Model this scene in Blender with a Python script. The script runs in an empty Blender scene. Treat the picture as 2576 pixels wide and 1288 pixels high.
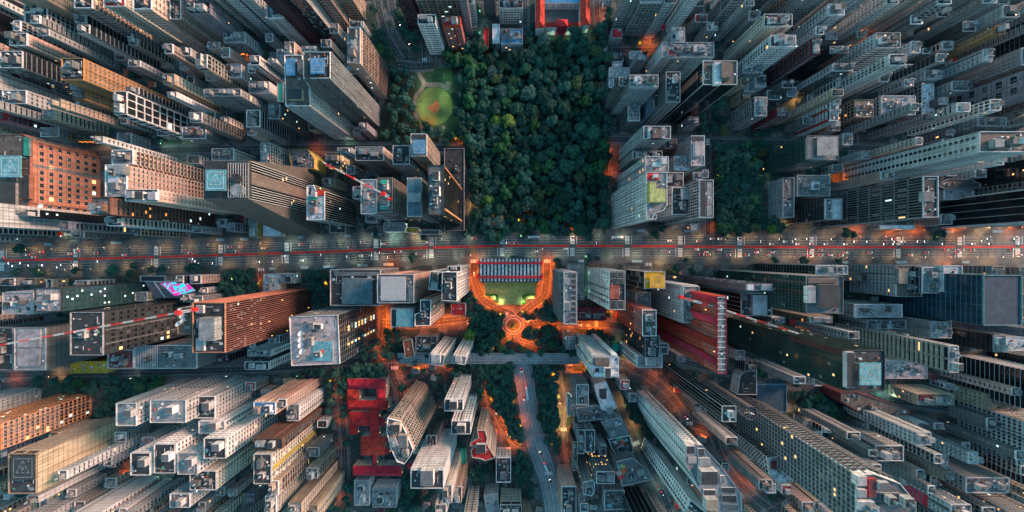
import bpy, bmesh, math, random
from mathutils import Matrix, Vector
import numpy as np
R = math.radians
scene = bpy.context.scene
COL = scene.collection
rnd = random.Random(7)

# ------------------------------------------------------------------ camera, sky, sun, exposure
CAM_H = 340.0            # drone height, metres
S = 2.08                 # layout units per metre of ground (survey drawn on a 2576 x 1288 sheet)
CX, CY = 1288.0, 644.0   # point of the survey straight below the drone
cd = bpy.data.cameras.new("camera"); cam = bpy.data.objects.new("camera", cd); COL.objects.link(cam)
cam.location = (0, 0, CAM_H); cam.rotation_euler = (0, 0, 0)
cd.sensor_width = 36.0; cd.lens = 36.0 * S * CAM_H / 2576.0; cd.clip_start = 1.0; cd.clip_end = 6000.0
scene.camera = cam
SUN_EL, SUN_AZ = 17.0, 27.0     # degrees; azimuth measured from +x towards +y
w = bpy.data.worlds.new("World"); scene.world = w; w.use_nodes = True
nt = w.node_tree; bg = nt.nodes["Background"]
sky = nt.nodes.new("ShaderNodeTexSky"); sky.sky_type = 'NISHITA'; sky.sun_disc = False
sky.sun_elevation = R(SUN_EL); sky.sun_rotation = R(90 - SUN_AZ); sky.air_density = 1.6; sky.dust_density = 1.0; sky.ozone_density = 3.0
tint = nt.nodes.new("ShaderNodeMix"); tint.data_type = 'RGBA'; tint.blend_type = 'MULTIPLY'; tint.inputs[0].default_value = 1; tint.inputs[7].default_value = (.62, 1.0, 1.0, 1)
nt.links.new(sky.outputs[0], tint.inputs[6]); nt.links.new(tint.outputs[2], bg.inputs[0]); bg.inputs[1].default_value = 0.105
sd = bpy.data.lights.new("sun", 'SUN'); sd.energy = 2.3; sd.angle = R(14); sd.color = (1.0, 0.55, 0.40)
sun = bpy.data.objects.new("sun", sd); COL.objects.link(sun)
_d = Vector((math.cos(R(SUN_EL)) * math.cos(R(SUN_AZ)), math.cos(R(SUN_EL)) * math.sin(R(SUN_AZ)), math.sin(R(SUN_EL))))
sun.rotation_euler = (-_d).to_track_quat('-Z', 'Y').to_euler(); sun.location = _d * 900
scene.view_settings.view_transform = 'Standard'; scene.view_settings.look = 'None'
scene.view_settings.gamma = 1.0; scene.view_settings.exposure = 1.58
scene.render.engine = 'CYCLES'
cy = scene.cycles
cy.use_denoising = True; cy.max_bounces = 5; cy.diffuse_bounces = 2; cy.glossy_bounces = 3; cy.transmission_bounces = 2
cy.sample_clamp_indirect = 4.0; cy.use_light_tree = True; cy.caustics_reflective = False; cy.caustics_refractive = False

# ------------------------------------------------------------------ helpers
def P(px, py, h=0.0):
    """survey point seen at height h -> world x, y"""
    f = (CAM_H - h) / CAM_H / S
    return ((px - CX) * f, (CY - py) * f)

def tag(o, label=None, cat=None, group=None, kind=None):
    if label: o['label'] = label
    if cat: o['category'] = cat
    if group: o['group'] = group
    if kind: o['kind'] = kind
    return o

def empty(name, loc, rz=0.0):
    o = bpy.data.objects.new(name, None); COL.objects.link(o)
    o.location = loc; o.rotation_euler = (0, 0, rz); o.empty_display_size = 1.0
    return o

class MB:
    def __init__(s): s.v = []; s.f = []; s.m = []
    def quad(s, a, b, c, d, m=0):
        n = len(s.v); s.v += [a, b, c, d]; s.f.append((n, n+1, n+2, n+3)); s.m.append(m)
    def poly(s, pts, m=0):
        n = len(s.v); s.v += list(pts); s.f.append(tuple(range(n, n+len(pts)))); s.m.append(m)
    def box(s, x0, y0, z0, x1, y1, z1, m=0, bottom=True):
        n = len(s.v)
        s.v += [(x0,y0,z0),(x1,y0,z0),(x1,y1,z0),(x0,y1,z0),(x0,y0,z1),(x1,y0,z1),(x1,y1,z1),(x0,y1,z1)]
        F = [(4,5,6,7),(0,1,5,4),(1,2,6,5),(2,3,7,6),(3,0,4,7)]
        if bottom: F.append((3,2,1,0))
        for f in F: s.f.append(tuple(n+i for i in f)); s.m.append(m)
    def obox(s, o, ux, uy, uz, m=0):
        """box from origin o with three edge vectors"""
        o, ux, uy, uz = Vector(o), Vector(ux), Vector(uy), Vector(uz)
        n = len(s.v)
        s.v += [tuple(p) for p in (o, o+ux, o+ux+uy, o+uy, o+uz, o+ux+uz, o+ux+uy+uz, o+uy+uz)]
        for f in ((4,5,6,7),(0,1,5,4),(1,2,6,5),(2,3,7,6),(3,0,4,7),(3,2,1,0)): s.f.append(tuple(n+i for i in f)); s.m.append(m)
    def prism(s, poly, z0, z1, m=0, mtop=None, bottom=False):
        n = len(s.v); k = len(poly)
        s.v += [(p[0], p[1], z0) for p in poly] + [(p[0], p[1], z1) for p in poly]
        for i in range(k):
            j = (i+1) % k; s.f.append((n+i, n+j, n+k+j, n+k+i)); s.m.append(m)
        s.f.append(tuple(n+k+i for i in range(k))); s.m.append(m if mtop is None else mtop)
        if bottom: s.f.append(tuple(n+k-1-i for i in range(k))); s.m.append(m)
    def frustum(s, p0, z0, p1, z1, m=0, mtop=None):
        n = len(s.v); k = len(p0)
        s.v += [(p[0], p[1], z0) for p in p0] + [(p[0], p[1], z1) for p in p1]
        for i in range(k):
            j = (i+1) % k; s.f.append((n+i, n+j, n+k+j, n+k+i)); s.m.append(m)
        s.f.append(tuple(n+k+i for i in range(k))); s.m.append(m if mtop is None else mtop)
    def cyl(s, x, y, z0, z1, r, r1=None, seg=10, m=0, mtop=None):
        if r1 is None: r1 = r
        a = [(x+r*math.cos(2*math.pi*i/seg), y+r*math.sin(2*math.pi*i/seg)) for i in range(seg)]
        b = [(x+r1*math.cos(2*math.pi*i/seg), y+r1*math.sin(2*math.pi*i/seg)) for i in range(seg)]
        s.frustum(a, z0, b, z1, m, mtop)
    def bar(s, a, b, t, m=0):
        a, b = Vector(a), Vector(b); d = b - a
        if d.length < 1e-6: return
        z = d.normalized(); x = z.orthogonal().normalized(); y = z.cross(x)
        s.obox(a - x*t/2 - y*t/2, x*t, y*t, d, m)
    def build(s, name, mats, parent=None, loc=(0, 0, 0), rz=0.0, smooth=False):
        me = mesh_from(name, s.v, s.f, s.m, mats)
        o = bpy.data.objects.new(name, me); COL.objects.link(o)
        o.parent = parent; o.location = loc; o.rotation_euler = (0, 0, rz)
        if smooth: me.polygons.foreach_set('use_smooth', [True]*len(me.polygons))
        return o

def mesh_from(name, v, f, m, mats):
    me = bpy.data.meshes.new(name); me.from_pydata(v, [], f)
    if not isinstance(mats, (list, tuple)): mats = [mats]
    for x in mats: me.materials.append(x)
    if len(mats) > 1: me.polygons.foreach_set('material_index', m)
    return me

def area(poly):
    return 0.5*sum(poly[i][0]*poly[(i+1) % len(poly)][1]-poly[(i+1) % len(poly)][0]*poly[i][1] for i in range(len(poly)))
def ccw(poly): return list(poly) if area(poly) > 0 else list(poly)[::-1]
def inset(poly, d):
    """move every edge inwards by d (ccw, roughly convex)"""
    n = len(poly); out = []
    for i in range(n):
        p0, p1, p2 = Vector(poly[i-1]).to_2d(), Vector(poly[i]).to_2d(), Vector(poly[(i+1) % n]).to_2d()
        e1 = (p1-p0).normalized(); e2 = (p2-p1).normalized()
        n1 = Vector((-e1.y, e1.x)); n2 = Vector((-e2.y, e2.x))
        k = 1 + n1.dot(n2)
        q = p1 + (n1+n2) * (d/max(k, .3)); out.append((q.x, q.y))
    return out
def inpoly(x, y, poly):
    c = False; j = len(poly)-1
    for i in range(len(poly)):
        xi, yi = poly[i][:2]; xj, yj = poly[j][:2]
        if (yi > y) != (yj > y) and x < (xj-xi)*(y-yi)/(yj-yi)+xi: c = not c
        j = i
    return c
def hull(pts):
    pts = sorted(set(pts))
    def half(ps):
        h = []
        for p in ps:
            while len(h) > 1 and (h[-1][0]-h[-2][0])*(p[1]-h[-2][1])-(h[-1][1]-h[-2][1])*(p[0]-h[-2][0]) <= 0: h.pop()
            h.append(p)
        return h
    a, b = half(pts), half(pts[::-1]); return a[:-1]+b[:-1]

# ------------------------------------------------------------------ materials
MC = {}
def mat(name, col, rough=0.8, var=0.18, scale=0.15, metal=0.0, spec=0.4, streak=0.0, col2=None, bump=0.0, perobj=0.0, sc2=None):
    if name in MC: return MC[name]
    m = bpy.data.materials.new(name); m.use_nodes = True; n = m.node_tree.nodes; l = m.node_tree.links
    b = n["Principled BSDF"]; b.inputs["Roughness"].default_value = rough; b.inputs["Metallic"].default_value = metal
    b.inputs["Specular IOR Level"].default_value = spec
    tc = n.new("ShaderNodeTexCoord")
    no = n.new("ShaderNodeTexNoise"); no.inputs["Scale"].default_value = scale; no.inputs["Detail"].default_value = 6; no.inputs["Roughness"].default_value = 0.65
    l.new(tc.outputs["Object"], no.inputs["Vector"])
    mp = n.new("ShaderNodeMapRange"); mp.inputs[1].default_value = 0.3; mp.inputs[2].default_value = 0.7
    l.new(no.outputs[0], mp.inputs[0])
    mx = n.new("ShaderNodeMix"); mx.data_type = 'RGBA'
    c2 = col2 if col2 else tuple(c*(1-2*var) for c in col)
    c1 = tuple(min(1, c*(1+var)) for c in col) if not col2 else col
    mx.inputs[6].default_value = (*c1, 1); mx.inputs[7].default_value = (*c2, 1)
    l.new(mp.outputs[0], mx.inputs[0]); out = mx.outputs[2]
    if streak:
        mpn = n.new("ShaderNodeMapping"); mpn.inputs["Scale"].default_value = (1.3, 1.3, 0.045)
        l.new(tc.outputs["Object"], mpn.inputs[0])
        n2 = n.new("ShaderNodeTexNoise"); n2.inputs["Scale"].default_value = 1.0; n2.inputs["Detail"].default_value = 4
        l.new(mpn.outputs[0], n2.inputs[0])
        m2 = n.new("ShaderNodeMapRange"); m2.inputs[1].default_value = .35; m2.inputs[2].default_value = .7; m2.inputs[3].default_value = 1.0; m2.inputs[4].default_value = 1-streak
        l.new(n2.outputs[0], m2.inputs[0])
        mm = n.new("ShaderNodeMix"); mm.data_type = 'RGBA'; mm.blend_type = 'MULTIPLY'; mm.inputs[0].default_value = 1
        l.new(out, mm.inputs[6]); l.new(m2.outputs[0], mm.inputs[7]); out = mm.outputs[2]
    if sc2:
        n3 = n.new("ShaderNodeTexNoise"); n3.inputs["Scale"].default_value = sc2; n3.inputs["Detail"].default_value = 3
        l.new(tc.outputs["Object"], n3.inputs[0])
        m3 = n.new("ShaderNodeMapRange"); m3.inputs[1].default_value = .3; m3.inputs[2].default_value = .7; m3.inputs[3].default_value = 0.72; m3.inputs[4].default_value = 1.25
        l.new(n3.outputs[0], m3.inputs[0])
        mm = n.new("ShaderNodeMix"); mm.data_type = 'RGBA'; mm.blend_type = 'MULTIPLY'; mm.inputs[0].default_value = 1
        l.new(out, mm.inputs[6]); l.new(m3.outputs[0], mm.inputs[7]); out = mm.outputs[2]
    if perobj:
        oi = n.new("ShaderNodeObjectInfo"); hs = n.new("ShaderNodeHueSaturation")
        r1 = n.new("ShaderNodeMapRange"); r1.inputs[3].default_value = 0.5-0.035*perobj; r1.inputs[4].default_value = 0.5+0.02*perobj
        r2 = n.new("ShaderNodeMapRange"); r2.inputs[3].default_value = 1-0.5*perobj; r2.inputs[4].default_value = 1+0.6*perobj
        mu = n.new("ShaderNodeMath"); mu.operation = 'MULTIPLY'; mu.inputs[1].default_value = 7.31
        fr = n.new("ShaderNodeMath"); fr.operation = 'FRACT'
        l.new(oi.outputs["Random"], r1.inputs[0]); l.new(oi.outputs["Random"], mu.inputs[0]); l.new(mu.outputs[0], fr.inputs[0]); l.new(fr.outputs[0], r2.inputs[0])
        l.new(r1.outputs[0], hs.inputs["Hue"]); l.new(r2.outputs[0], hs.inputs["Value"]); l.new(out, hs.inputs["Color"]); out = hs.outputs[0]
    l.new(out, b.inputs["Base Color"])
    if bump:
        bp = n.new("ShaderNodeBump"); bp.inputs["Strength"].default_value = bump; l.new(no.outputs[0], bp.inputs["Height"]); l.new(bp.outputs[0], b.inputs["Normal"])
    MC[name] = m; return m

def emis(name, col, s, base=(.5, .5, .5)):
    if name in MC: return MC[name]
    m = bpy.data.materials.new(name); m.use_nodes = True; b = m.node_tree.nodes["Principled BSDF"]
    b.inputs["Base Color"].default_value = (*base, 1)
    b.inputs["Emission Color"].default_value = (*col, 1); b.inputs["Emission Strength"].default_value = s
    MC[name] = m; return m

WALLC = dict(white=(.78,.77,.76), cream=(.56,.50,.42), lgrey=(.42,.43,.44), grey=(.22,.225,.23), dgrey=(.15,.155,.16), tan=(.45,.36,.26),
    pink=(.62,.44,.36), brick=(.46,.20,.12), brown=(.17,.09,.065), maroon=(.13,.035,.045), red=(.60,.05,.035), blue=(.16,.28,.40), yellow=(.62,.46,.12),
    orange=(.50,.25,.10), purple=(.26,.23,.27), black=(.035,.04,.045), green=(.05,.26,.20), teal=(.14,.33,.34), concrete=(.24,.235,.225), bronze=(.12,.085,.07),
    plum=(.085,.03,.045))
ROOFC = dict(light=(.25,.255,.26), grey=(.13,.135,.14), dark=(.038,.042,.046), white=(.50,.51,.53), red=(.58,.032,.025), rust=(.30,.09,.05), maroon=(.16,.03,.035),
    green=(.02,.30,.22), blue=(.05,.22,.42), yellow=(.62,.34,.02), glazed=(.10,.16,.19), tan=(.33,.26,.19), teal=(.12,.32,.36), olive=(.42,.42,.16), brown=(.13,.10,.085), pinkish=(.36,.31,.31), navy=(.025,.055,.09), garden=(.05,.10,.04), concrete=(.24,.235,.225))
def wallm(c):
    new = "wall_"+c not in MC; m = mat("wall_"+c, WALLC[c], .85, .16, .12, streak=.5, perobj=0.6)
    if new:      # floor joints every storey, as fine dark grooves
        n = m.node_tree.nodes; l = m.node_tree.links; b = n["Principled BSDF"]; src = b.inputs["Base Color"].links[0].from_socket
        tc = n.new("ShaderNodeTexCoord"); sx = n.new("ShaderNodeSeparateXYZ"); l.new(tc.outputs["Object"], sx.inputs[0])
        fac = None
        for ax, per, lo in ((2, 3.2, .13), (0, 7.4, .05), (1, 7.4, .05)):
            d = n.new("ShaderNodeMath"); d.operation = 'DIVIDE'; d.inputs[1].default_value = per; l.new(sx.outputs[ax], d.inputs[0])
            f = n.new("ShaderNodeMath"); f.operation = 'FRACT'; l.new(d.outputs[0], f.inputs[0])
            g_ = n.new("ShaderNodeMath"); g_.operation = 'LESS_THAN'; g_.inputs[1].default_value = lo; l.new(f.outputs[0], g_.inputs[0])
            if fac is None: fac = g_
            else: mx = n.new("ShaderNodeMath"); mx.operation = 'MAXIMUM'; l.new(fac.outputs[0], mx.inputs[0]); l.new(g_.outputs[0], mx.inputs[1]); fac = mx
        mm = n.new("ShaderNodeMix"); mm.data_type = 'RGBA'; mm.blend_type = 'MULTIPLY'; mm.inputs[7].default_value = (.52, .52, .53, 1)
        l.new(fac.outputs[0], mm.inputs[0]); l.new(src, mm.inputs[6]); l.new(mm.outputs[2], b.inputs["Base Color"])
    return m
def roofm(c): return mat("roof_"+c, ROOFC[c], .9, .34 if c in ('red', 'rust', 'maroon') else .26, .16, sc2=.9, perobj=.3)
GL = [mat("glass_dark", (.018,.024,.030), .12, .3, .4, spec=.8), mat("glass_curtain", (.10,.105,.10), .35, .3, .4, spec=.6),
      mat("glass_teal", (.03,.085,.095), .12, .3, .3, spec=.8), mat("glass_black", (.008,.013,.017), .07, .3, .2, spec=.9),
      mat("glass_green", (.012,.05,.045), .08, .3, .05, spec=.9), mat("glass_blue", (.015,.045,.08), .08, .3, .05, spec=.9)]
LW = emis("lit_window_warm", (1, .52, .16), 0.65, (.4,.3,.2)); LC = emis("lit_window_cool", (.70, 1, .85), 0.6, (.3,.4,.4)); LO = emis("lit_window_orange", (1, .30, .05), 0.7, (.4,.2,.1))
FR = mat("frame_white", (.5,.5,.5), .6, .05); FRD = mat("frame_dark", (.06,.065,.07), .5, .05); METAL = mat("galvanised_metal", (.33,.34,.35), .4, .1, metal=.6)
REDP = mat("red_paint", (.75,.02,.02), .5, .08); WHP = mat("white_paint", (.62,.62,.62), .5, .08)
# ------------------------------------------------------------------ building parts
TM = {}   # shared part meshes
def winmesh(w_, h_, g, fr):
    key = ('w', round(w_, 1), round(h_, 1), g.name, fr.name)
    if key in TM: return TM[key]
    w2, h2, t, d0, d1 = round(w_, 1)/2, round(h_, 1)/2, .13, .16, .05
    b = MB(); o = [(-w2,-h2),(w2,-h2),(w2,h2),(-w2,h2)]; i = [(-w2+t,-h2+t),(w2-t,-h2+t),(w2-t,h2-t),(-w2+t,h2-t)]
    for k in range(4):
        j = (k+1) % 4
        b.quad((o[k][0],-d0,o[k][1]),(o[j][0],-d0,o[j][1]),(i[j][0],-d0,i[j][1]),(i[k][0],-d0,i[k][1]), 0)
        b.quad((o[k][0],0,o[k][1]),(o[j][0],0,o[j][1]),(o[j][0],-d0,o[j][1]),(o[k][0],-d0,o[k][1]), 0)
        b.quad((i[k][0],-d0,i[k][1]),(i[j][0],-d0,i[j][1]),(i[j][0],-d1,i[j][1]),(i[k][0],-d1,i[k][1]), 0)
    b.quad((i[0][0],-d1,i[0][1]),(i[1][0],-d1,i[1][1]),(i[2][0],-d1,i[2][1]),(i[3][0],-d1,i[3][1]), 1)
    if w_ > 1.9: b.box(-.04,-.12,-h2+t,.04,-d1,h2-t,0)
    TM[key] = mesh_from('window', b.v, b.f, b.m, [fr, g]); return TM[key]

def balmesh(w_, dp, m, fl, curved=False):
    key = ('b', round(w_, 1), dp, m.name, fl.name, curved)
    if key in TM: return TM[key]
    b = MB(); w2 = w_/2
    if curved: pts = [(w2*math.cos(a), -dp*math.sin(a)) for a in [math.pi*k/7 for k in range(8)]]
    else: pts = [(w2, 0), (w2, -dp), (-w2, -dp), (-w2, 0)]
    b.prism([(x, y) for x, y in pts][::-1], 0, .16, 1, 1, True)
    for k in range(len(pts)-1):
        p, q = Vector((*pts[k], .16)), Vector((*pts[k+1], .16)); d = (q-p).normalized(); n = Vector((d.y, -d.x, 0))
        b.obox(p - n*.07, q-p, n*.14, (0, 0, 1.0), 0)
    TM[key] = mesh_from('balcony', b.v, b.f, b.m, [m, fl]); return TM[key]

def boxmesh(name, w_, d_, h_, m, m2=None):
    key = ('x', name, round(w_, 1), round(d_, 1), round(h_, 1), m.name)
    if key in TM: return TM[key]
    b = MB(); b.box(-w_/2, -d_/2, 0, w_/2, d_/2, h_, 0); 
    if m2: b.box(-w_/2+.2, -d_/2+.2, h_, w_/2-.2, d_/2-.2, h_+.12, 1)
    TM[key] = mesh_from(name, b.v, b.f, b.m, [m, m2] if m2 else m); return TM[key]

def inst(name, me, parent, loc, rz=0.0, sc=None):
    o = bpy.data.objects.new(name, me); COL.objects.link(o); o.parent = parent; o.location = loc; o.rotation_euler = (0, 0, rz)
    if sc: o.scale = sc
    return o

GLASSY = dict(grid='d', fins='d', lines='k', hlines='d', curtain='k', slabs='d')
CAP = 100
BUILT = []      # (hull on the survey sheet, footprint world, height, label)
def acunit_mesh():
    if 'ac' in TM: return TM['ac']
    b = MB(); b.box(-.9,-.6,0,.9,.6,1.3,0); b.cyl(0,0,1.3,1.36,.45,seg=8,m=1)
    TM['ac'] = mesh_from('air_conditioner', b.v, b.f, b.m, [METAL, FRD]); return TM['ac']
def dish_mesh():
    if 'dish' in TM: return TM['dish']
    b = MB(); b.cyl(0,0,0,1.2,.12,seg=6)
    seg = 14; rings = [(0,1.2),(.5,1.28),(.85,1.5),(1.1,1.8)]; base = len(b.v)
    rotm = Matrix.Rotation(R(28), 3, 'X')
    for r_, z_ in rings:
        for k in range(seg):
            a = 2*math.pi*k/seg; v = rotm @ Vector((r_*math.cos(a), r_*math.sin(a), z_-1.2)); b.v.append((v.x, v.y, v.z+1.2))
    for i in range(3):
        for k in range(seg):
            b.f.append((base+i*seg+k, base+i*seg+(k+1) % seg, base+(i+1)*seg+(k+1) % seg, base+(i+1)*seg+k)); b.m.append(0)
    TM['dish'] = mesh_from('satellite_dish', b.v, b.f, b.m, WHP); return TM['dish']
def tank_mesh():
    if 'tank' in TM: return TM['tank']
    b = MB(); b.cyl(0,0,0,1.6,1.0,.95,seg=10); b.cyl(0,0,1.6,1.9,.95,.2,seg=10)
    TM['tank'] = mesh_from('water_tank', b.v, b.f, b.m, mat("tank_blue_grey", (.22,.27,.30), .6)); return TM['tank']

STROKE = {'H': [((-1,-1.4),(-1,1.4)),((1,-1.4),(1,1.4)),((-1,0),(1,0))], 'P': [((-.8,-1.4),(-.8,1.4)),((-.8,1.4),(.8,1.4)),((.8,1.4),(.8,0)),((.8,0),(-.8,0))],
          '5': [((.8,1.4),(-.8,1.4)),((-.8,1.4),(-.8,.1)),((-.8,.1),(.8,.1)),((.8,.1),(.8,-1.4)),((.8,-1.4),(-.8,-1.4))],
          '4': [((-.7,1.4),(-.7,0)),((-.7,0),(.8,0)),((.8,1.4),(.8,-1.4))]}
def helipad(root, cx, cy, z, sx, sy, col, line, lift=2.2, letters='P', tons='5'):
    """raised deck with outlined square, dashed triangle and letter, as a part of its building"""
    dk = MB(); dk.box(cx-sx/2, cy-sy/2, z+lift, cx+sx/2, cy+sy/2, z+lift+.5, 0)
    nx = max(2, int(sx/5))
    for i in range(nx):
        for j in (-1, 1): dk.box(cx-sx/2+.8+i*(sx-2)/(nx-1), cy+j*(sy/2-1)-.2, z, cx-sx/2+1.2+i*(sx-2)/(nx-1), cy+j*(sy/2-1)+.2, z+lift, 0)
    hp = dk.build('helipad', roofm(col), root)
    mk = MB(); zz = z+lift+.504; a, b = sx*.40, sy*.40; t = max(.35, sx*.022)
    for (x0,y0,x1,y1) in ((-a,-b,a,-b+t),(-a,b-t,a,b),(-a,-b+t,-a+t,b-t),(a-t,-b+t,a,b-t)): mk.box(cx+x0,cy+y0,zz,cx+x1,cy+y1,zz+.02)
    T = [Vector((0, b*.74)), Vector((-a*.70,-b*.52)), Vector((a*.70,-b*.52))]
    for i in range(3):
        p, q = T[i], T[(i+1) % 3]
        for f0, f1 in ((0,.24),(.36,.64),(.76,1)):
            u, v = p.lerp(q, f0), p.lerp(q, f1); d = (v-u).normalized()*1; nrm = Vector((-d.y, d.x))*t*.6
            mk.poly([(cx+u.x-nrm.x,cy+u.y-nrm.y,zz+.02),(cx+v.x-nrm.x,cy+v.y-nrm.y,zz+.02),(cx+v.x+nrm.x,cy+v.y+nrm.y,zz+.02),(cx+u.x+nrm.x,cy+u.y+nrm.y,zz+.02)])
    def glyph(ch, gx, gy, s_):
        for (p, q) in STROKE[ch]:
            x0, x1 = sorted((p[0]*s_, q[0]*s_)); y0, y1 = sorted((p[1]*s_, q[1]*s_)); h_ = t*.45
            mk.box(cx+gx+x0-h_, cy+gy+y0-h_, zz+.021, cx+gx+x1+h_, cy+gy+y1+h_, zz+.04)
    glyph(letters, 0, -b*.12, sx*.055); glyph(tons, a*.62, b*.72, sx*.028)
    mk.build('marking', mat("marking_"+line, dict(white=(.6,.6,.6), tan=(.50,.38,.22), grey=(.25,.28,.28))[line], .8, .15), hp)
    return hp

PLANT = [mat("plant_white", (.62,.62,.63), .6), mat("plant_dark", (.05,.05,.055), .6), mat("plant_rust", (.35,.09,.05), .7), mat("plant_green", (.06,.22,.16), .7)]
def unitbox(name, m):
    key = ('u', name, m.name)
    if key not in TM:
        b = MB(); b.box(-.5, -.5, 0, .5, .5, 1); TM[key] = mesh_from(name, b.v, b.f, b.m, m)
    return TM[key]
def bld(roof, k, style, wcol, rcol, label, cat='building', name=None, fh=3.2, bay=None, frame=None, fcol=None, glass=None, lit=.008, group=None,
        items='auto', z0=0.0, seed=None, parapet=1.1, balc=5.2, litc=None, nowin=False, curved=False, extra=None, rot=0.0):
    """roof: (x0, y0, x1, y1) or polygon of the roof outline on the survey sheet; k = base/roof distance ratio, gives the height"""
    rs = random.Random(hash(label) % 99991 if seed is None else seed); rs.seed(sum(ord(c)*(i+1) for i, c in enumerate(label)))
    h = CAM_H*(1-k); q = []
    if len(roof) == 4 and not isinstance(roof[0], (tuple, list)): x0, y0, x1, y1 = roof; roof = [(x0,y0),(x1,y0),(x1,y1),(x0,y1)]
    if rot:
        mx = sum(p[0] for p in roof)/len(roof); my = sum(p[1] for p in roof)/len(roof); c_, s_ = math.cos(R(rot)), math.sin(R(rot))
        roof = [(mx+(x-mx)*c_-(y-my)*s_, my+(x-mx)*s_+(y-my)*c_) for x, y in roof]
    W = ccw([P(x, y, h) for x, y in roof])
    bx = sum(p[0] for p in W)/len(W); by = sum(p[1] for p in W)/len(W)
    L = [(x-bx, y-by) for x, y in W]
    BUILT.append((hull([tuple(p) for p in roof] + [(CX+(p[0]-CX)*k, CY+(p[1]-CY)*k) for p in roof]), W, h, label))
    nm = name or ('tower' if h > 28 else 'low_building')
    root = empty(nm, (bx, by, z0)); tag(root, label, cat, group)
    gkind = glass or 'd'; G = {'d': GL[0], 'k': GL[3], 't': GL[2], 'g': GL[4], 'b': GL[5], 'c': GL[1]}[gkind]
    WM = wallm(wcol); FM = wallm(fcol) if fcol else WM; fr = (FRD if wcol in ('black', 'dgrey', 'plum', 'brown') else FR) if not frame else (FRD if frame == 'd' else FM)
    sA, sB = (style.split('/')+[style])[:2] if '/' in style else (style, style)
    # walls with one glass facade slot
    wall = MB(); n = len(L)
    wall.v += [(p[0], p[1], 0) for p in L]+[(p[0], p[1], h) for p in L]; wall.f.append(tuple(range(n, 2*n))); wall.m.append(0)
    ind = []; bag = MB(); bagb = MB(); frames = []; frames2 = []
    for i in range(n):
        j = (i+1) % n; a = Vector(L[i]).to_2d(); b = Vector(L[j]).to_2d(); u = b-a; ln = u.length
        if ln < .5: wall.f.append((i, j, n+j, n+i)); wall.m.append(0); continue
        u.normalize(); nr = Vector((u.y, -u.x)); mid = Vector((bx, by)) + (a+b)/2
        vis = nr.dot(-mid) > 0; st = sA if abs(nr.x) > abs(nr.y) else sB
        dist = mid.length; az = math.atan2(u.y, u.x)
        glassy = st in GLASSY
        wall.f.append((i, j, n+j, n+i)); wall.m.append(1 if glassy else 0)
        if ln < 2 or nowin: continue
        nf = max(1, int((h-2.5)/fh)); by0 = bay or (3.4 if not glassy else 4.2)
        def pos(s_, z_, d_=0.0): return (a.x+u.x*s_+nr.x*d_, a.y+u.y*s_+nr.y*d_, z_)
        def pxarea(w_, h_, z_): f = .827*CAM_H/(CAM_H-z_); return (w_*f)*(h_*f*dist/(CAM_H-z_))
        def addwin(s_, z_, w_, h_, g=None):
            r_ = rs.random()
            if g is None:
                if r_ < lit: g = {'o': LO, 'c': LC, None: (LW if rs.random() < .65 else LC), 'w': LW}[litc]
                else: g = G if r_ < .72 else (GL[1] if r_ < .9 else GL[2])
            if vis: ind.append((z_, pxarea(w_, h_, z_), 'window', (w_, h_, g, fr), pos(s_, z_, .01), az, (a, u, nr, s_)))
            else: bagwin(a, u, nr, s_, z_, w_, h_, g)
        def bagwin(a_, u_, n_, s_, z_, w_, h_, g):
            o = Vector((a_.x+u_.x*(s_-w_/2), a_.y+u_.y*(s_-w_/2), z_-h_/2)); U = Vector((u_.x, u_.y, 0)); N = Vector((n_.x, n_.y, 0))
            gi = 1 if g in (LW, LC, LO) else 0
            p = [o+N*.1, o+U*w_+N*.1, o+U*w_+N*.1+Vector((0,0,h_)), o+N*.1+Vector((0,0,h_))]
            bag.quad(*[tuple(x) for x in p], gi)
            bag.quad(tuple(p[3]), tuple(p[2]), tuple(p[2]-N*.1), tuple(p[3]-N*.1), 2)
        if st in ('win', 'bigwin', 'win2', 'vwin', 'wide', 'balc', 'sash'):
            nb = max(1, int((ln-1.2)/by0)); pit = (ln-1.0)/nb
            ww = dict(win=.5*pit, bigwin=.78*pit, win2=.9, vwin=.34*pit, wide=.86*pit, balc=.6*pit, sash=.62*pit)[st]
            hh = dict(win=1.5, bigwin=fh*.66, win2=.9, vwin=fh*.72, wide=1.3, balc=2.0, sash=fh*.5)[st]
            for f in range(nf):
                z_ = 2.2+f*fh+fh*.5
                if st == 'balc': 
                    nbb = max(1, int(ln/balc)); pb = ln/nbb
                    for c in range(nbb):
                        wb = pb*.80; zz = 2.2+f*fh
                        ind.append((zz, pxarea(wb, 1.6, zz) if vis else 0, 'balcony', (wb, 1.5, FM, roofm('dark'), curved), pos((c+.5)*pb, zz, .0), az, None)) if vis else None
                        addwin((c+.5)*pb, z_-.1, pb*.62, 2.0)
                else:
                    for c in range(nb): addwin(.5+(c+.5)*pit, z_, ww, hh)
        elif st in ('band', 'hlines'):
            hb = 1.5 if st == 'band' else .28
            if st == 'band':
                for f in range(nf):
                    z_ = 2.2+f*fh+fh*.5
                    if vis: ind.append((z_, 99, 'window_band', (ln-1.0, hb, G, fr), pos(ln/2, z_, .01), az, None))
                    else: bagwin(a, u, nr, ln/2, z_, ln-1, hb, G)
                    if vis and rs.random() < lit*6: addwin(rs.uniform(2, max(2.1, ln-2)), z_, 2.2, 1.3, rs.choice([LW, LC, LW]))
            else:
                fb = MB()
                for f in range(nf+1): fb.obox(pos(0, 1.5+f*fh, 0), (u.x*ln, u.y*ln, 0), (nr.x*.55, nr.y*.55, 0), (0, 0, hb))
                frames.append(('louvre_bands', fb))
        elif st in ('grid', 'fins', 'lines', 'curtain', 'slabs', 'solid_fins'):
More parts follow.
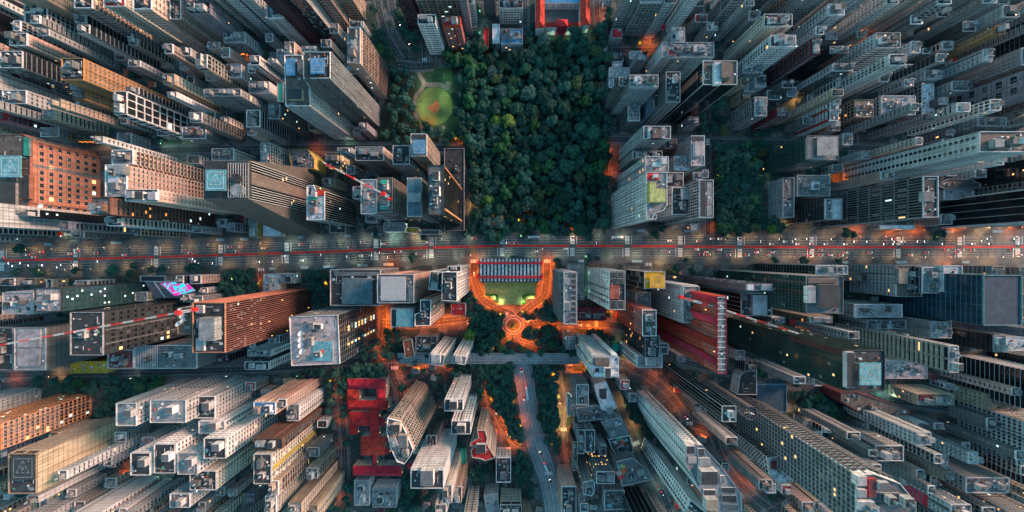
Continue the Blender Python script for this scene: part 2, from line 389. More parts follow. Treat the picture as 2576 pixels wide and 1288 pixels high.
            fb = MB(); pw, pd = dict(grid=(.9, .55), fins=(.55, 1.0), lines=(.30, .35), curtain=(.12, .12), slabs=(1.6, .5), solid_fins=(.6, .7))[st]
            bb = bay or dict(grid=4.2, fins=2.6, lines=5.5, curtain=2.6, slabs=11, solid_fins=3)[st]; nb = max(1, round(ln/bb))
            for c in range(nb+1):
                s_ = c*(ln-pw)/nb; fb.obox(pos(s_, .3, 0), (u.x*pw, u.y*pw, 0), (nr.x*pd, nr.y*pd, 0), (0, 0, h-.3))
            if st in ('grid', 'slabs', 'curtain'):
                sh, sdp = dict(grid=(.9, .45), slabs=(1.75, 1.0), curtain=(.14, .10))[st]; sp = fh if st != 'curtain' else fh
                for f in range(nf+2):
                    z_ = 1.4+f*sp
                    if z_+sh < h: fb.obox(pos(0, z_, 0), (u.x*ln, u.y*ln, 0), (nr.x*sdp, nr.y*sdp, 0), (0, 0, sh))
            frames.append(({'fins': 'sun_fins', 'lines': 'mullions', 'curtain': 'mullions', 'grid': 'facade_grid', 'slabs': 'floor_bands', 'solid_fins': 'wall_ribs'}[st], fb))
            if vis and st != 'solid_fins':
                for f in range(nf):
                    for c in range(nb):
                        rr_ = rs.random()
                        if rr_ < lit*.7: addwin((c+.5)*(ln-pw)/nb+pw/2, 1.4+f*fh+fh*.62, min(bb-pw, ln*.6)*.8, fh*.5, (LW if rs.random() < .6 else LC) if not litc else {'o': LO, 'w': LW, 'c': LC}[litc])
                        elif rr_ < (.22 if G is GL[0] or G is GL[2] else .05) and bb < 6: addwin((c+.5)*(ln-pw)/nb+pw/2, 1.4+f*fh+fh*.62, (bb-pw)*.8, fh*.5, rs.choice([GL[1], GL[2], G]))
    # stair recesses and pilasters running the full height of plain facades
    for i in range(n):
        j = (i+1) % n; a = Vector(L[i]).to_2d(); b = Vector(L[j]).to_2d(); u = b-a; ln = u.length
        if ln < 9 or h < 25 or nowin: continue
        u.normalize(); nr = Vector((u.y, -u.x)); st = sA if abs(nr.x) > abs(nr.y) else sB
        if st not in ('win', 'win2', 'blank', 'wide', 'sash', 'vwin', 'bigwin', 'balc', 'band'): continue
        if nr.dot(-(Vector((bx, by))+(a+b)/2)) <= 0: continue
        q = MB(); dark = rs.random() < .55
        for c in range(rs.randint(1, 2 if ln < 20 else 3)):
            s_ = rs.uniform(.12, .82)*ln; w_ = rs.uniform(.7, 1.5) if dark else rs.uniform(.4, .8)
            q.obox((a.x+u.x*s_+nr.x*.0, a.y+u.y*s_+nr.y*.0, .5), (u.x*w_, u.y*w_, 0), (nr.x*(.19 if dark else .5), nr.y*(.19 if dark else .5), 0), (0, 0, h-1))
        frames2.append(('stair_strip' if dark else 'pilasters', q, wallm('dgrey') if dark else FM))
    # the largest windows and balconies become parts of their own, the rest one stuff part each
    for kind in ('window', 'balcony', 'window_band'):
        its = sorted([t for t in ind if t[2] == kind], key=lambda t: -t[0]-t[1]*10)
        for q_, (z_, ar, _, spec, loc, az, back) in enumerate(its):
            if q_ < CAP and ar >= 1.6:
                me = winmesh(*spec) if kind != 'balcony' else balmesh(spec[0], spec[1], spec[2], spec[3], spec[4])
                inst(kind, me, root, loc, az)
            elif kind == 'balcony':
                w_, dp = spec[0], spec[1]; M_ = Matrix.Rotation(az, 3, 'Z'); o = Vector(loc)
                bagb.obox(o+M_@Vector((-w_/2, -dp, 0)), M_@Vector((w_, 0, 0)), M_@Vector((0, dp, 0)), (0, 0, .16), 1)
                bagb.obox(o+M_@Vector((-w_/2, -dp, .16)), M_@Vector((w_, 0, 0)), M_@Vector((0, .14, 0)), (0, 0, 1.0), 0)
                for sx in (-w_/2, w_/2-.14): bagb.obox(o+M_@Vector((sx, -dp+.14, .16)), M_@Vector((.14, 0, 0)), M_@Vector((0, dp-.14, 0)), (0, 0, 1.0), 0)
            elif back: bagwin(*back, z_, spec[0], spec[1], spec[2])
    if bag.f: tag(bag.build('window', [G, LW if rs.random() < .6 else LC, fr], root), kind='stuff')
    if bagb.f: tag(bagb.build('balcony', [FM, roofm('dark')], root), kind='stuff')
    wall.build('wall', [WM, G], root)
    for nm_, fb in frames: fb.build(nm_, FM, root)
    for nm_, fb, m_ in frames2: fb.build(nm_, m_, root)
    # roof: parapet ring, covering, plant
    t = .45; inn = inset(L, t); ring = MB()
    for i in range(n):
        j = (i+1) % n
        ring.quad((*L[i], h), (*L[j], h), (*L[j], h+parapet), (*L[i], h+parapet)); ring.quad((*L[i], h+parapet), (*L[j], h+parapet), (*inn[j], h+parapet), (*inn[i], h+parapet))
        ring.quad((*inn[j], h+.1), (*inn[i], h+.1), (*inn[i], h+parapet), (*inn[j], h+parapet))
    ring.build('parapet', wallm('white') if (fcol or wcol) in ('white', 'lgrey', 'grey', 'pink', 'cream') else (FM if fcol or wcol not in ('black', 'dgrey', 'bronze') else wallm('lgrey')), root)
    rf = MB(); rf.prism(inn, h+.01, h+.14, 0); roofp = rf.build('roof', roofm(rcol), root)
    if items == 'auto' or isinstance(items, int):
        e = max(range(n), key=lambda i: (Vector(L[(i+1) % n])-Vector(L[i])).length); u = (Vector(L[(e+1) % n])-Vector(L[e])).to_2d().normalized(); v = Vector((-u.y, u.x))
        su = [p[0]*u.x+p[1]*u.y for p in L]; sv = [p[0]*v.x+p[1]*v.y for p in L]; lu, lv = max(su)-min(su), max(sv)-min(sv); az = math.atan2(u.y, u.x)
        cu, cv = (max(su)+min(su))/2, (max(sv)+min(sv))/2
        nb = 1 if lu < 14 or items == 1 else (2 if lu < 34 else 3)
        placed = []
        for c in range(nb):
            bw = min(rs.uniform(4.5, 8.5), lu*.42); bd = min(rs.uniform(4, 7), lv*.55); bh = rs.uniform(2.6, 5.2)
            pu = cu + ((c+.5)/nb-.5)*lu*.8 + rs.uniform(-.05, .05)*lu; pv = cv + rs.uniform(-.14, .14)*lv
            ctr = u*pu+v*pv
            if bw < 1.5 or bd < 1.5 or not inpoly(ctr.x, ctr.y, inn): continue
            lh = inst('lift_house', boxmesh('lift_house', bw, bd, bh, wallm(rs.choice([wcol if wcol not in ('black','plum') else 'grey', 'lgrey', 'white', 'grey'])), roofm(rs.choice(['dark', 'grey', 'light']))), root, (ctr.x, ctr.y, h+.14), az)
            placed.append((pu, pv, bw, bd))
            if bw > 4: inst('door', boxmesh('door', .9, .1, 2.0, FRD), lh, (bw*.2, -bd/2-.05, 0))
            if rs.random() < .5 and bd > 3: inst('water_tank', tank_mesh(), root, (ctr.x, ctr.y, h+.14+bh+.12), 0)
        for c in range(int(min(10, lu*lv/45))+rs.randint(0, 2)):
            pu = cu+rs.uniform(-.42, .42)*lu; pv = cv+rs.uniform(-.38, .38)*lv; ctr = u*pu+v*pv
            if any(abs(pu-a_) < b_/2+1.1 and abs(pv-c_) < d_/2+1.1 for a_, c_, b_, d_ in placed) or not inpoly(ctr.x, ctr.y, inset(L, 1.3)): continue
            placed.append((pu, pv, 2, 2)); kk = rs.random()
            if kk < .62: inst('air_conditioner', acunit_mesh(), root, (ctr.x, ctr.y, h+.14), az+rs.choice([0, math.pi/2]))
            elif kk < .75: inst('satellite_dish', dish_mesh(), root, (ctr.x, ctr.y, h+.14), rs.uniform(0, 6))
            elif kk < .88: inst('water_tank', tank_mesh(), root, (ctr.x, ctr.y, h+.14))
            else: inst('skylight', boxmesh('skylight', 2.4, 1.6, .5, METAL, GL[1]), root, (ctr.x, ctr.y, h+.14), az)
    # ducts, pipes and patched membrane
    if h > 9 and not nowin and rcol != 'navy':
        xs_ = [p[0] for p in L]; ys_ = [p[1] for p in L]; ins = inset(L, 1.2); pt = MB(); A_ = abs(area(L))
        for c in range(int(min(26, A_/22))+2):
            x, y = rs.uniform(min(xs_), max(xs_)), rs.uniform(min(ys_), max(ys_)); k_ = rs.random()
            w_, d_ = (rs.uniform(3, 8), rs.uniform(.25, .5)) if k_ < .4 else (rs.uniform(.7, 2.2), rs.uniform(.7, 1.8))
            if k_ > .86: w_, d_ = rs.uniform(2, 5), rs.uniform(1.5, 4)
            if rs.random() < .5: w_, d_ = d_, w_
            if not all(inpoly(x+a_*w_/2, y+b_*d_/2, ins) for a_ in (-1, 1) for b_ in (-1, 1)): continue
            if k_ > .86: pt.box(x-w_/2, y-d_/2, h+.14, x+w_/2, y+d_/2, h+.16+.01*c, 0)
            elif k_ < .4: inst('duct', unitbox('duct', mat("duct_metal", (.40,.41,.42), .5, .2)), roofp, (x, y, h+.5), 0, (w_, d_, .35))
            else: inst('roof_vent', unitbox('roof_vent', PLANT[rs.choice([0, 0, 1, 1, 2, 3])]), roofp, (x, y, h+.14), 0, (w_, d_, rs.uniform(.5, 1.5)))
        if pt.f: pt.build('membrane_patch', roofm(rs.choice(['white', 'dark', 'brown', 'light'])), roofp)
    if extra: extra(root, L, h, lambda px, py, zz=0.0: tuple(Vector(P(px, py, h+zz))-Vector((bx, by))))
    return root

def wedge_house(px, py, w_, d_, h_, rz, wc, rc, label, hip=True, group='low houses in the gaps between the towers'):
    x, y = P(px, py); root = empty('house', (x, y, 0), rz); tag(root, label, 'house', group)
    key = ('hw', w_, d_, h_, wc)
    if key not in TM:
        b = MB(); b.box(-w_/2, -d_/2, 0, w_/2, d_/2, h_, 0); TM[key] = mesh_from('wall', b.v, b.f, b.m, wallm(wc))
    inst('wall', TM[key], root, (0, 0, 0))
    key = ('hr', w_, d_, h_, rc, hip)
    if key not in TM:
        b = MB(); e = .5; W2, D2 = w_/2+e, d_/2+e; rh = min(w_, d_)*(.22 if hip else .03); r = max(0, W2-D2) if hip else W2*.96
        z = h_+.003
        if hip:
            a = [(-W2,-D2,z),(W2,-D2,z),(W2,D2,z),(-W2,D2,z)]; p, q = (-r, 0, z+rh), (r, 0, z+rh)
            b.poly([a[0], a[1], q, p]); b.poly([a[1], a[2], q]); b.poly([a[2], a[3], p, q]); b.poly([a[3], a[0], p]); b.poly(a[::-1])
        else: b.box(-W2+e, -D2+e, z, W2-e, D2-e, z+.3); b.box(-1.2,-1,z+.3,1.2,1,z+1.3)
        TM[key] = mesh_from('roof', b.v, b.f, b.m, roofm(rc))
    inst('roof', TM[key], root, (0, 0, 0))
    wm = winmesh(1.2, 1.2, GL[0], FR)
    for sx in (-w_*.25, w_*.25): inst('window', wm, root, (sx, -d_/2-.01, h_*.5)); inst('window', wm, root, (-sx, d_/2+.01, h_*.5), math.pi)
    return root
# ------------------------------------------------------------------ ground, streets
def struct(o): return tag(o, kind='structure')
def ground_mat():
    m = bpy.data.materials.new("ground_lots"); m.use_nodes = True; n = m.node_tree.nodes; l = m.node_tree.links; b = n["Principled BSDF"]; b.inputs["Roughness"].default_value = .95
    tc = n.new("ShaderNodeTexCoord"); vo = n.new("ShaderNodeTexVoronoi"); vo.distance = 'CHEBYCHEV'; vo.inputs["Scale"].default_value = .11; l.new(tc.outputs["Object"], vo.inputs["Vector"])
    cr = n.new("ShaderNodeValToRGB"); cr.color_ramp.interpolation = 'CONSTANT'; e = cr.color_ramp.elements
    cols = [(.0,(.055,.06,.06)),(.2,(.10,.10,.10)),(.36,(.025,.05,.04)),(.55,(.07,.065,.06)),(.68,(.15,.145,.14)),(.78,(.04,.045,.05)),(.9,(.11,.075,.055))]
    e[0].position = 0; e[0].color = (*cols[0][1], 1); e[1].position = cols[1][0]; e[1].color = (*cols[1][1], 1)
    for p_, c_ in cols[2:]: x = e.new(p_); x.color = (*c_, 1)
    sp = n.new("ShaderNodeSeparateColor"); l.new(vo.outputs["Color"], sp.inputs[0]); l.new(sp.outputs[0], cr.inputs[0])
    no = n.new("ShaderNodeTexNoise"); no.inputs["Scale"].default_value = .35; no.inputs["Detail"].default_value = 8; l.new(tc.outputs["Object"], no.inputs["Vector"])
    mr = n.new("ShaderNodeMapRange"); mr.inputs[1].default_value = .3; mr.inputs[2].default_value = .7; mr.inputs[3].default_value = .45; mr.inputs[4].default_value = 1.4; l.new(no.outputs[0], mr.inputs[0])
    mm = n.new("ShaderNodeMix"); mm.data_type = 'RGBA'; mm.blend_type = 'MULTIPLY'; mm.inputs[0].default_value = 1; l.new(cr.outputs[0], mm.inputs[6]); l.new(mr.outputs[0], mm.inputs[7]); l.new(mm.outputs[2], b.inputs["Base Color"])
    return m
g = MB(); g.quad((-3000,-3000,0),(3000,-3000,0),(3000,3000,0),(-3000,3000,0)); struct(g.build('ground', ground_mat()))
ASPH = mat("asphalt", (.048,.05,.054), .85, .22, .05, sc2=.5); ASPD = mat("asphalt_dark", (.045,.047,.05), .85, .2, .08, sc2=.6)
PAVE = mat("paving", (.105,.108,.108), .9, .2, .12, sc2=.7); LINE = mat("line_white", (.80,.80,.78), .8, .15, .8); YLINE = mat("line_yellow", (.45,.33,.08), .8, .15, .8)
CYCLE = mat("cycle_red", (.62,.022,.015), .8, .2, .1, sc2=.4); DIRT = mat("red_dirt", (.48,.15,.05), .95, .2, .2); GRASS = mat("lawn_grass", (.20,.24,.06), .95, .25, .06, col2=(.08,.14,.04), sc2=.8)
PATHM = mat("park_path", (.20,.155,.13), .9, .15, .2)
ROADPX = []     # (polyline, half width) for keeping houses and trees off
def offs(pts, d):
    out = []
    for i, p in enumerate(pts):
        p = Vector(p); a = Vector(pts[max(0, i-1)]); b = Vector(pts[min(len(pts)-1, i+1)]); t = (b-a).normalized(); out.append(p + Vector((-t.y, t.x))*d)
    return out
def smooth(pts, n=4):
    if len(pts) < 3: return pts
    out = []
    for i in range(len(pts)-1):
        p0, p1, p2, p3 = [Vector(pts[max(0, min(len(pts)-1, i+k))]) for k in (-1, 0, 1, 2)]
        for s_ in range(n):
            t = s_/n; out.append(tuple(.5*((2*p1)+(p2-p0)*t+(2*p0-5*p1+4*p2-p3)*t*t+(3*p1-p0-3*p2+p3)*t**3)))
    return out+[tuple(pts[-1])]
def strip(mb, wpts, d0, d1, z, m=0):
    A, B = offs(wpts, d0), offs(wpts, d1)
    for i in range(len(wpts)-1): mb.quad((*A[i], z), (*A[i+1], z), (*B[i+1], z), (*B[i], z), m) if d1 > d0 else None
_rz = [0.06]
def street(name, pts, width, side=3.0, m=None, lines=True, z=0.0, dash=True, reg=True):
    """pts on the survey sheet, width in metres"""
    pts = smooth(pts); wp = [P(*p, z) for p in pts]
    if wp[0][0] > wp[-1][0]: pass
    if reg: ROADPX.append((pts, (width/2+side)*S))
    _rz[0] += .004; zz = z+_rz[0]
    def st(mb, a, b, h_, mi=0):
        A, B = offs(wp, a), offs(wp, b)
        for i in range(len(wp)-1): mb.quad((*A[i], h_), (*B[i], h_), (*B[i+1], h_), (*A[i+1], h_), mi)
    mb = MB(); st(mb, width/2, -width/2, zz+.0)
    struct(mb.build(name, m or ASPH))
    if side:
        pv = MB(); _rz[0] += 0
        for a, b in ((width/2+side, width/2), (-width/2, -width/2-side)):
            A, B = offs(wp, a), offs(wp, b)
            for i in range(len(wp)-1): pv.quad((*A[i], z+.045+len(ROADPX)*.0005), (*B[i], z+.045+len(ROADPX)*.0005), (*B[i+1], z+.045+len(ROADPX)*.0005), (*A[i+1], z+.045+len(ROADPX)*.0005))
        struct(pv.build('pavement', PAVE))
    if lines:
        lm = MB(); 
        for d in (width/2-.5, -width/2+.5): st(lm, d+.07, d-.07, zz+.006)
        if dash:
            tot = 0
            for i in range(len(wp)-1):
                a, b = Vector(wp[i]), Vector(wp[i+1]); ln = (b-a).length; t = (b-a).normalized(); nn = Vector((-t.y, t.x))*.07; s_ = 0
                while s_ < ln-2:
                    p, q = a+t*s_, a+t*(s_+2); lm.quad((*(p+nn), zz+.006), (*(p-nn), zz+.006), (*(q-nn), zz+.006), (*(q+nn), zz+.006)); s_ += 6
        struct(lm.build('road_marking', LINE))
    return wp, zz
def zebra(px, py, along, wid, length, n=None, m=None, z=None, name='crosswalk'):
    """bars; along = direction of walking (degrees), length across the carriageway in metres"""
    x, y = P(px, py); t = Vector((math.cos(R(along)), math.sin(R(along)))); u = Vector((-t.y, t.x)); mb = MB(); k = int(length/1.75); z = z or .17
    for i in range(k):
        c = Vector((x, y))+t*(-length/2+(i+.5)*length/k); a = t*.46; b = u*wid/2
        mb.poly([(*(c-a-b), z), (*(c+a-b), z), (*(c+a+b), z), (*(c-a+b), z)])
    o = mb.build(name, m or LINE); struct(o); return o

AVE = [(-60, 657.5), (0, 656), (350, 648), (580, 641), (859, 632), (1074, 623), (1288, 618.3), (1688, 619.5), (1817, 621), (2147, 622), (2400, 621.5), (2640, 620)]
AW = 26.0
wp, az_ = street('avenue', AVE, AW, side=8.5, dash=False, lines=False, m=mat('asphalt_avenue', (.095,.10,.10), .85, .25, .05, sc2=.45))
AVW = [P(*p) for p in smooth(AVE)]
def avey(px):
    for i in range(len(AVE)-1):
        if AVE[i][0] <= px <= AVE[i+1][0]: t = (px-AVE[i][0])/(AVE[i+1][0]-AVE[i][0]); return AVE[i][1]*(1-t)+AVE[i+1][1]*t
    return 620
CROSS = [5, 190, 393, 555, 721, 946, 1085, 1263, 1440, 1578, 1711, 1861, 2042, 2260, 2414, 2560]
SIDEX = [(660, 22), (1188, 18), (1520, 24), (1780, 26), (110, 30), (300, 22)]
# red cycle path with kerbs, lane lines broken at crossings
def xbreak(px): return any(abs(px-c) < 10 for c in CROSS) or any(abs(px-c) < w_/2 for c, w_ in SIDEX)
cm = MB(); lm = MB(); kb = MB(); zc = az_+.012
px = -50
while px < 2630:
    a, b = P(px, avey(px)), P(px+6, avey(px+6)); hw = 1.25
    if not any(abs(px+3-c) < 8 for c in CROSS): cm.quad((a[0], a[1]-hw, zc), (b[0], b[1]-hw, zc), (b[0], b[1]+hw, zc), (a[0], a[1]+hw, zc))
    if not xbreak(px+3):
        for sg in (1, -1): kb.obox((a[0], a[1]+sg*1.9-.15, az_), (b[0]-a[0], b[1]-a[1], 0), (0, .3, 0), (0, 0, .12))
        for d in (5.1, 8.1, 11.1):
            if d > 5.2 or True:
                if int((px+60)/6) % 3 != 0 or any(0 < abs(px-c) < 40 for c in CROSS):
                    for sg in (1, -1): lm.quad((a[0], a[1]+sg*d-.085, zc), (b[0], b[1]+sg*d-.085, zc), (b[0], b[1]+sg*d+.085, zc), (a[0], a[1]+sg*d+.085, zc))
        for sg in (1, -1): kb.obox((a[0], a[1]+sg*(AW/2+.15)-.15, 0.0), (b[0]-a[0], b[1]-a[1], 0), (0, .3, 0), (0, 0, .19))
    px += 6
struct(cm.build('cycle_path', CYCLE)); struct(lm.build('lane_marking', LINE)); struct(kb.build('kerb', mat("kerb_stone", (.30,.30,.29), .8)))
for c in CROSS:
    y = avey(c); zebra(c, y-13.7*1.0-1.5, 90, 5.6, 10.6, z=zc+.004); zebra(c, y+15.2, 90, 5.6, 10.6, z=zc+.004)
    st_ = MB()
    for sg, dx in ((1, 11), (-1, -11)):
        x_, y_ = P(c+dx, y); st_.box(x_-.3, (y_+2.4) if sg > 0 else y_-12.8, zc+.001, x_+.3, (y_+12.8) if sg > 0 else y_-2.4, zc+.004, 0)
    struct(st_.build('stop_line', LINE))
for c, w_ in ((660, 22), (1188, 17)):       # yellow hatched boxes
    y = avey(c); bx_ = MB(); x0, y0 = P(c-w_/2, y+26); x1, y1 = P(c+w_/2, y-26); z = zc+.009
    for i in range(9):
        for sg in (1, -1):
            xa = x0+(x1-x0)*.0; L_ = (x1-x0); yy = y0-L_+ (y1-y0+L_)*i/8.0
            p = Vector((x0, yy)) if sg > 0 else Vector((x1, yy)); q = Vector((x1, yy+L_)) if sg > 0 else Vector((x0, yy+L_))
            # clip to the box
            def cl(p, q):
                t0, t1 = 0, 1; dy = q.y-p.y
                t0 = max(t0, (y0-p.y)/dy); t1 = min(t1, (y1-p.y)/dy)
                return (p.lerp(q, t0), p.lerp(q, t1)) if t1 > t0 else None
            r_ = cl(p, q)
            if r_:
                a, b = r_; d = (b-a).normalized(); nn = Vector((-d.y, d.x))*.15; bx_.poly([(*(a-nn), z+(.001 if sg > 0 else 0)), (*(b-nn), z+(.001 if sg > 0 else 0)), (*(b+nn), z+(.001 if sg > 0 else 0)), (*(a+nn), z+(.001 if sg > 0 else 0))])
    struct(bx_.build('box_junction', YLINE))

# the other streets (survey sheet)
STREETS = [
 ('street', [(-40,398),(200,388),(430,378),(700,373),(900,372),(1172,374)], 9, 3),
 ('street', [(1170,374),(1186,460),(1190,530),(1181,592)], 7, 3),
 ('street', [(1534,50),(1532,200),(1526,380),(1524,480),(1520,590)], 7, 2.5),
 ('street', [(1518,128),(1560,127),(1640,126),(1700,120)], 8, 2.5),
 ('street', [(1524,352),(1600,352),(1780,357),(1960,360),(2150,372),(2600,385)], 8, 3),
 ('street', [(1776,150),(1778,340),(1782,500),(1780,592)], 7, 3),
 ('street', [(652,455),(655,520),(655,600)], 7, 3),
 ('street', [(660,672),(656,700)], 7, 3), ('street', [(1630,660),(1633,780),(1640,920)], 7, 2),
 ('street', [(2140,60),(2150,360)], 7, 2), ('street', [(430,60),(470,200),(560,340),(600,376)], 7, 2),
 ('street', [(1050,740),(1180,812)], 0.01, 0) if False else ('street', [(962,672),(964,780),(962,850),(960,905)], 9, 2.5),
 ('street', [(962,812),(1060,812),(1175,800)], 9, 3),
 ('street', [(1192,650),(1193,690),(1200,720),(1215,752),(1250,775),(1285,790),(1292,800)], 9, 3),
 ('street', [(1376,650),(1375,700),(1366,745),(1335,770),(1310,790),(1300,800)], 9, 3),
 ('street', [(1296,838),(1300,850),(1330,862),(1400,878),(1420,890)], 4.5, 0),
 ('street', [(1284,838),(1250,860),(1215,885)], 4, 0),
 ('street', [(1330,815),(1440,812),(1530,816),(1600,830)], 9, 3),
 ('street', [(-40,945),(200,938),(430,935),(700,925),(900,908),(1000,903)], 9, 3),
 ('street', [(985,912),(990,950),(1010,1000),(1000,1060)], 9, 3),
 ('street', [(850,940),(862,1050),(868,1180),(860,1300)], 8, 3),
 ('street', [(1460,902),(1540,905),(1590,925),(1650,960),(1700,1010),(1735,1060),(1790,1090),(1815,1150),(1860,1215),(1960,1300)], 8, 2),
 ('street', [(1405,960),(1412,1020),(1408,1110),(1420,1200),(1440,1300)], 8, 3),
 ('street', [(1220,950),(1232,1005),(1256,1055),(1280,1095),(1306,1118),(1326,1116)], 7, 2.5),
 ('street', [(1548,985),(1575,1060),(1612,1130),(1650,1200),(1690,1300)], 8, 3),
 ('street', [(1700,905),(1850,940),(2100,985),(2600,1060)], 8, 3),
 ('expressway', [(978,-30),(992,40),(1012,90),(1040,125)], 8, 1.5), ('expressway', [(945,-30),(962,60),(990,120),(1010,150)], 8, 1.5),
 ('street', [(1020,-30),(1045,60),(1066,110),(1068,150)], 6, 2), ('street', [(1002,162),(1045,168),(1090,165)], 10, 2),
 ('street', [(1220,60),(1205,110),(1203,125)], 6, 2), ('street', [(1320,-30),(1322,50),(1318,110)], 7, 2), ('street', [(1500,-30),(1505,60),(1530,100)], 7, 2),
]
for s_ in STREETS:
    if s_[2] > 1: street(s_[0], s_[1], s_[2], s_[3])
wpv, _ = street('bus_avenue', [(1312,895),(1320,960),(1336,1060),(1348,1115),(1368,1170),(1385,1225),(1402,1330)], 22, 2.5, dash=False, m=mat('asphalt_worn', (.20,.205,.21), .85, .22, .05, sc2=.5))
bl = MB()
for d in (-6.2, -3.6, 3.6, 6.2):
    A, B = offs(wpv, d+.08), offs(wpv, d-.08)
    for i in range(len(wpv)-1): bl.quad((*A[i], _+.007), (*B[i], _+.007), (*B[i+1], _+.007), (*A[i+1], _+.007))
struct(bl.build('road_marking', LINE))
A, B = offs(wpv, -.9), offs(wpv, .9)       # raised median
md = MB()
for i in range(len(wpv)-1): md.obox((*B[i], _), tuple(Vector((*A[i], 0))-Vector((*B[i], 0))), tuple(Vector((*B[i+1], 0))-Vector((*B[i], 0))), (0, 0, .22))
struct(md.build('median', mat("kerb_stone", (.3, .3, .29))))
# viaduct over the bus avenue
vd = MB(); vp = [P(*p, 7) for p in [(1000,901),(1150,901),(1460,902)]]; A, B = offs(vp, 6.2), offs(vp, -6.2)
br = empty('viaduct', (0, 0, 0)); tag(br, "grey viaduct crossing over the bus avenue below the round plaza", 'bridge')
for i in range(2): vd.obox((*B[i], 5.8), tuple(Vector((*B[i+1], 0))-Vector((*B[i], 0))), tuple(Vector((*A[i], 0))-Vector((*B[i], 0))), (0, 0, 1.2))
vd.build('deck', mat('asphalt_worn', (.20,.205,.21)), br); rl = MB(); 
for O in (6.0, -6.3):
    C_ = offs(vp, O)
    for i in range(2): rl.bar((*C_[i], 7.5), (*C_[i+1], 7.5), .45)
rl.build('railing', mat("rail_stone", (.35,.34,.33)), br)
vl = MB()
for O in (-2.6, 0, 2.6):
    for px in range(1006, 1455, 8): a = P(px, 901, 7); vl.box(a[0], a[1]+O-.1, 7.005, a[0]+2, a[1]+O+.1, 7.02)
vl.build('lane_marking', LINE, br)
pl = MB()
for px in (1060, 1180, 1284, 1345, 1430): a = P(px, 901, 0); pl.box(a[0]-.6, a[1]-4, 0, a[0]+.6, a[1]+4, 5.8)
pl.build('pier', wallm('concrete'), br)
# footbridge far down the bus avenue
fb = empty('footbridge', (0, 0, 0)); tag(fb, "thin footbridge over the bus avenue between the trees", 'bridge')
a, b = P(1295, 1098, 6), P(1405, 1093, 6); q = MB(); q.bar((*a, 6), (*b, 6), 1.8); q.build('deck', wallm('concrete'), fb)
q = MB(); q.bar((a[0], a[1]+1.1, 7.2), (b[0], b[1]+1.1, 7.2), .2); q.bar((a[0], a[1]-1.1, 7.2), (b[0], b[1]-1.1, 7.2), .2); q.build('railing', METAL, fb)

# round plaza in front of the museum hill
def disc(name, px, py, rx, ry, z, m, seg=40, wob=0):
    c = P(px, py); mb = MB(); rs = random.Random(int(px)); mb.poly([(c[0]+rx/S*math.cos(2*math.pi*i/seg)*(1+wob*rs.uniform(-1, 1)), c[1]+ry/S*math.sin(2*math.pi*i/seg)*(1+wob*rs.uniform(-1, 1)), z) for i in range(seg)]); return struct(mb.build(name, m))
disc('plaza', 1291, 817, 30, 26, .30, PAVE); disc('plaza_garden', 1291, 818, 16, 13, .304, mat("garden_soil", (.07,.07,.035)))
ring = MB(); c = P(1291, 817)
for i in range(40):
    a0, a1 = 2*math.pi*i/40, 2*math.pi*(i+1)/40; f = lambda a, r_: (c[0]+r_*math.cos(a), c[1]+r_*math.sin(a)*.86, .308)
    ring.quad(f(a0, 9), f(a1, 9), f(a1, 9.3), f(a0, 9.3)); ring.quad(f(a0, 13), f(a1, 13), f(a1, 13.25), f(a0, 13.25))
struct(ring.build('road_marking', LINE))
for (x_, y_, al, w_, ln) in ((1324,804,-35,4,9),(1270,792,30,4,9),(1332,842,40,4,9),(1178,812,90,4,7),(1376,657,0,4,7),(1192,657,0,4,7),(1522,125,90,4,7),(1068,150,0,4,6),(1176,378,90,4,7),(1186,560,0,4,6),(1500,815,90,4,8),(1440,905,90,4,8),(993,925,0,4,9),(1418,1080,0,4,8),(1380,1190,0,4,10),(1600,1115,20,5,9),(945,858,90,5,8),(1735,1064,0,4,8),(1780,357,90,4,8),(657,678,0,4,8),(1631,665,0,4,8)):
    zebra(x_, y_, al, w_, ln, z=.33)

# park: lawn, paths, dirt, forest floor
def polyg(name, pts, z, m): mb = MB(); mb.poly([(*P(*p), z) for p in (pts if area([P(*p) for p in pts]) > 0 else pts[::-1])]); return struct(mb.build(name, m))
WOOD = [(1120,130),(1165,108),(1320,112),(1338,72),(1500,64),(1522,100),(1528,300),(1520,470),(1515,575),(1480,596),(1390,592),(1300,584),(1235,600),(1188,590),(1196,470),(1178,380),(1160,330),(1152,210),(1130,170)]
WOODL = [(950,330),(985,180),(1038,190),(1050,205),(1040,245),(1052,310),(1098,335),(1165,345),(1172,368),(930,368)]
FLOOR = mat("forest_floor", (.022,.032,.02), .95, .3, .2)
polyg('park_ground', WOOD, .02, FLOOR); polyg('park_ground', WOODL, .022, FLOOR)
polyg('park_ground', [(1035,175),(1130,170),(1165,210),(1165,345),(1098,350),(1035,330)], .018, mat("park_grass", (.03,.075,.03), .95, .3, .15))
wpp = [P(*p) for p in smooth([(1040,246),(1058,222),(1066,208),(1090,212),(1125,216)])]
def path(name, pts, wd, z, m):
    w_ = [P(*p) for p in smooth(pts)]; A, B = offs(w_, wd/2), offs(w_, -wd/2); mb = MB()
    for i in range(len(w_)-1): mb.quad((*A[i], z), (*B[i], z), (*B[i+1], z), (*A[i+1], z))
    struct(mb.build(name, m))
path('path', [(1045,168),(1056,190),(1066,208),(1062,222),(1048,240),(1043,262),(1046,290),(1060,318),(1078,328),(1100,330),(1118,318)], 4.5, .03, PATHM)
path('path', [(1062,210),(1085,213),(1108,213),(1125,222),(1128,205)], 5.5, .034, PATHM)
path('path', [(1118,318),(1110,330),(1108,350),(1108,372)], 4, .038, PATHM)
disc('lawn', 1093, 267, 45, 48, .045, GRASS)
def blob(name, pts, z, m): polyg(name, smooth(pts+[pts[0]])[:-1], z, m)
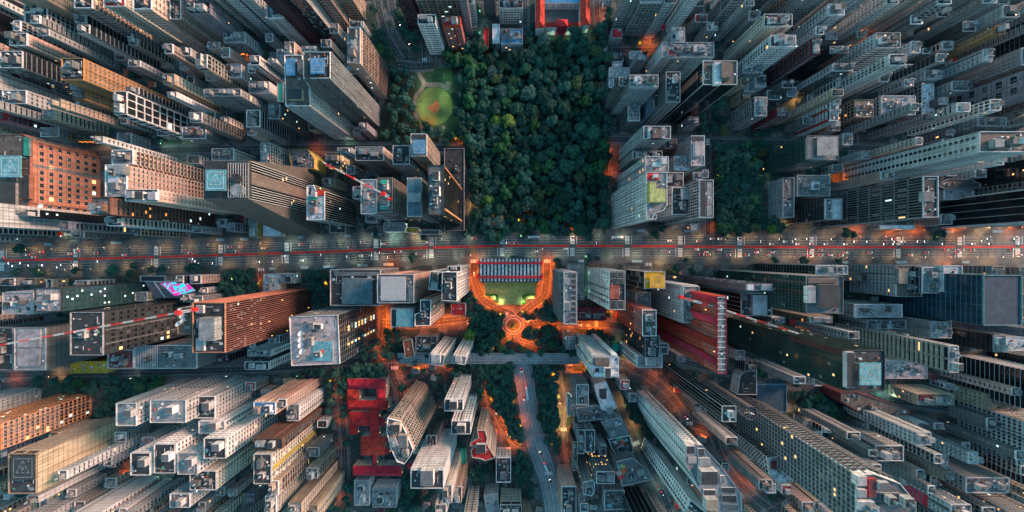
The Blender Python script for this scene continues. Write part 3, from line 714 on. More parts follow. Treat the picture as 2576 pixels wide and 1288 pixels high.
blob('bare_dirt', [(1077,268),(1088,262),(1096,252),(1100,255),(1106,262),(1104,278),(1094,286),(1084,278),(1076,276)], .05, DIRT)
for (x_, y_, w_, h_) in ((1270,556,38,12),(1312,565,18,9),(1438,580,18,10),(1190,300,6,22),(1310,520,5,26)):
    blob('bare_dirt', [(x_-w_, y_), (x_-w_*.4, y_-h_*.8), (x_+w_*.5, y_-h_), (x_+w_, y_-h_*.1), (x_+w_*.3, y_+h_*.8), (x_-w_*.5, y_+h_)], .055, DIRT)

# ------------------------------------------------------------------ museum on its hill, with the two red beams
def museum():
    h = 14.0; x0, y1 = P(1201, 650, h); x1, y0 = P(1363, 710, h); cx_, cy_ = (x0+x1)/2, (y0+y1)/2
    root = empty('museum', (cx_, cy_, 0)); tag(root, "museum block hung from two red beams between orange-lit streets", 'museum')
    W2, D2 = (x1-x0)/2, (y1-y0)/2; b = MB(); b.box(-W2+2, -D2, 6.2, W2-2, D2, 13.2, 0); b.build('hall', GL[2], root)
    r_ = MB(); r_.box(-W2+2, -D2, 13.2, W2-2, D2, 13.6, 0); roof = r_.build('roof', roofm('dark'), root)
    rb = MB(); n = 17
    for i in range(n):
        x = -W2+3+(2*W2-7)*i/(n-1); rb.box(x, -D2+1, 13.6, x+2.3, D2-.6, 14.1, 0)
    rb.build('roof_ribs', mat("rib_weathered", (.80,.81,.82), .8, .40, .35, sc2=1.2), roof)
    for py in (661.5, 697): 
        y = P(0, py, 16)[1]-cy_; q = MB(); q.box(-W2-1, y-1.25, 14.3, W2+1, y+1.25, 16.6, 0); q.build('roof_beam', REDP, root)
        for sx in (-1, 1): q = MB(); q.box(sx*(W2)-1.2, y-2, 0, sx*(W2)+1.2, y+2, 14.3, 0); q.build('pillar', REDP, root)
    # belvedere terrace
    t = empty('terrace', (*P(1283, 735), 0)); tag(t, "olive paved terrace with clipped hedges below the red-beamed museum", 'terrace')
    q = MB(); o = P(1283, 735)
    pts = [(1218,708),(1347,708),(1347,750),(1325,750),(1325,765),(1255,765),(1255,752),(1235,752),(1235,745),(1218,745)]
    q.prism(ccw([tuple(Vector(P(*p))-Vector(o)) for p in pts]), 0, 5.2, 0, 1)
    q.build('platform', [wallm('concrete'), mat("terrace_paving", (.52,.38,.11), .9, .18, .2, sc2=.9)], t)
    hg = MB(); rs = random.Random(3)
    for (a, c, e, f) in ((1222,738,1250,743),(1247,740,1253,762),(1318,738,1345,743),(1314,742,1320,763)):
        p, q_ = P(a, c), P(e, f); 
        for k in range(260):
            x, y = rs.uniform(p[0], q_[0])-o[0], rs.uniform(q_[1], p[1])-o[1]; s_ = rs.uniform(.3, .7); z = 5.2+rs.uniform(0, 1.4)
            u = Vector((rs.uniform(-1, 1), rs.uniform(-1, 1), rs.uniform(-.4, .4))).normalized()*s_; v = u.orthogonal().normalized()*s_; c_ = Vector((x, y, z)); hg.quad(tuple(c_-u-v), tuple(c_+u-v), tuple(c_+u+v), tuple(c_-u+v))
    tag(hg.build('hedge', mat("hedge_green", (.20,.34,.06), .9), t), kind='stuff')
museum()
# ------------------------------------------------------------------ the buildings, one line each (survey sheet coordinates of the roof)
B = bld
def hp(x0, y0, x1, y1, col='blue', line='tan', lift=2.2, letters='P', tons='5'):
    def f(root, L, h, loc):
        a = loc(x0, y0, lift); b = loc(x1, y1, lift); helipad(root, (a[0]+b[0])/2, (a[1]+b[1])/2, h+.14, abs(b[0]-a[0]), abs(a[1]-b[1]), col, line, lift, letters, tons)
    return f
def blocks(*bs):
    """rooftop blocks: (x0, y0, x1, y1, height, wall, roof)"""
    def f(root, L, h, loc):
        for (x0, y0, x1, y1, bh, wc, rc) in bs:
            a = loc(x0, y0, bh); b = loc(x1, y1, bh)
            o = inst('lift_house' if bh > 2 else 'roof_deck', boxmesh('roof_block', abs(b[0]-a[0]), abs(b[1]-a[1]), bh, wallm(wc), roofm(rc)), root, ((a[0]+b[0])/2, (a[1]+b[1])/2, h+.14))
    return f
def both(*fs):
    def f(*a):
        for g_ in fs: g_(*a)
    return f
# ---- top left
B((65,5,122,60), .877, 'grid/band', 'lgrey', 'dark', "grey window-grid slab in the top left corner", bay=5)
B((20,-45,95,-12), .83, 'win/blank', 'tan', 'dark', "long tan-edged slab leaving the top left corner", fcol='orange')
B((28,85,72,116), .85, 'blank/win', 'pink', 'dark', "dark-roofed block with pink wall, upper left edge", lit=.02)
B((158,148,214,203), .80, 'vwin/blank', 'orange', 'dark', "orange-tan tower with round rooftop drum", extra=lambda root,L,h,loc: inst('water_tank', tank_mesh(), root, (*loc(176,170)[:2], h+.14), 0, (3,3,1.5)))
B((187,206,218,252), .845, 'win/vwin', 'orange', 'grey', "lower orange wing beside the tan tower")
B((291,231,322,289), .826, 'grid', 'white', 'dark', "white tower with two rows of huge square openings", bay=9, fh=6.4, lit=.05)
B((10,228,70,262), .859, 'sash/win2', 'lgrey', 'light', "grey slab with pale window boxes near left edge")
B((-62,262,6,300), .89, 'balc/band', 'red', 'dark', "dark red balcony block cut by left edge", fcol='dgrey')
B((-70,180,-2,225), .86, 'blank/win2', 'lgrey', 'grey', "blank grey-blue slab leaving the left edge")
B((4,130,60,172), .85, 'hlines/curtain', 'lgrey', 'dark', "low dark-glass block with peach parapet, left edge", lit=.06)
B((-60,30,-4,82), .87, 'fins/curtain', 'maroon', 'dark', "black and rust tower cut by the upper left edge")
B((190,-35,235,22), .86, 'balc/band', 'pink', 'dark', "pink-walled tower cut by the top edge, far left")
B((265,-10,317,18), .855, 'vwin/win2', 'cream', 'red', "slab with red roof at the top left")
B((337,-25,384,25), .83, 'win/slabs', 'pink', 'dark', "pink and dark-striped tower with black roof", bay=5)
B((430,-20,457,50), .868, 'win/blank', 'pink', 'dark', "cream slab with dark roof at the top")
B((477,5,531,36), .86, 'win/blank', 'purple', 'dark', "purple-grey tower with lit roof edge, top")
B((480,-62,533,-14), .84, 'wide/sash', 'cream', 'grey', "beige tower with broad dark windows, top edge", bay=5)
B((560,-60,630,-8), .85, 'bigwin/win2', 'lgrey', 'grey', "pale tower with brown window columns, top edge")
B((673,0,713,48), .883, 'win/win2', 'lgrey', 'grey', "light grey tower with rooftop pool frames, top", extra=blocks((680,16,700,30,2.5,'lgrey','teal'),(684,32,704,44,2.5,'white','light')))
B((640,-70,690,-22), .80, 'win2', 'plum', 'dark', "dark plum windowless tower at the top")
B((698,-90,742,-36), .80, 'win2/curtain', 'lgrey', 'grey', "grey tower wrapped in netting lines, top")
B((750,-112,783,-70), .80, 'grid', 'pink', 'grey', "pink tower with large framed windows, top", bay=5)
B((793,-132,839,-79), .82, 'win', 'pink', 'grey', "tan tower glowing orange at its foot, top")
B((565,82,618,108), .935, 'win/grid', 'lgrey', 'light', "short concrete tower between long pale slabs, top left")
B((417,112,437,136), .87, 'win/blank', 'pink', 'dark', "narrow peach slab beside the white grid tower")
B((437,122,482,142), .90, 'win/blank', 'cream', 'grey', "pale stepped block with two dark windows, upper left")
B((497,138,523,172), .862, 'grid/slabs', 'cream', 'light', "slab with cream lattice front and striped side")
B((515,225,608,243), .90, 'wide', 'lgrey', 'grey', "broad low tower with striped window rows")
B((425,232,447,246), .873, 'win2/blank', 'white', 'grey', "white wedge-shaped slab left of the window-row block")
B((628,206,679,236), .945, 'blank', 'white', 'light', "blank pale block left of the long green roof", items=3)
B((632,141,655,165), .90, 'win/blank', 'white', 'dark', "narrow white tower left of the teal roof")
B((572,162,609,197), .93, 'win', 'cream', 'pinkish', "small cream block with vaulted roof, upper left")
B((765,132,832,198), .73, 'fins', 'lgrey', 'dark', "tall grey finned tower with blue pad", fcol='lgrey', bay=2.4, items=None, extra=both(hp(782,147,817,186,'blue','tan',3,'P'), blocks((767,134,780,196,1.2,'dgrey','dark'))))
B([(717,140),(762,140),(765,190),(782,222),(782,268),(720,268)], .78, 'win/slabs', 'lgrey', 'brown', "stepped tan tower with small blue pad", items=None, extra=both(hp(720,148,744,191,'blue','grey',2,'H','4'), blocks((724,223,760,250,3,'tan','dark'),(748,150,763,180,4,'tan','grey'))))
B((698,125,719,160), .95, 'win', 'white', 'green', "low block under a bright teal roof")
B((682,160,699,176), .96, 'win2', 'white', 'green', "small square teal-roofed pavilion")
B((699,208,714,258), .93, 'curtain', 'dgrey', 'green', "strip building with long green roof", items=None)
B((676,150,697,158), .92, 'win', 'white', 'dark', "small dark-topped block beside the teal roofs")
B((678,262,706,300), .86, 'grid/win', 'dgrey', 'light', "dark window-grid tower right of the curved lines", bay=3, lit=.1)
B((622,278,656,320), .86, 'hlines/win', 'lgrey', 'dark', "striped grey tower with dish on its roof")
B((717,106,742,138), .92, 'win', 'pink', 'grey', "small peach tower above the tan pad tower")
B((760,118,797,130), .93, 'win2', 'white', 'white', "low white-roofed block above the finned tower")
B((875,70,907,160), .815, 'balc/band', 'pink', 'light', "pink balcony tower beside the park", bay=3.6, balc=3.4)
B((884,55,915,70), .95, 'win', 'lgrey', 'blue', "low block with blue roof pool, top")
B((1052,38,1096,62), .87, 'win/wide', 'white', 'dark', "white tower standing over the tunnel road", bay=4.4)
B((1113,44,1159,65), .892, 'band', 'red', 'grey', "red and white striped tower above the wood", litc='o', lit=.12)
B((1030,-75,1150,-45), .85, 'win/balc', 'cream', 'grey', "wide cream apartment slab cut by the top edge", lit=.06)
B((985,-60,1020,-30), .85, 'balc', 'maroon', 'dark', "maroon lattice tower cut by the top edge")
B((1215,-30,1245,-8), .92, 'blank/win2', 'dgrey', 'grey', "blank dark grey block beside the school")
B((1256,-5,1315,22), .937, 'win', 'white', 'dark', "white office with small square windows and black roof", bay=3, items=2)
B((1239,62,1257,110), .97, 'blank', 'lgrey', 'white', "long white awning shed beside the wood", items=None, nowin=True)
B((1260,74,1315,112), .965, 'band', 'lgrey', 'blue', "low blue-roofed hall with white lit trucks", items=2, litc='w', lit=.4, extra=blocks((1262,86,1312,98,.8,'lgrey','light')))
B([(1216,118),(1218,72),(1229,72),(1229,120)], .97, 'blank', 'red', 'red', "narrow bright red roof beside the white awning", items=None, nowin=True)
# red-roofed school (one thing with its wings)
def school():
    h = 13; o = P(1415, 35); root = empty('school', (*o, 0)); tag(root, "red-roofed school round a grey courtyard at the top", 'school')
    rs_ = [(1347,-20,1370,70),(1460,-20,1485,62),(1371,56,1459,68)]
    for (x0, y0, x1, y1) in rs_:
        a = Vector(P(x0, y1, h))-Vector(o); b = Vector(P(x1, y0, h))-Vector(o); w_, d_ = b.x-a.x, b.y-a.y
        q = MB(); q.box(a.x+.6, a.y+.6, 0, b.x-.6, b.y-.6, h-.5); q.build('wall', wallm('white'), root)
        q = MB(); r_ = min(w_, d_)/2; lx = w_ > d_; p0 = (a.x+r_, a.y+r_, h+3) ; p1 = (b.x-r_, b.y-r_, h+3)
        A = [(a.x,a.y,h-.4),(b.x,a.y,h-.4),(b.x,b.y,h-.4),(a.x,b.y,h-.4)]
        if lx: q.poly([A[0],A[1],p1,p0]); q.poly([A[1],A[2],p1]); q.poly([A[2],A[3],p0,p1]); q.poly([A[3],A[0],p0])
        else: q.poly([A[0],A[1],p0]); q.poly([A[1],A[2],p1,p0]); q.poly([A[2],A[3],p1]); q.poly([A[3],A[0],p0,p1])
        q.poly(A[::-1]); q.build('roof', roofm('red'), root)
        for k in range(6): 
            if not lx: inst('window', winmesh(1.4,1.8,GL[0],FR), root, ((b.x-.6 if x0 < 1400 else a.x+.6), a.y+3+k*6, h-4), math.pi/2 if x0 < 1400 else -math.pi/2)
            else: inst('window', winmesh(1.4,1.8,GL[0],FR), root, (a.x+6+k*6, b.y-.6, h-4), math.pi)
    a = Vector(P(1402, 62, 17))-Vector(o); q = MB(); q.box(a.x, a.y, 0, a.x+12, a.y+7, 15.5); q.build('wall', wallm('red'), root)
    q = MB(); c_ = (a.x+6, a.y+3.5, 19); A = [(a.x-.5,a.y-.5,15.5),(a.x+12.5,a.y-.5,15.5),(a.x+12.5,a.y+7.5,15.5),(a.x-.5,a.y+7.5,15.5)]
    for k in range(4): q.poly([A[k], A[(k+1) % 4], c_])
    q.build('pavilion_roof', roofm('red'), root)
    a = Vector(P(1371, 8, 9))-Vector(o); b = Vector(P(1459, -14, 9))-Vector(o); q = MB(); q.box(a.x, a.y, 0, b.x, b.y, 9, 0); q.box(a.x+1, a.y+1, 9, b.x-1, b.y-1, 9.3, 1); q.build('hall', [wallm('lgrey'), roofm('blue')], root)
    a, b = P(1371, 55), P(1459, 12); q = MB(); q.box(a[0]-o[0], a[1]-o[1], 0, b[0]-o[0], b[1]-o[1], .2); q.build('courtyard', mat("court_paving", (.10,.11,.115), .9, .3, .8), root)
school()
BUILT.append((hull([(1347,-20),(1485,-20),(1485,80),(1347,80)]), ccw([P(1347,-20),P(1485,-20),P(1485,76),P(1347,76)]), 13, "red-roofed school at the top"))
# ---- top right
B((1539,73,1565,97), .965, 'win', 'lgrey', 'red', "square red-roofed house right of the wood", items=None)
B((1610,-20,1665,8), .87, 'balc/balc', 'lgrey', 'light', "grey balcony tower at the top, right of the school", bay=3.2, balc=4, litc='o')
B((1585,-62,1640,-25), .84, 'win/win', 'lgrey', 'grey', "grey tower with small windows cut by top edge")
B((1670,-30,1700,10), .865, 'bigwin/wide', 'lgrey', 'dark', "narrow slab with black window strip, top", bay=6)
B((1534,134,1567,156), .975, 'win', 'grey', 'dark', "flat dark-roofed house on the cross street", items=2)
B((1540,158,1565,169), .975, 'win', 'white', 'white', "bright white flat roof beside the wood", items=None)
B((1532,171,1583,195), .965, 'win', 'white', 'light', "large pale hipped roof beside the wood", items=None)
B((1532,200,1544,222), .97, 'win', 'white', 'light', "small pale roof strip beside the wood", items=None)
B((1664,108,1795,146), .89, 'win', 'white', 'light', "wide white apartment block with red roof terraces", bay=2.9, extra=blocks((1680,125,1700,140,2,'white','maroon'),(1745,92+20,1770,130,3,'pink','pinkish')))
B((1688,70,1722,106), .89, 'win', 'white', 'pinkish', "white annex with pink roof terrace, upper right")
B((1583,190,1655,220), .84, 'win/slabs', 'lgrey', 'concrete' if 'concrete' in ROOFC else 'pinkish', "grey tower with rooftop garden and green awning", extra=blocks((1636,210,1646,218,1.5,'lgrey','green'),(1597,192,1612,205,4,'white','white')))
B((1557,196,1581,217), .86, 'grid', 'grey', 'dark', "dark lattice tower at the wood's right edge", bay=3)
B((1579,249,1609,305), .93, 'grid/solid_fins', 'grey', 'pinkish', "brownish flat-roofed block with red ribbed front", fcol='grey')
B((1635,235,1660,280), .90, 'win/wide', 'blue', 'light', "blue-painted tower behind the grey terraces")
B((1674,182,1710,258), .84, 'blank/win', 'grey', 'dark', "grey brick tower with black roof court", extra=blocks((1678,232,1704,252,.6,'lgrey','dark')))
B((1767,154,1853,214), .777, 'lines', 'black', 'brown', "tall black glass tower with white roof rim", fcol='lgrey', glass='k', bay=13, items=None, extra=blocks((1797,156,1815,212,3,'white','white'),(1815,150+6,1840,196,5,'grey','brown')))
B((1920,37,1991,68), .84, 'win2/win', 'cream', 'dark', "tall cream slab with framed dark roof", bay=3)
B((1936,90,2000,120), .84, 'bigwin/win', 'white', 'light', "white tower with maroon window stack", extra=blocks((1937,92,1958,119,.5,'white','dark')))
B((2040,98,2060,138), .85, 'balc/win', 'maroon', 'light', "reddish brown balcony tower, upper right", bay=4)
B((2080,12,2122,40), .84, 'win/win2', 'lgrey', 'white', "grey tower with bright L-shaped roof", extra=blocks((2086,18,2104,34,.6,'white','white')))
B((1877,-80,1925,-41), .83, 'balc/band', 'lgrey', 'grey', "dark balcony tower cut by top edge, right")
B((1925,-75,1975,-40), .86, 'win', 'grey', 'dark', "grey slab beside yellow street lights, top edge", lit=.08)
B((2080,-92,2138,-50), .80, 'wide/win', 'lgrey', 'grey', "tall slab with paired windows, top edge")
B((2150,-62,2210,-20), .82, 'win2', 'lgrey', 'grey', "pale grey slab rising right at top edge")
B((2227,-25,2258,12), .84, 'win', 'white', 'dark', "white-windowed slab with black roof at top edge", bay=3)
B((2355,-20,2390,12), .85, 'win/balc', 'lgrey', 'dark', "slab with dark curved balconies at the top", curved=True)
B((2500,-60,2560,-22), .88, 'win', 'grey', 'dark', "dim grey block in the top right corner")
B((1867,156,1917,185), .93, 'grid', 'lgrey', 'light', "squat roof block with open lattice front")
B((1897,190,1925,220), .95, 'blank', 'lgrey', 'pinkish', "small plain roof box beside black tower")
B((1870,211,1896,232), .97, 'blank', 'white', 'white', "lit white shed roof right of the black tower", items=None)
B((1897,245,1927,293), .90, 'grid', 'lgrey', 'concrete' if 'concrete' in ROOFC else 'grey', "white lattice block facing the dark garden", bay=3, litc='c')
B((1928,228,1962,252), .97, 'blank', 'grey', 'grey', "parking deck beside the lattice block", items=None)
B((1967,205,1993,222), .93, 'blank', 'dgrey', 'dark', "low dark block above the crescent slab")
B((2086,244,2107,305), .892, 'slabs', 'white', 'light', "white slab with bold red stripes", fcol='white', extra=lambda root,L,h,loc: [ (lambda q: (q.box(min(p[0] for p in L)-1.3, y_-1.2, 1, min(p[0] for p in L)-.1, y_+1.2, h-.5), q.build('red_band', wallm('red'), root)))(MB()) for y_ in (max(p[1] for p in L)-1.3, 0, min(p[1] for p in L)+1.3)])
B((2086,118,2132,135), .87, 'curtain', 'black', 'dark', "black glass block with grey rim, upper right", glass='k')
B((2092,162,2142,180), .875, 'win/curtain', 'lgrey', 'pinkish', "pale green-white slab above the crescent slab", litc='c')
B((2112,182,2150,215), .90, 'balc', 'white', 'light', "small white round-balcony block, upper right", curved=True, litc='o', lit=.1)
B((2200,84,2262,122), .86, 'win/band', 'white', 'grey', "white slab with rounded striped end", extra=blocks((2234,87,2256,108,3,'dgrey','dark')))
B((2234,138,2275,166), .79, 'bigwin/win2', 'white', 'dark', "long white slab with crescent balconies", bay=6)
B((2520,15,2560,45), .881, 'blank/win', 'lgrey', 'dark', "grey slab above the orange floodlit wall")
B((2500,66,2524,88), .87, 'win/vwin', 'orange', 'dark', "orange floodlit wall tower, far upper right")
B((2289,105,2312,135), .92, 'win', 'white', 'light', "white block with stepped side, upper right")
B((2256,112,2284,132), .95, 'blank', 'lgrey', 'red', "low block with split red roof", items=None)
B((2470,125,2492,158), .896, 'win', 'lgrey', 'light', "blue-grey slab with paired windows, right")
B((2566,122,2600,165), .866, 'win2/lines', 'lgrey', 'light', "long two-line pale slab cut by right edge", fcol='lgrey')
B((2392,205,2434,229), .93, 'win2', 'lgrey', 'grey', "framed roof court under the long pale slab")
B((2580,175,2640,236), .854, 'sash/win2', 'purple', 'dark', "dark purple slab with big square windows", bay=9, fh=9)
B((2317,212,2346,288), .95, 'grid', 'lgrey', 'white', "bright white L-shaped roof, upper right", items=None)
B((2324,178,2366,200), .94, 'win', 'lgrey', 'pinkish', "low pink-grey roofs above the white L roof")
B((2360,246,2382,264), .93, 'blank', 'dgrey', 'white', "dark green block with small white roof")
B((2215,242,2300,290), .935, 'bigwin/hlines', 'white', 'light', "white court block with red roof patch", extra=blocks((2270,265,2292,282,.6,'red','red'),(2284,245,2298,262,2,'white','light')))
B((2147,252,2195,296), .94, 'grid', 'tan', 'tan', "orange-lit tan framed block beside red stripes", litc='o', lit=.2)
B((2590,60,2640,110), .93, 'hlines', 'dgrey', 'dark', "dark ribbed block with rounded corner, right edge")
B((2457,296,2528,318), .93, 'win2/lines', 'lgrey', 'grey', "dim block with skylight pile above grey slab", items=3)
B((2289,40,2316,62), .90, 'win', 'grey', 'grey', "grey infill tower near the top right trees")
B((2420,55,2452,80), .92, 'win2', 'grey', 'dark', "dark low block near the floodlit wall")
# ---- left, above the avenue
B([(-10,340),(62,338),(76,350),(80,372),(80,505),(72,528),(50,540),(-10,538)], .857, 'sash', 'brick', 'brown', "brick-red office with rounded corners and grey pad", bay=6.5, fh=6.2, lit=.10, items=None, extra=both(hp(0,392,55,446,'teal','white',4,'H','4'), blocks((60,345,74,392,2,'grey','green'),(60,440,74,500,3,'brick','dark'),(0,460,40,520,2,'grey','dark'))))
B((268,415,322,495), .76, 'sash/win2', 'pink', 'light', "creamy pink slab with paired window rows", bay=4.5, extra=blocks((270,416,312,438,4,'lgrey','light'),(272,440,300,460,2,'cream','white')))
B((285,378,338,414), .775, 'balc/balc', 'pink', 'light', "peach balcony slab behind the creamy slab", bay=4, balc=3.6)
B((318,477,400,507), .75, 'win2/blank', 'pink', 'dark', "plain pink slab with tiny slot windows", extra=blocks((322,482,360,503,3,'white','dark'),(372,483,392,502,3,'white','pinkish')))
B((235,497,280,540), .74, 'wide/win', 'brown', 'grey', "brown window-row tower with round rooftop tank", litc='o', lit=.08, extra=lambda root,L,h,loc: inst('water_tank', tank_mesh(), root, (*loc(248,528)[:2], h+.14), 0, (4,4,2)))
B((272,545,310,568), .785, 'bigwin/hlines', 'white', 'dark', "white-framed slab right above the avenue, left", bay=4.5)
B((-80,510,-10,570), .80, 'blank', 'lgrey', 'grey', "blank grey slab along the avenue, left edge")
B((40,528,100,545), .845, 'curtain', 'black', 'dark', "dark glass strip below the brick office", glass='k', litc='c', lit=.06)
B((180,335,246,352), .965, 'grid', 'orange', 'dark', "low hall with glowing orange window bays", litc='o', lit=1.2, bay=6, fh=8, items=None)
B((105,322,150,345), .95, 'win2', 'lgrey', 'light', "low pale roof left of the orange-lit hall")
B((297,335,333,372), .95, 'win', 'lgrey', 'light', "stepped pale roofs beside the left street")
B((460,320,520,350), .95, 'win', 'grey', 'grey', "cluster roof of grey yards, left")
B((535,374,590,404), .923, 'win/win', 'cream', 'grey', "cream block with dotted windows by leaning slab")
B((658,360,682,410), .904, 'grid/win', 'white', 'light', "white window-grid tower with red roof corner", bay=3.4, extra=blocks((672,386,680,404,1,'red','red')))
B([(727,377),(776,377),(792,400),(792,425),(735,425)], .94, 'blank', 'yellow', 'grey', "grey-roofed hall with yellow side wall", items=1)
def fiesp():
    h = CAM_H*.27; o = P(764, 509); root = empty('tower', (*o, 0)); tag(root, "leaning dark office slab with turquoise rooftop pad", 'building', None)
    rel = lambda px, py, z: tuple(Vector(P(px, py, z))-Vector(o))
    k = .73; top = [rel(513,404,h), rel(627,404,h), rel(627,502,h), rel(513,502,h)]; bot = [rel(722,427,0), rel(805,427,0), rel(805,591,0), rel(722,591,0)]
    BUILT.append((hull([(513,404),(627,404),(627,502),(513,502),(722,427),(805,427),(805,591),(722,591)]), ccw([P(722,427),P(805,427),P(805,591),P(722,591)]), h, "leaning dark office slab"))
    b = MB(); bo, to = ccw(bot), ccw(top); b.frustum(bo, 0, to, h, 0); b.build('wall', mat("wall_metal_brown", (.15,.135,.125), .45, .12, .3, streak=.2, metal=.2), root)
    ys = [p[1] for p in to]; x1 = max(p[0] for p in to); ya, yb = min(ys), max(ys); bys = [p[1] for p in bo]; 
    g_ = MB(); g_.box(x1+.01, ya+1, 3, x1+.6, yb-1, h-1); g_.build('glazing', GL[3], root)
    c_ = MB(); ym = (ya+yb)/2; c_.box(x1+.6, ym-5.5+2, 2, x1+1.8, ym+5.5+2, h-.5); c_.build('service_core', mat("wall_rib_brown", (.19,.15,.135), .7, .15, .25, streak=.5), root)
    for (a0, a1) in ((ya+.5, ym-3.5), (ym+7.5, yb-.5)):
        l_ = MB(); n_ = int((a1-a0)/1.9)
        for i in range(n_+1): y = a0+(a1-a0)*i/n_; l_.box(x1+.6, y-.22, 3, x1+1.2, y+.22, h-1)
        l_.build('sun_fins', FR, root)
        for _i in range(2): inst('window', winmesh(3, 1.6, LW if _i < 3 else LC, FRD), root, (x1+.62, rnd.uniform(a0+2, a1-2), rnd.uniform(40, h-20)), math.pi/2)
    r_ = MB(); r_.prism(inset(to, .5), h+.01, h+.2); r_.build('roof', roofm('dark'), root)
    sc_ = MB()
    for i in range(9): x = to[0][0]; px = 574+i*6.3; a, b2 = rel(px,410,h+3), rel(px,498,h+3); sc_.bar((*a, h+3), (*b2, h+3), .3)
    for i in range(6): a, b2 = rel(574,410+i*17,h+3), rel(625,410+i*17,h+3); sc_.bar((*a, h+3), (*b2, h+3), .3)
    for px in (574, 625):
        for py in (410, 498): a = rel(px, py, h+3); sc_.bar((*a, h), (*a, h+3), .4)
    sc_.build('roof_truss', METAL, root)
    a, b2 = rel(519,427,h+4), rel(570,480,h+4); helipad(root, (a[0]+b2[0])/2, (a[1]+b2[1])/2, h+.2, abs(b2[0]-a[0]), abs(a[1]-b2[1]), 'teal', 'white', 4)
    q = MB(); a = rel(604, 480, h); q.cyl(a[0], a[1], h+.2, h+3.5, 5.5, seg=20); q.build('water_tank', roofm('light'), root)
    q = MB(); a = rel(606, 452, h); q.cyl(a[0], a[1], h+.2, h+5, 4, seg=16); q.build('chimney', roofm('dark'), root)
fiesp()
B([(773,468),(790,466),(796,478),(818,482),(818,554),(773,554)], .834, 'lines/hlines', 'pink', 'white', "white-topped tower with black louvred front", fcol='cream', glass='k', bay=2.4, items=2, extra=blocks((797,478,816,492,1.2,'red','red'),(776,495,800,510,1,'grey','green')))
B((628,545,650,598), .975, 'band', 'yellow', 'light', "low annex with orange wall near the avenue", litc='c', lit=.4)
B((664,567,706,594), .98, 'band', 'white', 'white', "small shop with green-white floodlight by the avenue", litc='c', lit=1, items=None)
B((820,385,858,420), .95, 'win', 'tan', 'dark', "restaurant with lit orange terrace", litc='o', lit=.5)
B((850,372,886,385), .88, 'win/blank', 'lgrey', 'dark', "small tower with blue strip, above the white one")
B((895,370,966,405), .86, 'win/win2', 'pink', 'dark', "tower with two corrugated roof panels", extra=blocks((900,373,930,388,1.2,'lgrey','grey'),(933,373,962,388,1.2,'lgrey','grey')))
B((989,367,1031,414), .844, 'grid/grid', 'lgrey', 'dark', "dark-roofed tower with windowed corner grid", bay=3.2)
B((1034,337,1074,394), .818, 'sash/blank', 'pink', 'tan', "slim peach-grid tower with blue pad", bay=3, fh=3.0, items=None, extra=both(hp(1039,352,1071,388,'blue','tan',2.5,'P'), blocks((1036,339,1072,349,1.2,'pink','dark'))))
B((1077,416,1117,541), .725, 'curtain/curtain', 'black', 'grey', "black glass tower with orange corner braces", glass='k', fcol='black', extra=lambda root,L,h,loc: [ (lambda q: (q.box(max(p[0] for p in L)+.1, y_-.9, .5, max(p[0] for p in L)+1.4, y_+.9, h), q.build('brace', wallm('orange'), root)))(MB()) for y_ in (max(p[1] for p in L)-2, min(p[1] for p in L)+5)])
B((1118,374,1168,580), .965, 'blank', 'dgrey', 'dark', "flat black podium beside the wood", items=3, nowin=True)
B((1025,448,1061,545), .787, 'solid_fins/lines', 'lgrey', 'light', "grey tower with blue-grey segmented roof", fcol='lgrey', extra=blocks((1027,450,1059,482,1.5,'lgrey','glazed'),(1027,484,1059,508,3,'lgrey','light'),(1027,510,1059,543,1.5,'lgrey','glazed')), items=None)
B((950,448,989,535), .80, 'hlines/lines', 'tan', 'grey', "tower with green roof machines and tan side", extra=blocks((958,452,975,463,2,'lgrey','green'),(958,515,975,526,2,'lgrey','green')))
B((909,452,949,538), .80, 'blank/lines', 'white', 'light', "grey-roofed tower with white-lit lower front", items=1)
B((889,470,911,500), .85, 'win', 'lgrey', 'dark', "small dark roof box by the crane boom")
B((966,560,1018,583), .97, 'curtain', 'lgrey', 'light', "glass atrium glowing teal beside the avenue", litc='c', lit=1.2, items=None, glass='t')
B((1060,578,1106,590), .97, 'blank', 'lgrey', 'grey', "grey bank hall at the avenue's edge", items=None)
B((1022,572,1052,586), .97, 'band', 'white', 'yellow', "kiosk hall with yellow-green lit sign roof", litc='w', lit=1, items=None)
B((830,560,870,586), .97, 'blank', 'grey', 'dark', "vaulted dark shed beside the avenue", items=None)
B((920,540,948,560), .96, 'blank', 'lgrey', 'light', "pale shed with round roof vents", items=2)
# ---- right, above the avenue
B((1618,318,1686,350), .818, 'grid', 'lgrey', 'brown', "lattice tower with green roof garden", bay=3.4, extra=blocks((1630,320,1640,348,2,'white','white'),(1665,320,1673,348,2,'white','white'),(1641,325,1664,348,4,'maroon','brown')))
B((1592,380,1665,400), .88, 'win', 'lgrey', 'dark', "dark-roofed tower with glass skylight box", extra=blocks((1600,382,1618,398,3,'grey','light')))
B((1622,394,1681,432), .79, 'sash/grid', 'lgrey', 'pinkish', "grey tower with white rooftop L box", litc='o', lit=.08, extra=blocks((1664,396,1678,412,5,'white','white'),(1643,408,1664,418,3,'white','white')), items=None)
B([(1625,434),(1677,434),(1677,516),(1668,530),(1645,538),(1640,552),(1625,552)], .742, 'sash/win2', 'white', 'light', "white window-grid tower with olive roof deck", bay=3, items=None, extra=blocks((1627,436,1657,452,.8,'red','red'),(1634,458,1650,508,5,'olive' if 'olive' in WALLC else 'yellow','olive'),(1650,475,1674,508,5,'yellow','olive'),(1644,438,1656,446,3,'white','white')))
B((1598,540,1650,552), .83, 'win', 'white', 'dark', "stepped lower terrace of the white grid tower")
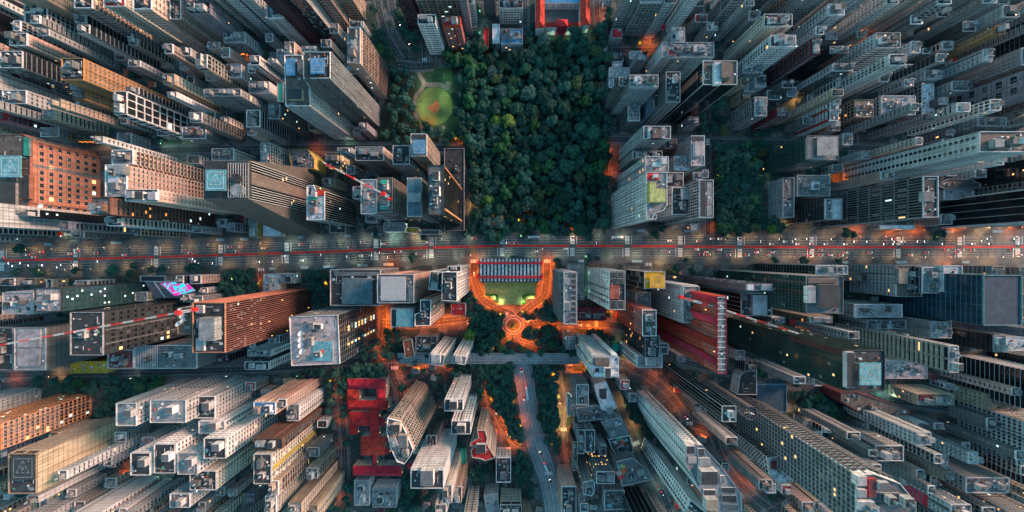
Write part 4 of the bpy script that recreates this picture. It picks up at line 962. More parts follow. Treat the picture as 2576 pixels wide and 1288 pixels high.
B((1757,453,1793,548), .80, 'grid/lines', 'lgrey', 'dark', "tower with white frame around roof rooms", bay=3, extra=blocks((1762,458,1775,545,1.2,'white','dark'),(1778,458,1790,545,.6,'white','light')), items=None)
B((1737,342,1771,417), .87, 'wide', 'lgrey', 'pinkish', "pale pink-roofed tower with open white frames", items=None, extra=blocks((1748,356,1770,392,4,'white','pinkish'),(1738,344,1768,354,1,'lgrey','dark')))
B((1695,392,1735,430), .89, 'wide', 'lgrey', 'white', "white-topped tower with dark window strips")
B((1690,472,1742,540), .85, 'wide/slabs', 'white', 'dark', "tower with white striped upper wall", extra=blocks((1718,474,1740,500,4,'white','light')))
B((1660,434,1718,470), .87, 'win', 'grey', 'brown', "cluttered roof with masts and vents", items=3)
B((2027,342,2107,404), .848, 'curtain', 'black', 'light', "black glass tower with pale grey pad", glass='g', items=None, fcol='dgrey', extra=both(hp(2054,344,2106,392,'light','grey',3,'P'), blocks((2030,346,2048,400,2,'lgrey','grey'))))
B((2118,336,2142,366), .95, 'blank', 'lgrey', 'pinkish', "square low roof right of the grey pad")
B((1968,447,1996,547), .945, 'win', 'lgrey', 'grey', "long grey roof with white rim by the grove", items=None)
B((2003,441,2086,494), .96, 'blank', 'lgrey', 'concrete' if 'concrete' in ROOFC else 'grey', "stained flat roof with white pyramid skylight", items=2, extra=blocks((2040,456,2062,478,3,'lgrey','white')))
B((2074,500,2116,552), .88, 'curtain/blank', 'grey', 'light', "ribbed grey office with white roof box", glass='k', items=None, extra=blocks((2096,502,2114,550,2,'white','white')))
B((2319,444,2357,547), .745, 'grid/blank', 'lgrey', 'dark', "long office slab with white fin columns", bay=2.6, fh=9.5, lit=.02, items=None, extra=blocks((2322,482,2350,506,3,'lgrey','grey')))
B((2459,332,2600,383), .71, 'vwin/wide', 'lgrey', 'brown', "huge pale slab with three dotted window rows", bay=7)
B((2637,470,2760,554), .80, 'fins', 'black', 'dark', "black slab with white vertical lines, right edge", fcol='white', glass='k', bay=8)
B((2631,392,2740,440), .85, 'curtain', 'black', 'dark', "black glass block cut by right edge, upper", glass='k')
B([(2360,470),(2366,456),(2385,450),(2440,452),(2464,462),(2464,474),(2375,476)], .95, 'curtain', 'black', 'dark', "rounded black roof between two long slabs", items=None)
B((2372,478,2446,502), .96, 'blank', 'lgrey', 'pinkish', "pale rectangular roof under rounded black roof", items=None)
B((2210,566,2300,577), .975, 'blank', 'lgrey', 'white', "pair of low white canopies by the avenue", items=None)
B((1735,562,1760,580), .98, 'band', 'purple', 'light', "violet-lit shop canopy by the avenue", litc='c', lit=1, items=None)
def louv(x0, y0, x1, y1, n):
    def f(root, L, h, loc):
        a = loc(x0, y1, 2); b = loc(x1, y0, 2); q = MB()
        for i in range(n): x = a[0]+(b[0]-a[0])*i/n; q.box(x, a[1], h+1.4, x+(b[0]-a[0])/n*.55, b[1], h+2.0)
        for j in range(8): y = a[1]+(b[1]-a[1])*j/7; q.box(a[0], y-.12, h+.14, b[0], y+.12, h+1.4)
        q.build('roof_louvres', FR, root)
    return f
# ---- left, below the avenue
B((91,725,159,783), .813, 'curtain/curtain', 'black', 'pinkish', "black glass tower with teal-lit window columns", glass='t', fcol='black', lit=.16, litc='c', items=2)
B((10,735,88,790), .85, 'win2/hlines', 'lgrey', 'pinkish', "pinkish low tower at left edge below avenue")
B((180,785,262,893), .79, 'sash/curtain', 'black', 'dark', "black tower with pale blind panels", glass='k', bay=4.6, fh=5.5, items=1)
B((40,824,118,930), .85, 'blank', 'dgrey', 'light', "broad grey roof slab at the lower left edge", items=None, extra=blocks((44,828,102,874,1.2,'lgrey','pinkish'),(44,877,100,922,1.2,'lgrey','pinkish')))
B((-20,824,36,930), .87, 'hlines', 'dgrey', 'dark', "dark ribbed block cut by left edge, lower")
B((340,868,497,926), .93, 'blank', 'grey', 'grey', "wide lattice roof below the brown louvred tower", items=3, extra=lambda root,L,h,loc: [ (lambda q: (q.box(min(p[0] for p in L)+1+i*1.9, min(p[1] for p in L)+1, h+.6, min(p[0] for p in L)+1.5+i*1.9, max(p[1] for p in L)-1, h+.9), q.build('roof_slat', FR, root)))(MB()) for i in range(14)])
B((274,880,338,926), .93, 'win2', 'lgrey', 'maroon', "low block with reddish and white roofs, left")
B((180,908,272,938), .97, 'blank', 'yellow', 'yellow', "low building with mustard roof beside left street", items=None)
B((162,840,189,890), .93, 'blank', 'dgrey', 'white', "narrow roof with four air units, lower left")
B((0,700,40,718), .97, 'win', 'grey', 'dark', "low block by the avenue, far left")
B((62,700,92,716), .97, 'band', 'tan', 'dark', "small lit pavilion by the avenue, left", litc='w', lit=1)
B((355,694,418,708), .98, 'blank', 'white', 'dark', "small flat-roofed pavilion with white rim, left", items=None)
def ledscreen():
    o = P(445, 727); root = empty('building', (*o, 0)); tag(root, "sloping roof covered by a pink and cyan light show", 'building')
    rel = lambda px, py, z: (*(Vector(P(px, py, z))-Vector(o)), z)
    b = MB(); pts = [(386,708),(470,704),(506,735),(486,746),(410,748)]; b.prism(ccw([rel(x, y, 0)[:2] for x, y in pts]), 0, 8, 0, 0); b.build('wall', wallm('purple'), root)
    m = bpy.data.materials.new("led_screen"); m.use_nodes = True; n = m.node_tree.nodes; l = m.node_tree.links; bs = n["Principled BSDF"]; tc = n.new("ShaderNodeTexCoord")
    no = n.new("ShaderNodeTexNoise"); no.inputs["Scale"].default_value = .12; no.inputs["Distortion"].default_value = 2.5; l.new(tc.outputs["Object"], no.inputs[0]); cr = n.new("ShaderNodeValToRGB"); e = cr.color_ramp.elements
    e[0].position = .36; e[0].color = (.05,.0,.12,1); e[1].position = .62; e[1].color = (.0,.6,.9,1)
    for p_, c_ in ((.44,(.9,.02,.35,1)),(.50,(.1,.05,.3,1)),(.56,(.0,.75,.6,1))): x = e.new(p_); x.color = c_
    l.new(no.outputs[0], cr.inputs[0]); l.new(cr.outputs[0], bs.inputs["Emission Color"]); bs.inputs["Emission Strength"].default_value = 0.55; bs.inputs["Base Color"].default_value = (.03,.03,.03,1)
    s_ = MB(); s_.poly([rel(*p, 8.05) for p in ((402,712),(468,708),(492,731),(440,745))][::-1]); s_.build('light_screen', m, root)
    q = MB(); q.bar(rel(388,710,9), rel(470,706,9), .9); q.bar(rel(388,710,9), rel(415,748,9), .9); q.build('rim', FR, root)
    BUILT.append((hull(pts), ccw([P(*p) for p in pts]), 8, "light-show roof"))
ledscreen()
def finroof(root, L, h, loc):
    for (x0,y0,x1,y1,bh,wc,rc) in ((493,768,512,788,1.5,'white','light'),(500,800,540,858,6,'lgrey','light'),(493,852,514,882,1.5,'white','light')):
        a = loc(x0, y0, bh); b = loc(x1, y1, bh); inst('lift_house', boxmesh('roof_block', abs(b[0]-a[0]), abs(b[1]-a[1]), bh, wallm(wc), roofm(rc)), root, ((a[0]+b[0])/2, (a[1]+b[1])/2, h+.14))
    for i in range(5): a = loc(548, 780+i*18); inst('air_conditioner', acunit_mesh(), root, (a[0], a[1], h+.14), 0, (1.6, 1.6, 1.4))
B((487,761,569,886), .705, 'fins/lines', 'bronze', 'dark', "brown louvred tower with roof machinery", fcol='brick', bay=1.9, lit=.03, items=None, extra=finroof)
def dishes(pts, sc):
    def f(root, L, h, loc):
        for (x, y) in pts: a = loc(x, y, 2); inst('satellite_dish', dish_mesh(), root, (a[0], a[1], h+.14), R(200), (sc, sc, sc))
    return f
B((449,774,484,840), .72, 'win', 'tan', 'brown', "tan penthouse roof with big white dishes", items=None, extra=dishes(((458,782),(464,795),(466,806),(455,815)), 2.2))
def litcols(root, L, h, loc):
    x = max(p[0] for p in L)+.25; ys = [p[1] for p in L]; ya, yb = min(ys), max(ys)
    for f_ in (.30, .36, .66):
        for i in range(9):
            if (i+int(f_*10)) % 5: inst('window', winmesh(2.4, 3.4, LW if i % 3 else LC, FRD), root, (x+.25+(f_*2-1)*-.0+1.2*(1-f_)*0, yb-(yb-ya)*f_-i*.0, 8+i*(h-14)/9), math.pi/2)
B((732,794,854,917), .79, 'curtain/curtain', 'lgrey', 'pinkish', "square rooftop with red dot and four dishes", glass='k', lit=.004, litc='w', bay=5, rot=-2.5, items=2, extra=both(litcols, dishes(((762,839),(762,854),(762,868),(765,883)), 2.6), blocks((787,858,838,908,.8,'lgrey','teal'),(780,816,808,828,3,'white','dark')), lambda root,L,h,loc: (lambda q: (q.cyl(*loc(811,884,1)[:2], h+1.1, h+1.16, 1.8, seg=16), q.build('red_dot', REDP, root)))(MB())))
B((617,909,678,929), .905, 'win/lines', 'white', 'dark', "white slot-window block beside the lower street", bay=5)
B((625,879,684,895), .91, 'win/hlines', 'white', 'grey', "twin white block above the slot-window block", bay=5)
B((664,689,700,734), .965, 'win', 'white', 'white', "white stepped house beside the avenue garden", items=2)
B((702,688,742,712), .97, 'win', 'white', 'light', "white flat house with lit doorway by avenue", litc='c', lit=.5)
B((832,678,958,768), .86, 'grid/lines', 'lgrey', 'dark', "wide grey tower with glazed rooftop court", glass='k', items=None, extra=both(louv(861,701,935,763,18), blocks((860,700,936,764,2,'lgrey','glazed'),(840,684,952,694,1,'grey','grey'))))
B((950,690,1042,762), .807, 'solid_fins/blank', 'pink', 'grey', "tower with white louvre grid on roof", items=None, bay=20, extra=both(louv(958,697,1021,756,26), blocks((1028,720,1040,758,1.5,'lgrey','grey'))))
B((1081,683,1118,730), .80, 'win', 'lgrey', 'dark', "small tower with cluttered dark roof, center left", rot=6)
B([(1113,684),(1150,684),(1150,758),(1111,756)], .775, 'sash/blank', 'white', 'dark', "grey-roofed tower with peach framed corner", bay=3.2, items=1)
B((1127,669,1160,683), .82, 'win', 'lgrey', 'dark', "dark box tower between museum and peach tower")
B((984,776,1040,822), .82, 'grid', 'lgrey', 'dark', "square tower topped by large blue pad", items=None, extra=hp(997,777,1039,821,'teal','grey',2.5,'P'))
B([(1058,754),(1085,754),(1083,819),(1044,819),(1044,790),(1058,786)], .808, 'sash/blank', 'pink', 'dark', "peach window-strip tower beside the blue pad", bay=3, items=1)
B((1135,762,1171,794), .965, 'win', 'cream', 'red', "red-roofed villa left of the museum gardens", items=None)
B((1124,738,1156,760), .96, 'win', 'grey', 'grey', "grey house above the red-roofed villa")
B([(1014,858),(1036,853),(1044,900),(1020,900)], .965, 'win', 'white', 'rust', "orange-red tiled house beside the viaduct end", items=None)
B((1046,845,1099,888), .965, 'blank', 'grey', 'dark', "flat black roof beside the orange-red house", items=1)
B((1081,890,1117,918), .83, 'win/win', 'white', 'grey', "white twin tower nearest the viaduct, left", rot=9, bay=2.6, extra=blocks((1085,893,1108,914,2.5,'white','light')), items=None)
B((1139,894,1172,915), .82, 'win/win', 'white', 'pinkish', "white twin tower nearest the viaduct, right", rot=9, bay=2.6, litc='w', extra=blocks((1145,896,1160,911,2.5,'white','pinkish')), items=None)
# ---- right, below the avenue
B((1418,684,1451,815), .79, 'balc/wide', 'lgrey', 'light', "grey balcony slab right of the museum road", bay=4.4, balc=6, litc='o', lit=.06, items=None, extra=blocks(*[(1436,688+i*14,1449,698+i*14,1.0,'white','dark') for i in range(9)], (1420,700,1433,716,3,'white','light'),(1420,760,1433,780,3,'white','grey')))
B((1430,664,1468,754), .965, 'blank', 'lgrey', 'light', "low grey hall behind the balcony slab", items=2)
B((1532,681,1572,779), .78, 'win/lines', 'white', 'dark', "white tower with rows of tiny square windows", fh=8, bay=2.6, items=None, extra=blocks((1534,718,1557,752,1.5,'red','rust'),(1534,684,1550,697,.8,'white','dark'),(1553,684,1569,697,.8,'white','dark'),(1534,700,1550,713,.8,'white','dark'),(1553,700,1569,713,.8,'white','dark'),(1534,756,1550,776,.8,'white','dark'),(1553,756,1569,776,.8,'white','dark')))
B((1452,777,1525,806), .965, 'win', 'red', 'maroon', "dark red pyramid roofs above orange street", items=2)
B((1620,683,1672,726), .846, 'lines/blank', 'lgrey', 'yellow', "tower with yellow rooftop landing deck", items=None, glass='d', extra=lambda root,L,h,loc: (lambda a, b: helipad(root, (a[0]+b[0])/2, (a[1]+b[1])/2, h+.14, abs(b[0]-a[0]), abs(a[1]-b[1]), 'yellow', 'grey', 2.0, 'H', '4'))(loc(1634,692,2), loc(1671,724,2)))
B((1599,736,1636,779), .916, 'hlines/blank', 'lgrey', 'grey', "grey louvred block with stained roof", items=None)
B((1717,720,1758,811), .816, 'sash/slabs', 'white', 'light', "white panel-grid tower under the crane", bay=3)
B((1615,779,1650,845), .80, 'sash/win', 'red', 'brown', "red and white banded tower, lower right", fcol='white')
B((1622,844,1658,899), .845, 'wide/win', 'dgrey', 'dark', "dark-roofed window tower below the banded one", litc='o', lit=.08)
B((1648,864,1680,890), .87, 'win', 'lgrey', 'dark', "stepped grey tower with white cube on top")
B((1602,892,1665,924), .863, 'vwin/win', 'white', 'light', "white tower with low hipped roof boxes", extra=blocks((1627,900,1650,920,4,'white','light')), items=None)
def redtower(root, L, h, loc):
    x0 = min(p[0] for p in L); ys = [p[1] for p in L]; ya, yb = min(ys), max(ys)
    for f_ in (0, .27, .56, .80):
        q = MB(); y = yb-(yb-ya)*f_; q.box(x0-2.2, y-6.2, .5, x0-.05, y-.2, h-.4); q.build('red_pier', wallm('red'), root)
    for i in range(14): a = loc(1804, 748+i*14, 1); b_ = loc(1824, 748+i*14, 1); q = MB(); q.bar((*a[:2], h+1.2), (*b_[:2], h+1.2), .35); q.build('roof_truss', FR, root)
B((1803,744,1825,939), .715, 'vwin/blank', 'red', 'light', "tall red-piered tower with lattice roof deck", bay=3, fh=3.6, items=None, extra=redtower)
B([(1488,897),(1556,897),(1556,948),(1490,948)], .775, 'vwin/hlines', 'white', 'white', "white tower with two long white roof bands", items=None, bay=2.4, extra=both(blocks((1496,903,1533,922,3,'dgrey','brown'),(1483,918,1556,926,1,'white','white'),(1522,926,1537,950,6,'white','dark'),(1495,938,1556,947,2,'white','white')), lambda root,L,h,loc: [(lambda q: (q.box(min(p[0] for p in L)+a_, max(p[1] for p in L)+.6, 1, min(p[0] for p in L)+a_+5, max(p[1] for p in L)+2.4, h-.5), q.build('white_pier', wallm('white'), root)))(MB()) for a_ in (0, 19)]))
B((1424,845,1447,878), .93, 'curtain', 'white', 'light', "green glass stair block beside white banded tower", glass='g', litc='c')
B((1540,864,1559,889), .985, 'blank', 'green', 'green', "green sports court among the trees", items=None, nowin=True, cat='sports court', name='sports_court')
B((1863,738,1940,794), .81, 'lines/hlines', 'black', 'dark', "black tower with white-roofed penthouse", glass='k', fcol='lgrey', bay=4, items=None, extra=blocks((1893,743,1930,792,3,'white','white'),(1866,742,1880,756,2,'grey','grey')))
B((1880,714,1941,731), .74, 'blank/lines', 'purple', 'grey', "narrow purple-grey slab with white end box", extra=blocks((1880,716,1896,730,2,'white','white'),(1918,716,1940,730,2,'white','light')), items=None)
B((2025,694,2118,788), .70, 'curtain/blank', 'lgrey', 'grey', "green glass tower with framed grey roof", glass='g', fcol='dgrey', items=None, lit=.01, litc='c', extra=blocks((2030,720,2052,762,3,'white','light'),(2062,716,2112,775,4,'grey','dark'),(2034,700,2106,712,1,'pink','brown')))
B((2032,795,2092,812), .88, 'grid/win2', 'tan', 'white', "tan arcade block with white and orange roof boxes", bay=4, litc='o')
B((2050,668,2130,690), .80, 'curtain/grid', 'lgrey', 'light', "dark slab squeezed along the avenue, right", glass='k', lit=.03)
B((2122,880,2222,982), .65, 'curtain/curtain', 'tan', 'dark', "tallest green glass tower with blue pad", glass='g', fcol='black', lit=.02, items=None, extra=both(hp(2160,912,2214,968,'teal','tan',4,'P'), blocks((2130,886,2150,976,3,'white','dark'))))
B((2384,869,2407,936), .74, 'slabs/win2', 'lgrey', 'light', "black and white lined tower with zigzag crown", fcol='cream', glass='k', bay=12, lit=.07, litc='w')
B((2684,955,2760,1060), .80, 'hlines', 'black', 'dark', "black slab with thin white lines, lower right", glass='k', fcol='white')
B((2252,668,2317,746), .88, 'wide/blank', 'lgrey', 'brown', "grey window-row block by the avenue, right", extra=blocks((2260,676,2284,714,3,'lgrey','tan')), litc='w')
B((2317,672,2368,737), .86, 'hlines', 'lgrey', 'light', "pale stepped roof terrace by the avenue, right", items=3)
B((2370,668,2417,734), .85, 'win2', 'white', 'white', "white roof with red machine box, right", extra=blocks((2386,692,2402,710,3,'red','rust')), items=None)
B((2470,692,2567,818), .78, 'curtain/curtain', 'black', 'navy', "blue-black glass tower near right edge", glass='b', fcol='teal', bay=9, items=None, lit=.01, litc='c')
B((2147,765,2267,798), .90, 'win/blank', 'lgrey', 'pinkish', "low stepped roofs beside the green glass tower")
B((2179,804,2277,827), .92, 'win2', 'lgrey', 'grey', "framed roof with rooftop room, right")
B((2340,808,2390,850), .87, 'solid_fins', 'lgrey', 'light', "ribbed metal shed tower, right", bay=5)
B((2497,842,2520,885), .87, 'curtain', 'dgrey', 'light', "dark ribbed tower with pale roof strip, right", glass='k')
B((2527,847,2600,882), .90, 'blank', 'lgrey', 'white', "white curved roof at the right edge", items=None)
B((2535,800,2600,815), .93, 'win', 'tan', 'dark', "brightly lit yellow window block, right edge", litc='w', lit=1.2)
B((2217,906,2330,952), .965, 'win2', 'lgrey', 'pinkish', "low pale rounded block behind blue pad", items=3)
B([(1860,945),(1868,936),(1880,932),(1902,932),(1902,992),(1852,992)], .97, 'blank', 'white', 'dark', "black roof with white curved rim", items=None)
B((1902,966,1977,1036), .985, 'blank', 'blue', 'navy', "blue sports court below the black curved roof", items=None, nowin=True, cat='sports court', name='sports_court')
B((1850,880,1872,905), .95, 'win', 'lgrey', 'light', "small white-roofed block beside the red-piered tower")
# ---- bottom left
B((-150,1024,-72,1076), .87, 'win2/band', 'lgrey', 'grey', "pale grey slab leaving the left edge, lower")
B((-100,1066,0,1133), .82, 'bigwin/win', 'orange', 'dark', "orange-brown slab leaving the left edge, lower", litc='w', lit=.08)
B((25,1140,95,1240), .812, 'solid_fins/slabs', 'tan', 'dark', "long tan slab with dark pad, lower left", bay=16, items=None, extra=hp(30,1146,90,1206,'dark','grey',3,'P'))
for (r_, k_, lb) in (((295,1013,346,1070), .83, "highest pale tower of the lower left cluster"), ((380,1005,470,1062), .83, "second pale tower of the lower left cluster"), ((491,996,543,1051), .863, "pale tower with dark round roof patch, lower left"),
    ((502,1058,567,1089), .86, "flat-roofed pale tower right of the cluster middle"), ((515,1101,570,1152), .82, "black-roofed pale tower in the cluster middle"), ((449,1138,499,1192), .83, "pale tower with rounded roof tank, lower left"),
    ((331,1138,380,1194), .83, "lowest-left pale tower with dark roof"), ((390,1116,442,1189), .83, "pale tower between the two dark roofs")):
    x0, y0, x1, y1 = r_; mx_, my_ = (x0+x1)/2, (y0+y1)/2
    B(r_, k_, 'sash/win', 'white', 'dark' if 'dark' in lb or 'black' in lb else 'light', lb, bay=4.2, items=None, lit=.02, extra=blocks((mx_-10, my_-9, mx_+9, my_+9, 5.5, 'white', 'grey')))
B((480,1183,546,1231), .85, 'win', 'cream', 'dark', "tan pale tower with cluttered lit roof", litc='o')
B((430,1240,480,1275), .86, 'win', 'lgrey', 'grey', "grey tower low in the bottom left cluster")
B((150,1309,222,1362), .83, 'win/blank', 'white', 'maroon', "white-windowed slab with dark red side wall", fcol=None, bay=4)
B((55,1300,110,1345), .88, 'win/win2', 'lgrey', 'grey', "grey slab cut by the bottom left corner")
B((640,1010,695,1040), .84, 'win/solid_fins', 'pink', 'blue', "pink ribbed tower with small blue roof", bay=4)
B((700,1003,722,1022), .85, 'win/solid_fins', 'pink', 'dark', "slim pink ribbed tower beside the blue-roofed one", bay=3)
B((723,1016,754,1058), .886, 'sash/blank', 'white', 'light', "white tower with coloured window panels", litc='o')
B((638,1102,712,1128), .818, 'bigwin/blank', 'brown', 'dark', "dark slab with copper-brown upper wall", fcol='brown')
B((640,1141,684,1216), .813, 'sash/win', 'cream', 'dark', "tower with mustard stripe down its windows", bay=3.6, lit=.05, extra=lambda root,L,h,loc: (lambda q: (q.box(max(p[0] for p in L)+.22, -3, 2, max(p[0] for p in L)+.7, 1.5, h-1), q.build('mustard_panel', wallm('yellow'), root)))(MB()))
B((684,1208,702,1244), .816, 'balc/win', 'pink', 'dark', "peach balcony slab behind the mustard stripe", bay=4)
B((669,1246,697,1290), .82, 'sash', 'cream', 'dark', "cream slab with teal windows, bottom", bay=4)
B((727,1262,760,1300), .83, 'wide/blank', 'tan', 'light', "tan slab with framed dark windows, bottom", bay=4)
B((770,1270,800,1310), .86, 'win/blank', 'tan', 'tan', "plain tan slab at the bottom edge")
# red hospital complex
def hospital():
    h = 11; o = P(925, 1080); root = empty('hospital', (*o, 0)); tag(root, "sprawling red-roofed hospital wings among trees, lower left", 'hospital')
    for (x0, y0, x1, y1, h) in ((872,953,970,978,11),(872,979,903,1006,11.6),(946,979,970,1006,11.6),(873,1007,976,1031,11),(878,1036,929,1072,11.2),(878,1073,899,1094,10.8),(954,1051,968,1071,10.4),(930,1032,953,1097,12.2),(907,1098,968,1146,11),(936,1147,947,1171,9.5),(969,1100,978,1116,9.5),(969,1126,979,1144,9.5),(886,1172,1010,1198,11)):
        a = Vector(P(x0, y1, h))-Vector(o); b = Vector(P(x1, y0, h))-Vector(o); w_, d_ = b.x-a.x, b.y-a.y
        q = MB(); q.box(a.x+.5, a.y+.5, 0, b.x-.5, b.y-.5, h-.5); q.build('wall', wallm('cream'), root)
        r_ = min(w_, d_)/2*.98; rh = min(6, r_*.75); A = [(a.x,a.y,h-.4),(b.x,a.y,h-.4),(b.x,b.y,h-.4),(a.x,b.y,h-.4)]; q = MB()
        p0 = (a.x+r_, a.y+r_, h+rh); p1 = (b.x-r_, b.y-r_, h+rh)
        if w_ > d_: q.poly([A[0],A[1],p1,p0]); q.poly([A[1],A[2],p1]); q.poly([A[2],A[3],p0,p1]); q.poly([A[3],A[0],p0])
        else: q.poly([A[0],A[1],p0]); q.poly([A[1],A[2],p1,p0]); q.poly([A[2],A[3],p1]); q.poly([A[3],A[0],p0,p1])
        q.poly(A[::-1]); q.build('roof', roofm('red'), root)
        for k in range(int(d_/4)): inst('window', winmesh(1.6,1.8,LW if k % 5 == 0 else GL[0],FR), root, (b.x-.5, a.y+2+k*4, h-3.5), math.pi/2)
    BUILT.append((hull([(874,958),(985,958),(1010,1172),(1010,1200),(888,1200)]), ccw([P(874,960),P(972,960),P(985,1142),P(1008,1198),P(888,1198)]), h, "red hospital"))
hospital()
def brownstripe(root, L, h, loc):
    for f_, ei in ((.25, 0), (.8, 0), (.5, 1), (.3, 2), (.75, 2)):
        a = Vector(L[ei]).to_2d(); b = Vector(L[(ei+1) % len(L)]).to_2d(); u = (b-a).normalized(); nr = Vector((u.y, -u.x)); c = a.lerp(b, f_)
        q = MB(); q.obox((c.x, c.y, 1), (u.x*1.4, u.y*1.4, 0), (nr.x*1.7, nr.y*1.7, 0), (0, 0, h-1.5)); q.build('brown_stripe', wallm('brown'), root)
B([(976,1050),(1008,1058),(1022,1085),(1040,1128),(1034,1145),(1018,1166),(1000,1160),(985,1130),(973,1085)], .77, 'balc/balc', 'pink', 'grey', "peach tower of curved balconies, lower middle", curved=True, balc=3.2, bay=4, fcol='cream', items=2, extra=both(blocks((1012,1134,1026,1150,3,'cream','green'),(986,1068,1006,1088,5,'cream','dark'),(1000,1096,1024,1126,4,'cream','grey'),(990,1112,998,1130,2,'white','light')), brownstripe))
B((1119,1003,1165,1033), .825, 'sash/win', 'white', 'dark', "upper white twin tower below the viaduct", bay=2.8, items=None, extra=blocks((1131,1010,1150,1030,5,'white','dark')))
B((1136,1058,1184,1091), .838, 'sash/win', 'white', 'dark', "lower white twin tower below the viaduct", bay=2.8, items=None, extra=blocks((1149,1070,1170,1088,5,'white','dark')))
B([(1200,1081),(1220,1081),(1226,1100),(1224,1112),(1232,1128),(1246,1150),(1222,1158),(1205,1152),(1188,1150),(1184,1132),(1198,1120),(1182,1120),(1184,1112),(1204,1100)], .87, 'win', 'pink', 'red', "pink tower with red zigzag roof", items=None, extra=blocks((1198,1118,1222,1140,3,'white','dark')))
B((1034,1180,1116,1227), .81, 'grid/slabs', 'white', 'dark', "big white tower with slatted upper wall", bay=4, items=None, extra=blocks((1058,1184,1090,1222,5,'white','grey')))
B((1114,1218,1137,1263), .84, 'win/blank', 'cream', 'pinkish', "plain beige slab beside the slatted tower", bay=3)
B((1139,1223,1161,1263), .89, 'balc/blank', 'pink', 'brown', "pink slab with brown balconies, bottom middle")
B((1074,1094,1098,1120), .907, 'win/win2', 'grey', 'dark', "grey windowless-topped block behind the peach tower")
B((1095,1268,1122,1300), .88, 'win', 'white', 'grey', "small white stepped tower at the bottom middle")
B((1165,1300,1195,1330), .88, 'win/wide', 'cream', 'dark', "cream slab with orange-lit window, bottom edge")
B((892,1206,930,1270), .965, 'win', 'white', 'pinkish', "patched pink and white roofs below the hospital", items=3)
B((938,1225,998,1275), .965, 'win', 'white', 'light', "cluttered small roofs beside the patched ones", items=3)
B((1158,1126,1172,1166), .985, 'blank', 'green', 'green', "narrow green court beside the white twins", items=None, nowin=True, cat='sports court', name='sports_court')
B((1248,1150,1285,1212), .95, 'win', 'white', 'dark', "small white-edged block left of the bus avenue")
B([(1217,1245),(1252,1240),(1258,1290),(1225,1290)], .955, 'blank', 'lgrey', 'light', "slanted pale roof at the bottom middle", items=None)
B((1258,1268,1312,1300), .935, 'win/slabs', 'cream', 'dark', "cream window-band block at the bottom middle")
B((1316,1292,1336,1330), .94, 'win2', 'tan', 'tan', "small tan slab by the bus avenue foot")
# ---- bottom right
B((1449,966,1480,1018), .90, 'grid/blank', 'lgrey', 'light', "grey tower with orange-lit lattice side by the mall", litc='o', lit=.08)
B([(1493,966),(1524,958),(1552,1025),(1528,1034),(1512,1030)], .95, 'blank', 'lgrey', 'white', "white mall roof with dark solar panels", items=None, extra=blocks((1508,978,1526,1004,.5,'dgrey','dark')))
B([(1448,1026),(1500,1018),(1538,1030),(1556,1048),(1540,1052),(1455,1060)], .955, 'blank', 'grey', 'grey', "mall roof of grey stepped panels", items=3)
B([(1512,1062),(1562,1048),(1580,1082),(1578,1092),(1535,1100)], .945, 'win', 'lgrey', 'light', "pale cluttered mall roof beside the street", items=3)
B([(1530,1104),(1584,1094),(1594,1136),(1560,1146),(1540,1130)], .94, 'win', 'grey', 'dark', "dark mall roof with bright painted mural", items=1, extra=lambda root,L,h,loc: [(lambda q: (q.poly([(a_[0]+math.cos(t)*r_*(1+.3*math.sin(3*t+i)), a_[1]+math.sin(t)*r_*.8, h+.16+i*.01) for t in [2*math.pi*k/12 for k in range(12)]]), q.build('mural_patch', mat("mural_"+str(i % 6), c_, .8, .2, .8), root)))(MB()) for i, (a_, r_, c_) in enumerate((loc(x, y), r_, c_) for x, y, r_, c_ in ((1568,1108,4,(.7,.1,.03)),(1556,1104,4,(.05,.3,.2)),(1562,1122,4.5,(.6,.02,.08)),(1574,1106,2.4,(.1,.45,.55)),(1549,1112,2.5,(.5,.5,.5)),(1566,1130,2.5,(.7,.15,.05))))])
B((1453,1080,1469,1140), .93, 'hlines', 'lgrey', 'dark', "strip roof of air units at the mall", items=3)
B((1471,1080,1496,1136), .92, 'win', 'grey', 'dark', "dark roof with row of round white tanks", items=None, extra=lambda root,L,h,loc: [inst('water_tank', tank_mesh(), root, (*loc(1487+3*math.sin(i), 1092+i*6)[:2], h+.14)) for i in range(7)])
B((1500,1185,1545,1215), .885, 'win/win', 'grey', 'dark', "grey tower with orange and white windows, bottom", litc='w', lit=.25, bay=3)
B([(1466,1212),(1490,1206),(1496,1212),(1494,1240),(1486,1247),(1466,1240)], .90, 'win/blank', 'lgrey', 'light', "pale curved-edge tower with yellow windows", litc='w', lit=.3, items=1)
B([(1550,1160),(1590,1150),(1628,1180),(1640,1205),(1565,1222)], .90, 'win', 'grey', 'grey', "stepped grey rooftop with graffiti-painted side", items=3, extra=lambda root,L,h,loc: [(lambda q: (q.poly([(a_[0]+math.cos(t)*r_*(1+.3*math.sin(2*t+i)), a_[1]+math.sin(t)*r_*.9, h+.18+i*.01) for t in [2*math.pi*k/12 for k in range(12)]]), q.build('mural_patch', mat("muralb_"+str(i), c_, .8, .2, .8), root)))(MB()) for i, (a_, r_, c_) in enumerate((loc(x, y), r_, c_) for x, y, r_, c_ in ((1562,1200,3.5,(.7,.03,.03)),(1568,1185,3.5,(.65,.15,.03)),(1557,1190,3,(.6,.35,.3)),(1566,1172,2.8,(.5,.35,.05)),(1556,1174,2.4,(.1,.3,.35)),(1575,1180,2,(.6,.08,.05))))])
B((1560,1130,1592,1148), .95, 'blank', 'white', 'white', "white roof patch amid the mall roofs", items=None)
B((1600,1310,1655,1360), .87, 'lines', 'black', 'dark', "black-lined slab running off the bottom", glass='k', fcol='lgrey')
B((1413,1222,1449,1300), .905, 'blank', 'pink', 'dark', "peach flat-topped slab with round rooftop tanks", nowin=False)
